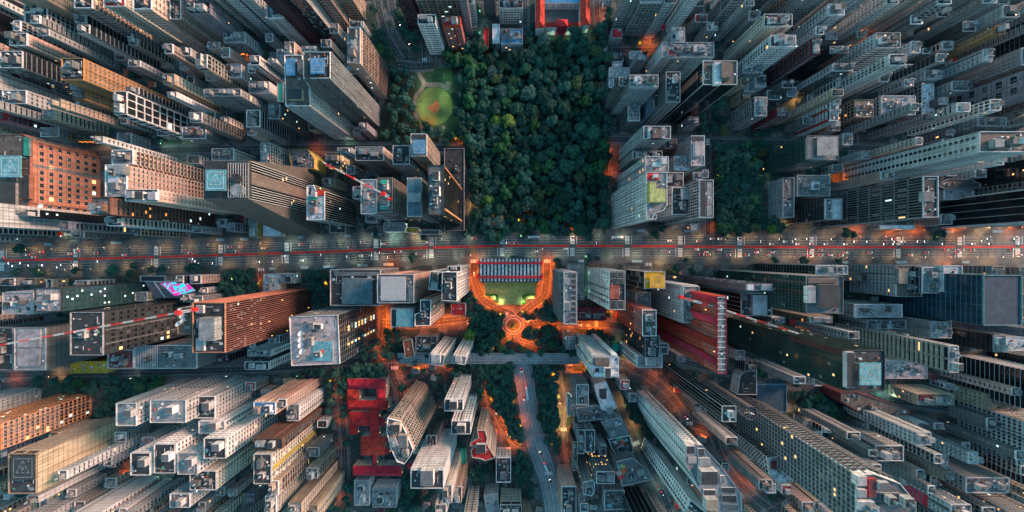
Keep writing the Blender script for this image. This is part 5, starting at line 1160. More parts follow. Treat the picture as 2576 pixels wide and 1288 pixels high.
B((1440,1110,1452,1182), .93, 'lines', 'dgrey', 'dark', "narrow dark strip building by the yellow street", fcol='tan')
B((1428,1000,1446,1046), .96, 'band', 'white', 'light', "small white-lit shops on the yellow street", litc='w', lit=.8)
B((1520,1232,1570,1280), .97, 'blank', 'lgrey', 'grey', "roof terrace with a little pool, bottom", items=2, extra=blocks((1524,1268,1540,1278,.4,'lgrey','teal')))
B([(1721,1111),(1765,1118),(1812,1170),(1862,1240),(1866,1290),(1806,1290),(1762,1238),(1722,1160)], .72, 'win2/win', 'white', 'light', "long white apartment slab slanting to bottom edge", bay=3.2, items=None, extra=blocks((1727,1122,1748,1142,5,'white','dark'),(1731,1150,1752,1166,1,'white','pinkish'),(1756,1128,1772,1146,1,'white','dark'),(1757,1152,1786,1176,1.4,'white','light'),(1764,1186,1806,1220,6,'white','dark'),(1812,1196,1824,1216,1,'white','grey'),(1770,1232,1800,1246,1.2,'white','dark'),(1776,1256,1806,1284,5,'white','tan'),(1814,1226,1850,1240,.8,'white','dark'),(1816,1246,1852,1262,.8,'white','dark'),(1818,1268,1858,1284,.8,'white','grey')))
B([(1735,1255),(1790,1300),(1790,1345),(1745,1330),(1722,1290)], .745, 'win', 'white', 'dark', "lower wing beside the long white slab")
B((1815,1020,1850,1060), .72, 'lines/lines', 'black', 'dark', "black lined tower beside the round grey one", glass='k', fcol='lgrey', bay=3.6)
B([(1886+17*math.cos(2*math.pi*i/18), 1038+17*math.sin(2*math.pi*i/18)) for i in range(18)], .82, 'vwin', 'grey', 'dark', "round grey tower with spoked roof", items=None, bay=9, fcol='dgrey', extra=lambda root,L,h,loc: (lambda q: ([q.bar((0,0,h+.4),(L[i][0]*.93,L[i][1]*.93,h+.4),.3) for i in range(0,18,2)], q.build('roof_spoke', METAL, root)))(MB()))
B([(2150,1192),(2196,1190),(2262,1215),(2300,1262),(2300,1330),(2150,1330)], .64, 'grid/balc', 'white', 'grey', "immense balcony complex slanting to bottom edge", bay=4.2, balc=4.8, fcol='lgrey', lit=.02, glass='t', curved=False, extra=blocks((2156,1198,2180,1222,4,'white','pinkish'),(2184,1204,2204,1250,1.5,'red','maroon'),(2160,1232,2180,1252,2,'white','light'),(2212,1214,2236,1230,3,'white','grey'),(2215,1240,2262,1262,1.2,'lgrey','dark'),(2160,1262,2200,1284,2.4,'white','light'),(2210,1270,2280,1286,1.0,'lgrey','grey'),(2160,1290,2230,1310,2,'white','dark')))
B([(1930,1150),(1950,1146),(1978,1156),(1995,1190),(1990,1212),(1962,1216),(1938,1196)], .83, 'balc/curtain', 'white', 'white', "white curved-front tower with red-brown roof court", curved=True, balc=4, glass='g', extra=blocks((1940,1160,1958,1180,1,'red','maroon')), items=1)
B([(2112,988),(2150,985),(2289,1030),(2289,1043),(2165,1040),(2112,1008)], .94, 'blank', 'maroon', 'brown', "wide hall with dark roof and maroon wall", items=1)
B((2301,1086,2339,1118), .82, 'slabs/blank', 'white', 'pinkish', "white-topped tower with dotted white piers", bay=5)
B((2200,1120,2270,1158), .87, 'sash/wide', 'lgrey', 'dark', "dark-roofed tower with pale ribbed side")
B((2687,1096,2780,1189), .80, 'sash/win', 'lgrey', 'grey', "big window-dotted slab cut by right edge", bay=3.6)
B((2427,1200,2535,1238), .915, 'bigwin/blank', 'lgrey', 'grey', "long low window-row block, lower right")
B((2434,1136,2457,1166), .89, 'win/blank', 'lgrey', 'white', "narrow pale building with tan arcade, right")
B((2304,990,2397,1018), .93, 'win', 'tan', 'light', "tan building with rooftop maroon panels", litc='w', extra=blocks((2312,993,2352,1008,.6,'red','maroon')))
B((2560,1300,2640,1350), .87, 'win', 'grey', 'dark', "dim grey slab in the bottom right corner", litc='o', lit=.08)
B((2480,990,2600,1030), .93, 'win', 'tan', 'tan', "tan strip roof at the right edge")
B((2390,1268,2440,1310), .88, 'win', 'lgrey', 'grey', "grey block cut by the bottom right edge")
B((2330,1245,2372,1275), .93, 'win', 'red', 'maroon', "maroon-roofed house row, lower right", items=2)
B((2230,1050,2262,1078), .93, 'win', 'lgrey', 'light', "small pale block right of the dark hall roof")
B((2480,1050,2530,1080), .92, 'win', 'grey', 'grey', "low grey block near the lower right edge")
# ---- tower cranes
def crane(base, tip, back, h, label, mastbase=None, kr=.8):
    o = P(*base, h); root = empty('crane', (*o, 0)); tag(root, label, 'crane')
    rel = lambda p: Vector((*(Vector(P(*p, h))-Vector(o)), h)); m1 = MB(); s_ = .9
    for sx in (-s_, s_):
        for sy in (-s_, s_): m1.bar((sx, sy, 0), (sx, sy, h), .22)
    z = 0
    while z < h-3: m1.bar((-s_, -s_, z), (s_, -s_, z+3), .14); m1.bar((s_, -s_, z), (s_, s_, z+3), .14); m1.bar((s_, s_, z), (-s_, s_, z+3), .14); m1.bar((-s_, s_, z), (-s_, -s_, z+3), .14); z += 3
    m1.build('mast', WHP, root)
    for nm_, end, seg in (('jib', rel(tip), 3.2), ('counter_jib', rel(back), 3.2)):
        st = Vector((0, 0, h)); d = end-st; n_ = max(3, int(d.length/seg)); t = d.normalized(); sd_ = Vector((-t.y, t.x, 0)); up = Vector((0, 0, 1.1)); q = MB()
        wd = .6
        for i in range(n_):
            a, b = st+d*i/n_, st+d*(i+1)/n_; mi = 1 if (i//3) % 2 else 0
            for off in (sd_*wd, -sd_*wd, up): q.bar(a+off, b+off, .16, mi)
            q.bar(a+sd_*wd, b-sd_*wd, .1, mi); q.bar(a-sd_*wd, b+sd_*wd, .1, mi); q.bar(a+sd_*wd, (a+b)/2+up, .1, mi); q.bar(a-sd_*wd, (a+b)/2+up, .1, mi); q.bar((a+b)/2+up, b+sd_*wd, .1, mi)
        q.build(nm_, [WHP, REDP], root)
    q = MB(); q.box(-1.8, -1.8, h-.5, 1.8, 1.8, h+2.2); q.build('cab', REDP, root)
    e = rel(back); q = MB(); q.box(e.x-2, e.y-1.4, h-2.5, e.x+1.5, e.y+1.4, h+.4); q.build('counterweight', REDP, root)
    q = MB(); mid = rel(((base[0]+tip[0])/2, (base[1]+tip[1])/2)); q.box(mid.x-.9, mid.y-.9, h-1.5, mid.x+.9, mid.y+.9, h-.4); q.build('trolley', REDP, root)
crane((452,786), (-20,872), (486,779), 108, "long red and white crane jib over the lower left")
crane((1772,764), (2008,839), (1716,748), 92, "red and white crane beside the red-piered tower")
crane((965,488), (812,408), (980,500), 80, "red and white crane left of the blue-grey segmented roof")
# ------------------------------------------------------------------ more towers where the photograph is packed and the ground would show
def inroad(px, py, ex=0):
    for pts, hw in ROADPX:
        for i in range(len(pts)-1):
            ax, ay = pts[i]; bx_, by_ = pts[i+1]; dx, dy = bx_-ax, by_-ay; t = max(0, min(1, ((px-ax)*dx+(py-ay)*dy)/(dx*dx+dy*dy+1e-9)))
            if math.hypot(px-ax-t*dx, py-ay-t*dy) < hw+ex: return True
    return False
PARKS = [WOOD, WOODL, [(1035,170),(1165,170),(1165,345),(1035,345)], [(1185,645),(1395,645),(1395,800),(1330,850),(1250,850),(1185,800)]]
GREEN = [[(970,890),(1420,890),(1420,1010),(1200,1010),(1100,960),(1000,1000)], [(990,1040),(1130,930),(1200,980),(1260,1100),(1260,1288),(980,1288)], [(1800,365),(1905,365),(1945,470),(1985,500),(1960,580),(1800,585)], [(1745,230),(1835,280),(1835,340),(1735,345)], [(1880,905),(2050,960),(2110,1000),(2115,1090),(2000,1010)], [(100,950),(430,945),(420,1010),(300,1035),(110,1000)], [(1195,910),(1395,910),(1400,1288),(1290,1288),(1290,1120)], [(870,950),(1010,950),(1040,1288),(830,1288)], [(900,20),(1090,-20),(1090,170),(900,190)], [(770,680),(835,680),(835,790),(770,790)], [(560,670),(660,670),(660,750),(560,750)], [(880,810),(1180,810),(1180,900),(880,960)], [(1400,790),(1560,790),(1570,910),(1400,910)]]
FR_ = random.Random(77)
LM0 = [((sum(p[0] for p in h_)/len(h_), sum(p[1] for p in h_)/len(h_)), lb) for h_, _, _, lb in BUILT]
def _bb(h_): return (h_, min(p[0] for p in h_), max(p[0] for p in h_), min(p[1] for p in h_), max(p[1] for p in h_))
HB = [_bb(b[0]) for b in BUILT]; FB = [[(CX+p[0]*S, CY-p[1]*S) for p in b[1]] for b in BUILT]; CEN = [l[0] for l in LM0]
def hid(x, y): return any(a <= x <= b and c <= y <= d and inpoly(x, y, h_) for h_, a, b, c, d in HB)
def nearf(x, y, d):
    for f in FB:
        if min(abs(x-f[0][0]), abs(y-f[0][1])) > 160: continue
        if inpoly(x, y, f): return True
        for i in range(len(f)):
            ax, ay = f[i]; bx_, by_ = f[(i+1) % len(f)]; dx, dy = bx_-ax, by_-ay; t = max(0, min(1, ((x-ax)*dx+(y-ay)*dy)/(dx*dx+dy*dy+1e-9)))
            if (x-ax-t*dx)**2+(y-ay-t*dy)**2 < d*d: return True
    return False
used_lb = set(); cand = [(x+FR_.uniform(-6, 6), y+FR_.uniform(-6, 6)) for y in range(10, 1280, 16) for x in range(10, 2570, 18)]; FR_.shuffle(cand); added = 0
for x, y in cand:
    r_ = math.hypot((x-CX)/1288, (y-CY)/644)
    if r_ < .42 or FR_.random() < .15 or any(inpoly(x, y, p) for p in PARKS+GREEN) or inroad(x, y, 11) or nearf(x, y, 14) or hid(x, y): continue
    tall = r_ > .62 and FR_.random() < .55; h = FR_.uniform(30, 66) if tall else FR_.uniform(9, 26); k = 1-h/CAM_H
    hw_, hd_ = FR_.uniform(6.5, 15), FR_.uniform(6.5, 12); rx, ry = CX+(x-CX)/k, CY+(y-CY)/k
    rr_ = (rx-hw_/k*1.0, ry-hd_/k, rx+hw_/k, ry+hd_/k)
    hl = hull([(rr_[0],rr_[1]),(rr_[2],rr_[1]),(rr_[2],rr_[3]),(rr_[0],rr_[3]),(x-hw_,y-hd_),(x+hw_,y-hd_),(x+hw_,y+hd_),(x-hw_,y+hd_)])
    if any(inpoly(cx_, cy_, hl) for cx_, cy_ in CEN): 
        h = FR_.uniform(8, 18); k = 1-h/CAM_H; rx, ry = CX+(x-CX)/k, CY+(y-CY)/k; rr_ = (rx-hw_/k, ry-hd_/k, rx+hw_/k, ry+hd_/k)
    wc = FR_.choice(['lgrey', 'grey', 'white', 'cream', 'pink', 'grey', 'lgrey', 'tan', 'purple', 'maroon' if FR_.random() < .3 else 'lgrey']); rc = FR_.choice(['dark', 'grey', 'light', 'pinkish', 'brown', 'red' if h < 30 and FR_.random() < .5 else 'grey'])
    st = FR_.choice(['win/blank', 'win', 'sash/win', 'wide/win2', 'balc/win', 'band/win', 'grid/win', 'vwin/win', 'solid_fins/win', 'hlines/wide'])
    lm_ = min(LM0, key=lambda l: (l[0][0]-x)**2+(l[0][1]-y)**2); dx, dy = x-lm_[0][0], y-lm_[0][1]
    side = ('right of' if dx > 0 else 'left of') if abs(dx) > abs(dy) else ('below' if dy > 0 else 'above')
    wn = dict(lgrey='pale grey', grey='grey', white='white', cream='cream', pink='pinkish', tan='tan', purple='purple-grey', maroon='maroon')[wc]
    lab = f"{wn} {'tower' if h > 28 else 'low block'} {side} the {lm_[1]}"
    if lab in used_lb or len(lab.split()) > 16: continue
    used_lb.add(lab); added += 1
    B(rr_, k, st, wc, rc, lab, lit=.012, items=None if h < 12 else 'auto')
    HB.append(_bb(BUILT[-1][0])); FB.append([(CX+p[0]*S, CY-p[1]*S) for p in BUILT[-1][1]])
print("added towers", added)
# ------------------------------------------------------------------ trees
LEAFM = mat("leaf_teal", (.052,.150,.110), .75, .3, .35, col2=(.013,.052,.042), perobj=1.0, sc2=.22, spec=.15)
LEAF2 = mat("leaf_green", (.050,.18,.085), .75, .3, .35, col2=(.018,.060,.028), perobj=.7, sc2=.22, spec=.15)
LEAF3 = mat("leaf_olive", (.12,.18,.085), .75, .3, .35, col2=(.035,.060,.030), perobj=.7, sc2=.22, spec=.15)
LEAF4 = mat("leaf_blue_green", (.075,.17,.15), .75, .3, .35, col2=(.022,.058,.048), perobj=.7, sc2=.22, spec=.15)
LEAFG = mat("leaf_bright", (.22,.36,.07), .75, .3, .35, col2=(.05,.10,.03), perobj=.5, sc2=.22, spec=.15)
LEAFB = mat("leaf_brownish", (.10,.075,.05), .75, .3, .35, col2=(.045,.04,.03), perobj=.5, spec=.15)
BARK = mat("bark", (.10,.075,.055), .95, .2, .8)
def crown_arrays(seed, nl=13, leaves=1150, r=1.0, hh=.62):
    """lobes of leaf cards around a dome, unit radius"""
    g = np.random.default_rng(seed); lob = []
    for i in range(nl):
        a = g.uniform(0, 2*np.pi); d = np.sqrt(g.uniform(0, 1))*.72; lr = g.uniform(.24, .40)
        z = hh*(1-d*d*.9)*g.uniform(.55, 1.05); lob.append((d*np.cos(a), d*np.sin(a), z, lr*g.uniform(.6, 1.1)))
    lob.append((0, 0, hh*.8, .42)); V = []; 
    w_ = np.array([l[3]**2 for l in lob]); w_ /= w_.sum(); idx = g.choice(len(lob), leaves, p=w_)
    L_ = np.array(lob)[idx]
    d = g.normal(size=(leaves, 3)); d[:, 2] = np.abs(d[:, 2])*1.1-.45; d /= np.linalg.norm(d, axis=1)[:, None]
    c = L_[:, :3]+d*L_[:, 3:4]*g.uniform(.80, 1.06, (leaves, 1))*np.array([1, 1, .8])
    nrm = d+g.normal(size=(leaves, 3))*.45; nrm /= np.linalg.norm(nrm, axis=1)[:, None]
    u = np.cross(nrm, g.normal(size=(leaves, 3))); u /= np.linalg.norm(u, axis=1)[:, None]; v = np.cross(nrm, u)
    s_ = g.uniform(.032, .062, (leaves, 1)); u *= s_; v *= s_*g.uniform(.6, 1, (leaves, 1))
    V = np.stack([c-u-v*.4, c+u*.2-v, c+u+v*.4, c-u*.2+v], 1).reshape(-1, 3)
    F = [tuple(range(4*i, 4*i+4)) for i in range(leaves)]
    # irregular inner masses that keep the crown from being see-through
    for (x, y, z, lr) in lob:
        n0 = len(V); pts = []
        for iz in range(4):
            for ia in range(7):
                th = np.pi*(iz+.5)/4; ph = 2*np.pi*(ia+.5*(iz % 2))/7; rr_ = lr*.72*g.uniform(.7, 1.15)
                pts.append((x+rr_*np.sin(th)*np.cos(ph), y+rr_*np.sin(th)*np.sin(ph), z+rr_*.8*np.cos(th)))
        V = np.vstack([V, np.array(pts)])
        for iz in range(3):
            for ia in range(7):
                F.append((n0+iz*7+ia, n0+(iz+1)*7+ia, n0+(iz+1)*7+(ia+1) % 7, n0+iz*7+(ia+1) % 7))
        F.append(tuple(n0+i for i in range(7)))
    return V, F
CROWNS = {}
for mi, (nm_, mm_) in enumerate((('t', LEAFM), ('n', LEAF2), ('o', LEAF3), ('u', LEAF4), ('g', LEAFG), ('b', LEAFB))):
    CROWNS[nm_] = []
    for s_ in range(6 if nm_ == 't' else 3):
        V, F = crown_arrays(11+s_*7+mi*100, nl=random.Random(s_+mi).choice([15, 20, 26]), leaves=[2300, 1900][mi > 0], hh=[.55,.7,.62][s_ % 3])
        me = bpy.data.meshes.new('crown'); me.from_pydata(V.tolist(), [], F); me.materials.append(mm_); CROWNS[nm_].append(me)
def trunk_mesh(seed):
    rs = random.Random(seed); b = MB(); b.cyl(0, 0, 0, .55, .035, .022, 7)
    for k in range(5):
        a = rs.uniform(0, 6.28); z0_ = rs.uniform(.3, .52); r_ = rs.uniform(.3, .6); b.bar((0, 0, z0_), (r_*math.cos(a), r_*math.sin(a), z0_+rs.uniform(.25, .45)), .02)
    return mesh_from('trunk', b.v, b.f, b.m, BARK)
TRUNKS = [trunk_mesh(i) for i in range(4)]
trs = random.Random(42); TREES = []   # px, py, radius m, kind, place text, group
def scatter(poly, space, r0, r1, place, kinds='t', tries=3000, avoid=None, lim=999):
    xs = [p[0] for p in poly]; ys = [p[1] for p in poly]; got = []
    for _ in range(tries):
        if len(got) >= lim: break
        x, y = trs.uniform(min(xs), max(xs)), trs.uniform(min(ys), max(ys))
        if not inpoly(x, y, poly): continue
        if any((x-a)**2+(y-b)**2 < space**2 for a, b in got): continue
        if avoid and avoid(x, y): continue
        got.append((x, y)); r_ = trs.uniform(r0, r1); k = trs.random(); kd = 't' if k < .60 else ('n' if k < .78 else ('u' if k < .90 else ('o' if k < .975 else ('g' if k < .985 else 'b'))))
        TREES.append((x, y, r_, kd, place))
scatter(WOOD, 27, 7.0, 11.0, "in the dense park wood", tries=6000)
scatter(WOOD, 17.5, 4.6, 7.4, "in the dense park wood", tries=9000)
scatter(WOODL, 19, 5.5, 8, "in the grove left of the round lawn")
for x, y, r_, kd in ((1229,507,8.5,'g'),(1213,490,5,'g'),(1236,530,6,'g'),(1418,372,4.5,'g'),(1248,310,8,'g'),(1262,322,6,'g'),(1380,200,5,'g'),(1342,425,6,'g'),(1370,245,6.5,'b')): TREES.append((x, y, r_, kd, "standing out pale in the dark park wood" if kd == 'g' else "with brownish foliage in the park wood"))
def grove(place, poly, space=17, r0=4, r1=7, lim=99): scatter(poly, space*.8, r0*.9, r1, place, lim=lim*2)
grove("in the grove right of the tall apartment blocks", [(1800,365),(1905,365),(1912,390),(1905,450),(1940,470),(1945,540),(1985,500),(1960,575),(1920,580),(1800,585),(1795,500)], 19, 5.5, 8.5)
grove("behind the glass tower with the grey pad", [(1905,325),(2020,325),(1990,350),(1920,385),(1880,365)], 18, 5, 7.5)
grove("in the strip right of the glass tower", [(2040,410),(2110,385),(2125,420),(2100,435),(2050,440)], 17, 5, 7)
grove("in the dark garden above the white lattice block", [(1745,230),(1835,280),(1835,330),(1760,345),(1735,300)], 18, 5, 8)
grove("around the round plaza, left side", [(1180,735),(1205,745),(1215,760),(1250,775),(1262,830),(1240,885),(1190,880),(1172,820)], 16, 5, 7.5)
grove("around the round plaza, right side", [(1325,775),(1375,760),(1400,800),(1430,830),(1440,880),(1380,870),(1330,850),(1322,830)], 17, 5, 8)
grove("beside the viaduct end, left", [(950,830),(1010,830),(1010,900),(950,950),(880,950),(900,900)], 17, 4.5, 7)
grove("below the viaduct, left of the bus avenue", [(1150,915),(1290,915),(1305,1000),(1330,1120),(1290,1100),(1262,1020),(1210,990),(1130,960)], 18, 4.5, 7.5)
grove("below the viaduct, right of the bus avenue", [(1345,915),(1395,920),(1395,1050),(1400,1130),(1370,1130),(1350,1030)], 18, 5, 8)
grove("beside the foot of the bus avenue", [(1375,1140),(1395,1160),(1398,1288),(1385,1270)], 16, 4, 6.5)
grove("in the hollow left of the bus avenue", [(1310,1130),(1330,1150),(1340,1250),(1300,1220),(1285,1170)], 16, 4, 6.5)
grove("left of the red hospital roofs", [(820,960),(870,960),(872,1060),(878,1160),(885,1288),(825,1288)], 17, 4.5, 7.5, 26)
grove("in the courtyard garden below the peach twin towers", [(985,1175),(1040,1200),(1060,1260),(1040,1288),(985,1288)], 17, 5, 8)
grove("in the garden right of the white stepped tower", [(1175,1170),(1245,1165),(1245,1240),(1205,1240)], 17, 4.5, 7)
grove("between the white slab tower and the mall roofs", [(1555,960),(1590,965),(1640,1080),(1625,1090),(1580,1030)], 16, 4.5, 6.5)
grove("in the park below the green glass tower", [(1840,905),(2050,960),(2110,1010),(2110,1085),(2060,1080),(2000,1000),(1900,960)], 18, 5, 8)
grove("in the steep garden by the balcony complex", [(2000,985),(2110,1000),(2115,1090),(2070,1090)], 18, 5, 8)
grove("on the green strip under the left street", [(100,950),(330,945),(430,945),(420,1010),(300,1040),(220,1030),(110,1000)], 19, 5, 8)
grove("behind the houses at the left edge", [(330,340),(410,345),(420,372),(345,395),(325,370)], 16, 4.5, 7)
grove("behind the leaning dark office slab", [(590,340),(660,340),(655,385),(600,395)], 16, 4.5, 7)
grove("between the avenue and the brown louvred tower", [(570,680),(650,680),(660,735),(620,748),(575,745)], 16, 4.5, 7)
grove("in the garden strip left of the rooftop grid block", [(780,690),(830,690),(830,790),(795,790)], 16, 4.5, 7)
grove("at the foot of the white balcony towers", [(1435,800),(1500,835),(1545,845),(1560,900),(1540,905),(1450,830)], 17, 4.5, 7, 14)
grove("below the square rooftop with the red dot", [(740,930),(900,915),(960,915),(940,975),(850,985),(760,960)], 17, 5, 7.5)
grove("near the tunnel roads at the top", [(900,20),(950,20),(975,110),(1000,150),(960,190),(915,120)], 18, 4.5, 7.5)
grove("between the two tunnel roads", [(990,-10),(1030,-10),(1060,100),(1050,140),(1020,110)], 17, 4.5, 7)
grove("beside the small top towers", [(1165,-10),(1205,-10),(1200,120),(1170,110)], 17, 4.5, 7)
grove("beside the red-roofed school", [(1490,-10),(1530,-10),(1535,90),(1505,60)], 16, 4.5, 6.5)
grove("among the top right towers", [(1560,100),(1575,90),(1640,100),(1660,135),(1640,150),(1600,150)], 16, 4.5, 6.5)
grove("around the red hospital roofs", [(870,950),(1012,950),(1040,1000),(970,1050),(975,1100),(1040,1200),(1010,1230),(880,1230),(870,1100)], 19, 4.5, 7)
grove("at the top of the bus avenue, both sides", [(1200,915),(1308,915),(1330,1120),(1300,1110),(1240,1000)], 18, 4.5, 7)
grove("right of the bus avenue above the footbridge", [(1348,915),(1400,915),(1402,1100),(1372,1100)], 17, 4.5, 7)
grove("in the grove of the small right-hand park", [(1790,370),(1905,380),(1950,480),(1960,575),(1800,580)], 17, 5, 8)
for x, y, r_ in ((1043,648,7),(1070,602-8,6),(1046,590,7),(1290,648,4),(1225,590,6),(1318,590,6),(1640,592,7),(1660,575,6),(1815,588,6),(1850,590,5),(2110,588,7),(2130,590,6),(2335,592,7),(2355,590,5),(75,627,7),(490,675,6),(515,674,6.5),(65,684,6),(118,682,7),(205,680,5),(310,680,8),(345,690,6),(395,676,5),(1400,655,4.5),(1403,668,5),(1478,648,5),(1500,650,4),(1695,676,5),(1720,655,4),(1940,655,5),(2010,655,6),(350,668,5),(420,675,5),(950,590,4.5),(1170,592,4),(1405,745,4),(1378,690,3),(1388,720,3),(1555,675,5),(2100,655,4),(800,588,4)):
    TREES.append((x, y, r_, 't', "on the pavement of the avenue"))

# low houses and garden trees wherever the ground still shows between the towers
FILL = random.Random(5); placed = []
HULLS = [(h_, min(p[0] for p in h_), max(p[0] for p in h_), min(p[1] for p in h_), max(p[1] for p in h_)) for h_, _, _, _ in BUILT]
FOOT = [[(CX+p[0]*S, CY-p[1]*S) for p in w_] for _, w_, _, _ in BUILT]
def hidden(x, y):
    return any(a <= x <= b and c <= y <= d and inpoly(x, y, h_) for h_, a, b, c, d in HULLS)
PARKS = [WOOD, WOODL, [(1035,170),(1165,170),(1165,345),(1035,345)], [(1185,645),(1395,645),(1395,800),(1330,850),(1250,850),(1185,800)]]
def near_foot(x, y, d):
    for f in FOOT:
        if inpoly(x, y, f): return True
        for i in range(len(f)):
            ax, ay = f[i]; bx_, by_ = f[(i+1) % len(f)]; dx, dy = bx_-ax, by_-ay; t = max(0, min(1, ((x-ax)*dx+(y-ay)*dy)/(dx*dx+dy*dy+1e-9)))
            if (x-ax-t*dx)**2+(y-ay-t*dy)**2 < d*d: return True
    return False
HOUSES = []
for gy in range(-10, 1300, 17):
    for gx in range(-10, 2590, 19):
        x, y = gx+FILL.uniform(-5, 5), gy+FILL.uniform(-5, 5)
        if any(inpoly(x, y, p) for p in PARKS) or inroad(x, y, 9) or hidden(x, y) or near_foot(x, y, 10): continue
        if any((x-t[0])**2+(y-t[1])**2 < 20**2 for t in TREES): continue
        r_ = FILL.random(); placed.append((x, y))
        if r_ < .42: HOUSES.append((x, y))
        elif r_ < .97: TREES.append((x, y, FILL.uniform(3.2, 5.4), 't', "in a yard between the towers"))
LMK = LM0
seen = {}; HOUSES_DONE = []; FILL.shuffle(HOUSES)
for x, y in HOUSES:
    rc = FILL.choice(['red', 'rust', 'grey', 'light', 'grey', 'dark', 'light', 'white', 'tan', 'maroon']); wc = FILL.choice(['white', 'cream', 'lgrey', 'tan', 'grey'])
    hip = rc in ('red', 'rust', 'maroon', 'tan') and FILL.random() < .8
    lm_ = min(LMK, key=lambda l: (l[0][0]-x)**2+(l[0][1]-y)**2); dx, dy = x-lm_[0][0], y-lm_[0][1]
    side = ('right of' if dx > 0 else 'left of') if abs(dx) > abs(dy) else ('below' if dy > 0 else 'above')
    if len(HOUSES_DONE) >= 290: break
    lab = f"{ {'red':'red-tiled','rust':'rust-tiled','maroon':'dark-red-tiled','tan':'tan-roofed','grey':'grey-roofed','light':'pale-roofed','dark':'dark-roofed','white':'white-roofed'}[rc]} house {side} the {lm_[1]}"
    if lab in seen: continue
    seen[lab] = 1; HOUSES_DONE.append(lab)
    wedge_house(x, y, FILL.choice([6.5, 7.5, 8.5]), FILL.choice([5.5, 6.5]), FILL.choice([3.5, 6.2]), R(FILL.choice([0, 0, 90, 3, -8, 35 if x > 1900 else 0])), wc, rc, lab, hip)

def vis_tree(t):
    f = CAM_H/(CAM_H-14); x, y = CX+(t[0]-CX)*f, CY+(t[1]-CY)*f; return not hidden(x, y) and -10 < x < 2590 and -10 < y < 1300
BUSPTS = [(1312,895),(1320,960),(1336,1060),(1348,1115),(1368,1170),(1385,1225),(1402,1330)]
def onbus(x, y):
    if y < 905: return False
    for a, b in zip(BUSPTS, BUSPTS[1:]):
        if a[1] <= y <= b[1]: return abs(x-(a[0]+(b[0]-a[0])*(y-a[1])/(b[1]-a[1]))) < 30
    return False
TREES = [t for t in TREES if vis_tree(t) and ('avenue' in t[4] and 'pavement' in t[4] or 'wood' in t[4] or not inroad(t[0], t[1], -2.6*S)) and not onbus(t[0], t[1]) and not any(inpoly(t[0], t[1], f) for f in FOOT)]
TREES.sort(key=lambda t: -t[2]*(1 if 'wood' not in t[4] else 1.0))
GN = {'t': 'dark teal-green', 'n': 'mid-green', 'o': 'olive-green', 'u': 'blue-green', 'g': 'bright yellow-green', 'b': 'brownish'}
for x_, y_, r_ in ((1262,868,6.5),(1276,878,6),(1312,874,6.5),(1330,884,6),(1264,840,6.5),(1322,842,5.5),(1252,822,5.5),(1330,826,5),(1290,880,5.5),(1265,790,4.5),(1318,785,4.5),(1360,882,6),(1388,860,6.5),(1240,852,6),(1290,818,3.2)): TREES.insert(0, (x_, y_, r_, 'n' if r_ > 6 else 't', 'close round the plaza'))
rest = TREES[290:]; TREES = TREES[:290]
CW = {k: [(np.array([v.co[:] for v in me.vertices]), [tuple(p.vertices) for p in me.polygons]) for me in CROWNS[k][:3]] for k in ('t',)}
def treelabel(x, y, r_, kd, place):
    size = 'small' if r_ < 5.2 else ('medium' if r_ < 7.2 else ('broad' if r_ < 10 else 'huge'))
    if place == "in the dense park wood":
        place = ["in the wood behind the school", "in the wood level with the lawn", "in the middle of the wood", "in the lower middle of the wood", "in the wood beside the avenue"][min(4, int((y-64)/108))]
        place += [", left side", ", centre", ", right side"][min(2, max(0, int((x-1165)/122)))]
    elif 'pavement of the avenue' in place:
        place = ("on the upper" if y < avey(x) else "on the lower") + " pavement of the avenue, " + ["far left", "left", "middle", "right", "far right"][min(4, int(x/516))]
    elif 'yard' in place:
        lm_ = min(LMK, key=lambda l: (l[0][0]-x)**2+(l[0][1]-y)**2); place = "near the "+" ".join(lm_[1].split()[:9])
    return f"{size} {GN[kd]} tree {place}" if 'standing' not in place and 'foliage' not in place else f"{size} {GN[kd]} tree in the park wood, {'left' if x < 1340 else 'right'} half"
for i, (px_, py_, r_, kd, place) in enumerate(TREES):
    x, y = P(px_, py_); ht = r_*trs.uniform(1.0, 1.5)
    root = empty('tree', (x, y, 0), trs.uniform(0, 6.28)); lbl = treelabel(px_, py_, r_, kd, place)
    tag(root, lbl, 'tree', "trees " + place)
    inst('crown', trs.choice(CROWNS[kd]), root, (0, 0, ht*.55), 0, (r_, r_, r_*trs.uniform(.95, 1.35)))
    inst('trunk', TRUNKS[i % 4], root, (0, 0, 0), 0, (r_, r_, ht*1.25))
if rest:
    VV, FF, n0 = [], [], 0
    for (px_, py_, r_, kd, place) in rest:
        x, y = P(px_, py_); V, F = trs.choice(CW['t']); a = trs.uniform(0, 6.28); Mr = np.array([[math.cos(a), -math.sin(a), 0], [math.sin(a), math.cos(a), 0], [0, 0, 1.2]])
        VV.append((V*r_)@Mr.T+np.array([x, y, r_*.6])); FF += [tuple(i+n0 for i in f) for f in F]; n0 += len(V)
    me = bpy.data.meshes.new('small_trees'); me.from_pydata(np.vstack(VV).tolist(), [], FF); me.materials.append(LEAFM)
    o = bpy.data.objects.new('small_trees', me); COL.objects.link(o); tag(o, "small dark street and yard trees scattered between the towers", 'trees', kind='stuff')

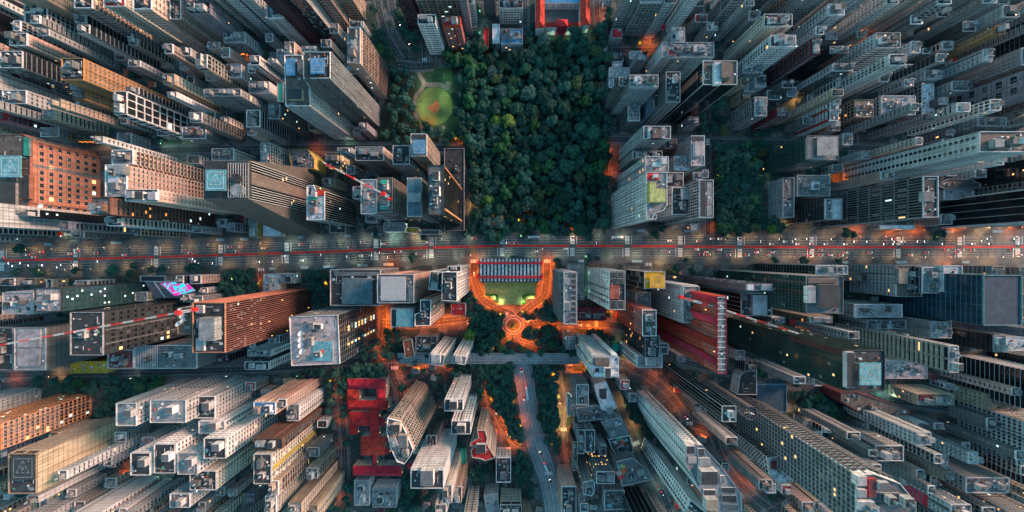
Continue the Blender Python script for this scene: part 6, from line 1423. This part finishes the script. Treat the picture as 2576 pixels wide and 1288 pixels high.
# ------------------------------------------------------------------ vehicles
CARC = dict(white=(.6,.6,.6), silver=(.35,.36,.37), black=(.02,.02,.022), grey=(.12,.125,.13), red=(.38,.03,.03))
HL = emis("headlight", (1, .95, .8), 7, (.8,.8,.8)); TL = emis("taillight", (1, .03, .02), 6, (.4,.02,.02)); TYRE = mat("tyre", (.015,.015,.015), .9)
def car_parts(cname):
    pm = mat("car_paint_"+cname, CARC[cname], .3, .03, spec=.6); b = MB()
    prof = [(-2.2,.35),(-2.2,.82),(-1.95,.95),(1.0,.98),(2.1,.78),(2.2,.6),(2.2,.35)]
    for sy in (0,):
        n = len(prof); base = len(b.v); b.v += [(x, -.86, z) for x, z in prof]+[(x, .86, z) for x, z in prof]
        b.f.append(tuple(base+i for i in range(n))); b.m.append(0); b.f.append(tuple(base+n+i for i in reversed(range(n)))); b.m.append(0)
        for i in range(n): j = (i+1) % n; b.f.append((base+i, base+n+i, base+n+j, base+j)); b.m.append(0)
    b.frustum([(-1.2,-.68),(.35,-.68),(.35,.68),(-1.2,.68)], 1.40, [(-1.15,-.64),(.3,-.64),(.3,.64),(-1.15,.64)], 1.46, 0)
    body = mesh_from('body', b.v, b.f, b.m, pm)
    g_ = MB(); g_.frustum([(-1.75,-.80),(1.05,-.80),(1.05,.80),(-1.75,.80)], .94, [(-1.2,-.67),(.35,-.67),(.35,.67),(-1.2,.67)], 1.41, 0); gl = mesh_from('windows', g_.v, g_.f, g_.m, GL[0])
    return body, gl
CP = {c: car_parts(c) for c in CARC}
_w = MB(); _w.cyl(0, 0, 0, .2, .33, seg=10); wv = [(x, z-.1, y) for x, y, z in _w.v]; WHEEL = mesh_from('wheel', wv, _w.f, _w.m, TYRE)
_h = MB(); _h.box(-.04,-.2,-.08,.05,.2,.08); HLM = mesh_from('headlight', _h.v, _h.f, _h.m, HL); TLM = mesh_from('taillight', _h.v, _h.f, _h.m, TL)
def car(px_, py_, rz, c, label, group):
    x, y = P(px_, py_); r_ = empty('car', (x, y, .08+.1), rz); tag(r_, label, 'car', group)
    inst('body', CP[c][0], r_, (0, 0, 0)); inst('windows', CP[c][1], r_, (0, 0, 0))
    for sx in (-1.35, 1.35):
        for sy in (-.8, .8): inst('wheel', WHEEL, r_, (sx, sy, .33))
    for sy in (-.6, .6): inst('headlight', HLM, r_, (2.2, sy, .66)); inst('taillight', TLM, r_, (-2.22, sy, .72))
crs = random.Random(21); ORD = ['first', 'second', 'third', 'fourth', 'fifth', 'sixth', 'seventh', 'eighth', 'ninth', 'tenth', 'eleventh', 'twelfth', 'thirteenth', 'fourteenth', 'fifteenth', 'sixteenth', 'seventeenth', 'eighteenth', 'nineteenth', 'twentieth', 'twenty-first', 'twenty-second', 'twenty-third', 'twenty-fourth', 'twenty-fifth']
BUSES = [(1344,1093/4+322,'l'),(1553,1112/4+322,'l')]
for li, off in enumerate((3.5, 6.6, 9.6, -3.5, -6.6, -9.6)):
    lane = ["lane just above the red cycle path", "middle lane above the red cycle path", "top lane of the avenue", "lane just below the red cycle path", "middle lane below the red cycle path", "bottom lane of the avenue"][li]
    xs = []
    for _ in range(60):
        x = crs.uniform(0, 2570); dens = .25 if 1000 < x < 1700 else (1 if x > 1700 else .55)
        if crs.random() > dens or any(abs(x-o) < 16 for o in xs) or (off > 9 and any(abs(x-b[0]) < 28 for b in BUSES)): continue
        xs.append(x)
        if len(xs) >= 20: break
    for i, x in enumerate(sorted(xs)):
        c = crs.choice(['white', 'white', 'silver', 'black', 'grey', 'grey', 'red']); y = avey(x)-off*S
        car(x, y, math.pi if off > 0 else 0, c, f"{c} car, {ORD[i]} from the left in the {lane}", "cars on the avenue")
for i, (x, y, a) in enumerate(((1005,60,-65),(1028,108,-65),(1312,930,-85),(1318,1000,-82),(1360,1140,112),(1384,1210,110),(1458,817,0),(1478,817,0),(964,760,90),(1618,1130,-60),(1632,1148,-60),(1640,1165,-60),(1655,1225,-60),(1665,1240,-60),(1193,690,90),(1408,1010,-85),(1275,1088,-56),(1246,1036,-62),(1725,1050,-45),(1030,812,0))):
    c = crs.choice(['white', 'silver', 'grey', 'red', 'black'])
    where = ["on the tunnel road at the top", "on the tunnel road near the tall curved path", "in the bus avenue just under the viaduct", "in the bus avenue below the viaduct", "halfway down the bus avenue", "near the foot of the bus avenue", "leftmost on the orange street right of the museum", "second on the orange street right of the museum", "on the orange side street left of the blue pad", "uppermost on the street beside the white slab tower", "second down on the street beside the white slab tower", "third down on the street beside the white slab tower", "fourth down on the street beside the white slab tower", "lowest on the street beside the white slab tower", "on the curved road left of the museum", "on the yellow-lit street by the mall", "on the slanting orange street under the viaduct", "higher up on the slanting orange street", "on the red-lit road beside the white slab tower", "on the orange street under the blue pad"][i]
    car(x, y, R(a), c, f"{c} car {where}", "cars in the side streets")
def bus(px_, py_, rz, label, col='white', ln=13):
    x, y = P(px_, py_); r_ = empty('bus', (x, y, .18), rz); tag(r_, label, 'bus', 'city buses')
    b = MB(); b.box(-ln/2, -1.25, .4, ln/2, 1.25, 2.1); b.box(-ln/2, -1.25, 2.7, ln/2, 1.25, 3.1); b.box(-ln*.3, -.6, 3.1, -ln*.1, .6, 3.35); b.box(ln*.1, -.5, 3.1, ln*.25, .5, 3.3)
    b.build('body', mat("bus_"+col, dict(white=(.6,.6,.62), red=(.4,.05,.04))[col], .4), r_)
    g_ = MB(); g_.box(-ln/2+.05, -1.2, 2.1, ln/2-.05, 1.2, 2.7); g_.build('windows', GL[0], r_)
    e = MB(); e.box(-ln/2-.02, -1.27, 3.1, -ln/2+.8, 1.27, 3.14); e.build('end_panel', REDP, r_)
    for sx in (-ln*.32, ln*.32):
        for sy in (-1.1, 1.1): inst('wheel', WHEEL, r_, (sx, sy, .4), 0, (1.4, 1.4, 1.4))
    for sy in (-.9, .9): inst('headlight', HLM, r_, (ln/2, sy, .8)); inst('taillight', TLM, r_, (-ln/2-.02, sy, .9))
bus(1344, avey(1344)-10.6*S, math.pi, "white bus at the kerb in front of the park wood")
bus(1553, avey(1553)-10.6*S, math.pi, "white bus near the kerb below the white window-grid tower")
bus(1374, 1176, R(-68), "white bus low on the bus avenue"); bus(1325, 985, R(-82), "long white bus under the viaduct on the bus avenue", ln=17)

# ------------------------------------------------------------------ street lamps, each with its own light
_p = MB(); _p.cyl(0, 0, 0, 8, .11, .07, 6); _p.bar((0, 0, 8), (2.2, 0, 8.5), .12); POLE = mesh_from('pole', _p.v, _p.f, _p.m, METAL)
LCOL = dict(orange=((1, .155, .005), 2700), yellow=((1, .50, .15), 1300), white=((.95, .95, .62), 1000), green=((.62, 1, .68), 600), teal=((.45, 1, .85), 600))
HEADS = {}; LD = {}
for k_, (c_, e_) in LCOL.items():
    b = MB(); b.box(1.7, -.2, 8.35, 2.8, .2, 8.55, 0); b.box(1.8, -.16, 8.30, 2.7, .16, 8.349, 1); HEADS[k_] = mesh_from('lamp_head', b.v, b.f, b.m, [METAL, emis("lamp_"+k_, c_, 30)])
    for q_ in (1, 2, 3, 4): 
        d_ = bpy.data.lights.new('lamp_light', 'SPOT'); d_.energy = e_*q_; d_.color = c_; d_.shadow_soft_size = .4; d_.spot_size = R(148); d_.spot_blend = .5; LD[k_, q_] = d_
def lamp(px_, py_, col, rz=0.0, where="", q=1):
    if col == 'orange' and 1150 < px_ < 1560 and 640 < py_ < 880 or (col == 'orange' and 960 < px_ < 1180 and 680 < py_ < 925): q = 2
    f_ = CAM_H/(CAM_H-8.5)
    if hidden(CX+(px_-CX)*f_, CY+(py_-CY)*f_) or not (0 < px_ < 2576 and 0 < py_ < 1288): return
    x, y = P(px_, py_); r_ = empty('street_lamp', (x, y, .05), R(rz)); tag(r_, f"{col} street lamp {where}", 'street lamp', "street lamps "+where)
    inst('pole', POLE, r_, (0, 0, 0)); inst('lamp_head', HEADS[col], r_, (0, 0, 0))
    lo = bpy.data.objects.new('lamp_light', LD[col, q]); COL.objects.link(lo); lo.parent = r_; lo.location = (2.3, 0, 8.15)

def lamprow(pts, gap, col, where, q=1, side=5.5, both=True):
    pts = smooth(pts); acc = gap*.5; k = 0
    for i in range(len(pts)-1):
        a, b = Vector(pts[i]), Vector(pts[i+1]); ln = (b-a).length
        if ln < 1e-6: continue
        t = (b-a)/ln; n = Vector((-t.y, t.x))
        while acc < ln:
            sg = 1 if (k % 2 or not both) else -1; p = a+t*acc+n*sg*side*S*.9
            d = -n*sg; ang = math.degrees(math.atan2(-d.y, d.x)); lamp(p.x, p.y, col, ang, where, q); acc += gap; k += 1
        acc -= ln
KIOSK = random.Random(9)
def kiosk(px_, py_, w_, label):
    x, y = P(px_, py_); r_ = empty('bus_shelter', (x, y, .15)); tag(r_, label, 'bus shelter', 'shelters and kiosks on the avenue pavements')
    for sx in (-w_/2+.2, w_/2-.2):
        for sy in (-1, 1): q = MB(); q.box(sx-.08, sy-.08, 0, sx+.08, sy+.08, 2.6); q.build('post', METAL, r_)
    q = MB(); q.box(-w_/2, -1.5, 2.6, w_/2, 1.5, 2.75); q.build('canopy', mat("canopy_glass", (.25,.34,.36), .3), r_)
    q = MB()
    for i in range(int(w_/1.5)+1): q.box(-w_/2+i*1.5-.06, -1.5, 2.75, -w_/2+i*1.5+.06, 1.5, 2.83)
    q.build('canopy_rib', METAL, r_); q = MB(); q.box(-w_/2+1, .9, .4, w_/2-1, 1.3, .5); q.build('bench', METAL, r_)
KX = [(878,-1),(950,-1),(1345,-1),(1610,-1),(1730,-1),(2010,1),(2380,-1),(2500,-1),(560,-1),(620,-1),(760,-1),(915,1),(980,1),(770,1),(830,1),(690,1),(1460,1),(1600,1),(2120,1),(2260,1),(2420,1),(130,-1),(300,-1)]
for side, nm_ in ((-1, 'upper'), (1, 'lower')):
    xs = sorted(x for x, s_ in KX if s_ == side)
    for i, x in enumerate(xs): kiosk(x, avey(x)+side*38, KIOSK.choice([7, 9, 12]), f"glass-roofed shelter, {ORD[i]} from the left on the avenue's {nm_} pavement")
# ------------------------------------------------------------------ lamps where the photograph glows
i = 0
for x in range(30, 2570, 64):
    y = avey(x); dens = x > 1680 or x < 700
    lamp(x, y-30, 'yellow' if dens else 'white', -90, "along the upper kerb of the avenue", 1); lamp(x+32, y+30, 'yellow' if dens else 'white', 90, "along the lower kerb of the avenue", 1)
for (x, y, rz, col, where, q) in (
    
    
    (1262,808,0,'orange',"round the plaza",1),(1320,820,180,'orange',"round the plaza",2),(1292,846,90,'orange',"round the plaza",1),(1310,862,0,'orange',"round the plaza",1),(1291,822,0,'orange',"round the plaza",1),
    (1235,872,0,'orange',"below the plaza",1),(1390,868,90,'orange',"below the plaza",1),(1340,868,90,'orange',"below the plaza",1),
    
    
    (1520,776,0,'orange',"behind the dark red roofs",1),
    (1010,918,90,'orange',"along the viaduct",1),(1060,920,90,'orange',"along the viaduct",1),(1120,920,90,'orange',"along the viaduct",1),(1440,925,90,'orange',"along the viaduct",2),(1465,925,90,'orange',"along the viaduct",2),
    (1000,945,0,'orange',"on the street left of the peach tower",1),(1020,985,180,'orange',"on the street left of the peach tower",1),(995,1020,0,'yellow',"on the street left of the peach tower",1),
    (1395,935,180,'orange',"along the yellow-lit street by the mall",2),(1398,990,0,'orange',"along the yellow-lit street by the mall",1),(1418,1030,180,'yellow',"along the yellow-lit street by the mall",2),(1420,1070,180,'yellow',"along the yellow-lit street by the mall",2),(1402,1110,0,'orange',"along the yellow-lit street by the mall",2),(1428,1140,180,'orange',"along the yellow-lit street by the mall",1),
    (1290,1000,0,'orange',"in the garden left of the bus avenue",1),(1300,970,0,'orange',"in the garden left of the bus avenue",1),(1306,1060,0,'orange',"in the garden left of the bus avenue",1),
    (1355,990,0,'orange',"in the grove right of the bus avenue",1),(1362,1030,0,'orange',"in the grove right of the bus avenue",1),(1380,950,0,'orange',"in the grove right of the bus avenue",1),
    (1280,985,0,'yellow',"under the viaduct",1),
    (1590,915,0,'orange',"on the road beside the white slab tower",1),(1640,950,0,'orange',"on the road beside the white slab tower",1),(1680,985,0,'orange',"on the road beside the white slab tower",1),(1712,1020,180,'orange',"on the road beside the white slab tower",1),(1760,1085,0,'orange',"on the road beside the white slab tower",1),(1815,1170,0,'orange',"on the road beside the white slab tower",1),(1850,1205,0,'orange',"on the road beside the white slab tower",1),(1880,1220,0,'orange',"on the road beside the white slab tower",1),
    (1560,1010,0,'yellow',"along the street between mall and white slab",2),(1586,1070,0,'yellow',"along the street between mall and white slab",2),(1600,1110,180,'white',"along the street between mall and white slab",1),(1640,1160,180,'green',"along the street between mall and white slab",1),(1660,1215,180,'green',"along the street between mall and white slab",2),
    (868,990,180,'orange',"left of the hospital roofs",1),(856,1050,0,'orange',"left of the hospital roofs",1),(876,1110,180,'orange',"left of the hospital roofs",1),(862,1170,0,'orange',"left of the hospital roofs",2),(868,1210,180,'orange',"left of the hospital roofs",2),(850,1255,0,'orange',"left of the hospital roofs",1),
    (885,940,90,'orange',"by the lower left street",1),(925,925,90,'orange',"by the lower left street",1),(840,955,90,'orange',"by the lower left street",1),(760,935,-90,'green',"by the lower left street",1),(520,945,90,'green',"by the lower left street",2),(480,950,90,'green',"by the lower left street",1),(350,950,90,'white',"by the lower left street",1),(150,945,90,'yellow',"by the lower left street",2),(40,955,90,'orange',"by the lower left street",1),
    (1530,118,0,'orange',"on the cross street right of the wood",2),(1600,118,0,'orange',"on the cross street right of the wood",2),(1630,116,0,'orange',"on the cross street right of the wood",2),(1500,40,0,'orange',"on the cross street right of the wood",1),(1540,170,180,'orange',"on the lane at the wood's right edge",1),(1530,230,180,'yellow',"on the lane at the wood's right edge",1),(1540,382,180,'orange',"on the lane at the wood's right edge",1),(1538,430,180,'orange',"on the lane at the wood's right edge",1),(1525,500,0,'green',"on the lane at the wood's right edge",1),
    (1300,556,0,'orange',"on the square at the wood's lower edge",2),(1255,562,0,'orange',"on the square at the wood's lower edge",2),(1438,586,0,'orange',"on the square at the wood's lower edge",2),(1470,578,0,'orange',"on the square at the wood's lower edge",1),(1312,522,0,'orange',"on the square at the wood's lower edge",1),(1236,545,0,'orange',"on the square at the wood's lower edge",1),
    (1190,300,0,'orange',"on the lane at the wood's left edge",1),(1150,362,90,'orange',"on the lane at the wood's left edge",1),(1192,420,0,'yellow',"on the lane at the wood's left edge",1),(1180,520,0,'yellow',"on the lane at the wood's left edge",2),
    (1060,208,0,'white',"round the lawn",1),(1123,226,0,'green',"round the lawn",1),(1118,196,0,'green',"round the lawn",1),(1036,205,0,'green',"round the lawn",1),(1100,318,0,'white',"round the lawn",1),(1140,280,0,'green',"round the lawn",1),(1074,312,0,'orange',"round the lawn",1),(1060,270,0,'white',"round the lawn",1),(1110,250,0,'white',"round the lawn",1),(1026,330,0,'green',"round the lawn",1),
    (1270,112,90,'yellow',"beside the white awning shed",2),(1300,116,90,'white',"beside the white awning shed",2),(1275,72,90,'yellow',"beside the white awning shed",2),(1385,100,0,'green',"behind the school",2),(1425,98,0,'green',"behind the school",2),(1470,95,0,'green',"behind the school",2),(1205,40,0,'green',"by the narrow top street",1),(1205,90,0,'green',"by the narrow top street",2),
    (915,55,0,'orange',"by the top towers",1),(885,80,0,'orange',"by the top towers",1),(848,110,0,'orange',"by the top towers",1),(668,95,0,'orange',"by the top towers",1),(665,70,0,'teal',"by the top towers",2),(660,118,0,'green',"by the top towers",1),(566,130,0,'orange',"by the upper left towers",1),(575,150,0,'yellow',"by the upper left towers",2),(620,150,0,'orange',"by the upper left towers",1),(475,285,0,'yellow',"by the upper left towers",1),(385,150,0,'green',"by the upper left towers",1),(320,110,0,'yellow',"by the upper left towers",1),(358,128,0,'orange',"by the upper left towers",1),(270,160,0,'orange',"by the upper left towers",1),(415,150,0,'yellow',"by the upper left towers",1),
    (270,372,90,'yellow',"on the upper left street",2),(190,348,90,'orange',"on the upper left street",2),(225,355,90,'orange',"on the upper left street",2),(276,340,90,'green',"on the upper left street",2),(475,360,90,'green',"on the upper left street",2),(476,405,-90,'green',"on the upper left street",2),(462,405,-90,'orange',"on the upper left street",1),(60,350,90,'green',"on the upper left street",1),(425,372,90,'green',"on the upper left street",2),(565,325,90,'orange',"on the upper left street",1),(725,368,90,'orange',"on the upper left street",2),(800,385,90,'orange',"behind the restaurant terrace",1),(840,395,90,'orange',"behind the restaurant terrace",2),(845,430,90,'yellow',"behind the restaurant terrace",2),(842,470,0,'yellow',"behind the restaurant terrace",1),(880,362,90,'green',"on the upper left street",1),(1025,360,90,'green',"on the upper left street",1),(820,345,90,'teal',"on the upper left street",2),
    (700,585,-90,'teal',"in front of the small floodlit shop",2),(680,588,-90,'green',"in front of the small floodlit shop",2),(995,590,-90,'teal',"in front of the teal atrium",2),(1045,590,-90,'yellow',"in front of the kiosk hall",1),(90,600,90,'green',"along the avenue fronts, left",2),(40,596,90,'teal',"along the avenue fronts, left",2),(250,592,90,'yellow',"along the avenue fronts, left",2),(180,600,90,'white',"along the avenue fronts, left",1),
    (120,706,90,'yellow',"along the lower avenue fronts, left",1),(540,702,90,'yellow',"in the garden below the avenue",2),(520,700,90,'yellow',"in the garden below the avenue",1),(600,705,90,'yellow',"in the garden below the avenue",1),(745,700,90,'teal',"beside the white avenue houses",2),(662,710,0,'orange',"beside the white avenue houses",2),(825,710,0,'orange',"beside the glazed-roof tower",2),(826,765,0,'orange',"beside the glazed-roof tower",2),(985,670,90,'orange',"beside the louvre-roof tower",1),
    (1470,730,0,'teal',"between balcony slab and white tower",1),(1470,690,0,'teal',"between balcony slab and white tower",1),(1550,790,0,'green',"below the white tiny-window tower",2),(1530,785,0,'orange',"below the white tiny-window tower",1),(1545,850,0,'green',"among the trees right of the viaduct",1),(1570,905,90,'yellow',"among the trees right of the viaduct",2),(1660,670,90,'yellow',"along the lower avenue fronts, right",2),(1690,700,90,'yellow',"along the lower avenue fronts, right",1),(2030,660,-90,'orange',"along the lower avenue fronts, right",1),(2200,664,-90,'orange',"along the lower avenue fronts, right",2),(2380,664,-90,'orange',"along the lower avenue fronts, right",2),(2420,664,-90,'orange',"along the lower avenue fronts, right",2),(2480,664,-90,'yellow',"along the lower avenue fronts, right",2),
    (1790,447,0,'orange',"beside the framed roof rooms",2),(1792,562,0,'orange',"beside the grove on the avenue",2),(1810,565,0,'yellow',"beside the grove on the avenue",1),(1965,570,90,'yellow',"on the upper avenue fronts, right",2),(2022,570,90,'yellow',"on the upper avenue fronts, right",1),(2150,585,90,'orange',"on the upper avenue fronts, right",2),(2240,585,90,'orange',"on the upper avenue fronts, right",2),(2300,585,90,'orange',"on the upper avenue fronts, right",2),(2360,560,0,'yellow',"on the upper avenue fronts, right",2),(2362,530,0,'yellow',"on the upper avenue fronts, right",2),(2400,580,90,'orange',"on the upper avenue fronts, right",2),(2460,580,90,'yellow',"on the upper avenue fronts, right",2),(2540,578,90,'orange',"on the upper avenue fronts, right",2),(1995,436,90,'orange',"by the stained flat roof",2),(2097,455,0,'orange',"by the stained flat roof",2),(2095,475,0,'teal',"by the stained flat roof",2),(1910,448,0,'green',"by the stained flat roof",1),(1995,340,90,'yellow',"behind the grey pad tower",1),
    (1790,20,0,'yellow',"in the top right streets",2),(1755,60,0,'orange',"in the top right streets",2),(1715,60,0,'orange',"in the top right streets",2),(1700,75,0,'orange',"in the top right streets",2),(1790,245,0,'teal',"in the top right streets",2),(1960,230,0,'white',"in the top right streets",2),(1940,228,0,'teal',"in the top right streets",2),(1990,252,0,'yellow',"in the top right streets",2),(1985,275,0,'orange',"in the top right streets",1),(2160,100,0,'orange',"in the top right streets",2),(2150,115,0,'yellow',"in the top right streets",2),(2320,65,0,'orange',"in the top right streets",2),(2385,122,0,'yellow',"under the floodlit wall",2),(2400,130,0,'orange',"under the floodlit wall",2),(2420,120,0,'orange',"under the floodlit wall",2),(2440,112,0,'orange',"under the floodlit wall",2),(2420,290,0,'yellow',"under the floodlit wall",2),(2165,300,0,'orange',"beside the tan framed block",1),(2150,35,0,'white',"in the top right streets",1),
    (2000,820,0,'orange',"beside the tan arcade block",2),(2010,835,0,'teal',"beside the tan arcade block",2),(1930,805,0,'teal',"beside the tan arcade block",1),(1770,860,0,'green',"beside the red-piered tower",1),(2070,830,0,'teal',"beside the green glass tower",2),(2270,800,0,'orange',"right of the green glass tower",2),(2460,820,0,'yellow',"near the lit window block",2),(2520,835,0,'yellow',"near the lit window block",2),(2400,945,0,'teal',"near the zigzag crown",1),(1975,1030,0,'yellow',"beside the blue court",1),(1990,955,0,'yellow',"in the park right of the blue court",1),(2010,1010,0,'orange',"in the park right of the blue court",1),
    (2210,985,0,'teal',"behind the wide hall",2),(2225,990,0,'green',"behind the wide hall",2),(2480,990,0,'teal',"by the lower right lane",2),(2510,995,0,'orange',"by the lower right lane",2),(2330,1120,0,'yellow',"in the lower right streets",2),(2475,1150,0,'yellow',"in the lower right streets",2),(2510,1165,0,'orange',"in the lower right streets",2),(2540,1185,0,'orange',"in the lower right streets",2),(2325,1250,0,'orange',"in the lower right streets",2),(2460,1262,0,'orange',"in the lower right streets",2),(2480,1270,0,'orange',"in the lower right streets",2),(2500,1280,0,'orange',"in the lower right streets",2),
    (475,1060,0,'green',"in the lower left cluster",2),(460,1068,0,'green',"in the lower left cluster",1),(618,1160,0,'yellow',"in the lower left cluster",2),(570,1240,0,'orange',"in the lower left cluster",2),(580,1225,0,'orange',"in the lower left cluster",2),(405,1180,0,'green',"in the lower left cluster",1),(300,1010,0,'yellow',"in the lower left cluster",1),(320,1172,0,'orange',"in the lower left cluster",1),(130,1265,0,'orange',"in the bottom left corner",2),(120,1240,0,'orange',"in the bottom left corner",1),(400,1250,0,'orange',"in the bottom left corner",2),(45,1278,0,'yellow',"in the bottom left corner",1),(840,1000,0,'yellow',"left of the hospital roofs",1),(838,1120,0,'green',"left of the hospital roofs",2),
):
    lamp(x, y, col, rz, where, q)
for x, y in ((1240,748),(1256,757),(1310,757),(1330,748)): lamp(x, y, 'green', 0, 'by the terrace hedges', 1)
lamprow([(1192,650),(1193,690),(1200,720),(1215,752),(1250,775),(1285,790)], 17, 'orange', "on the curved road left of the museum")
lamprow([(1376,650),(1375,700),(1366,745),(1335,770),(1310,790)], 17, 'orange', "on the curved road right of the museum")
lamprow([(962,812),(1060,812),(1175,800)], 19, 'orange', "on the street under the blue pad")
lamprow([(962,690),(964,780),(962,850),(960,905)], 24, 'orange', "on the side street left of the blue pad")
lamprow([(1330,815),(1440,812),(1530,816)], 20, 'orange', "on the orange street right of the museum")
lamprow([(1284,838),(1250,860),(1215,885)], 24, 'orange', "on the path from the plaza to the viaduct")
lamprow([(1222,960),(1232,1005),(1256,1055),(1280,1095),(1306,1118)], 17, 'orange', 'along the slanting street to the footbridge', 2)
lamprow([(1405,960),(1412,1020),(1408,1110)], 20, 'yellow', 'along the shop-lined yellow street', 2)
lamprow([(1380,920),(1392,1000),(1392,1120)], 34, 'orange', 'among the trees right of the bus avenue', 1)
# duplicate labels within a lamp row are told apart by their order from the left or the top
from collections import defaultdict
dd = defaultdict(list)
for o in scene.objects:
    if o.parent is None and o.get('category') == 'street lamp': dd[o['label']].append(o)
for lb, os_ in dd.items():
    if len(os_) > 1:
        xs = [o.location.x for o in os_]; ys = [o.location.y for o in os_]; hor = max(xs)-min(xs) >= max(ys)-min(ys)
        os_.sort(key=lambda o: o.location.x if hor else -o.location.y)
        for k, o in enumerate(os_): o['label'] = f"{ORD[k] if k < len(ORD) else str(k+1)+'th'} {lb} from the {'left' if hor else 'top'}"
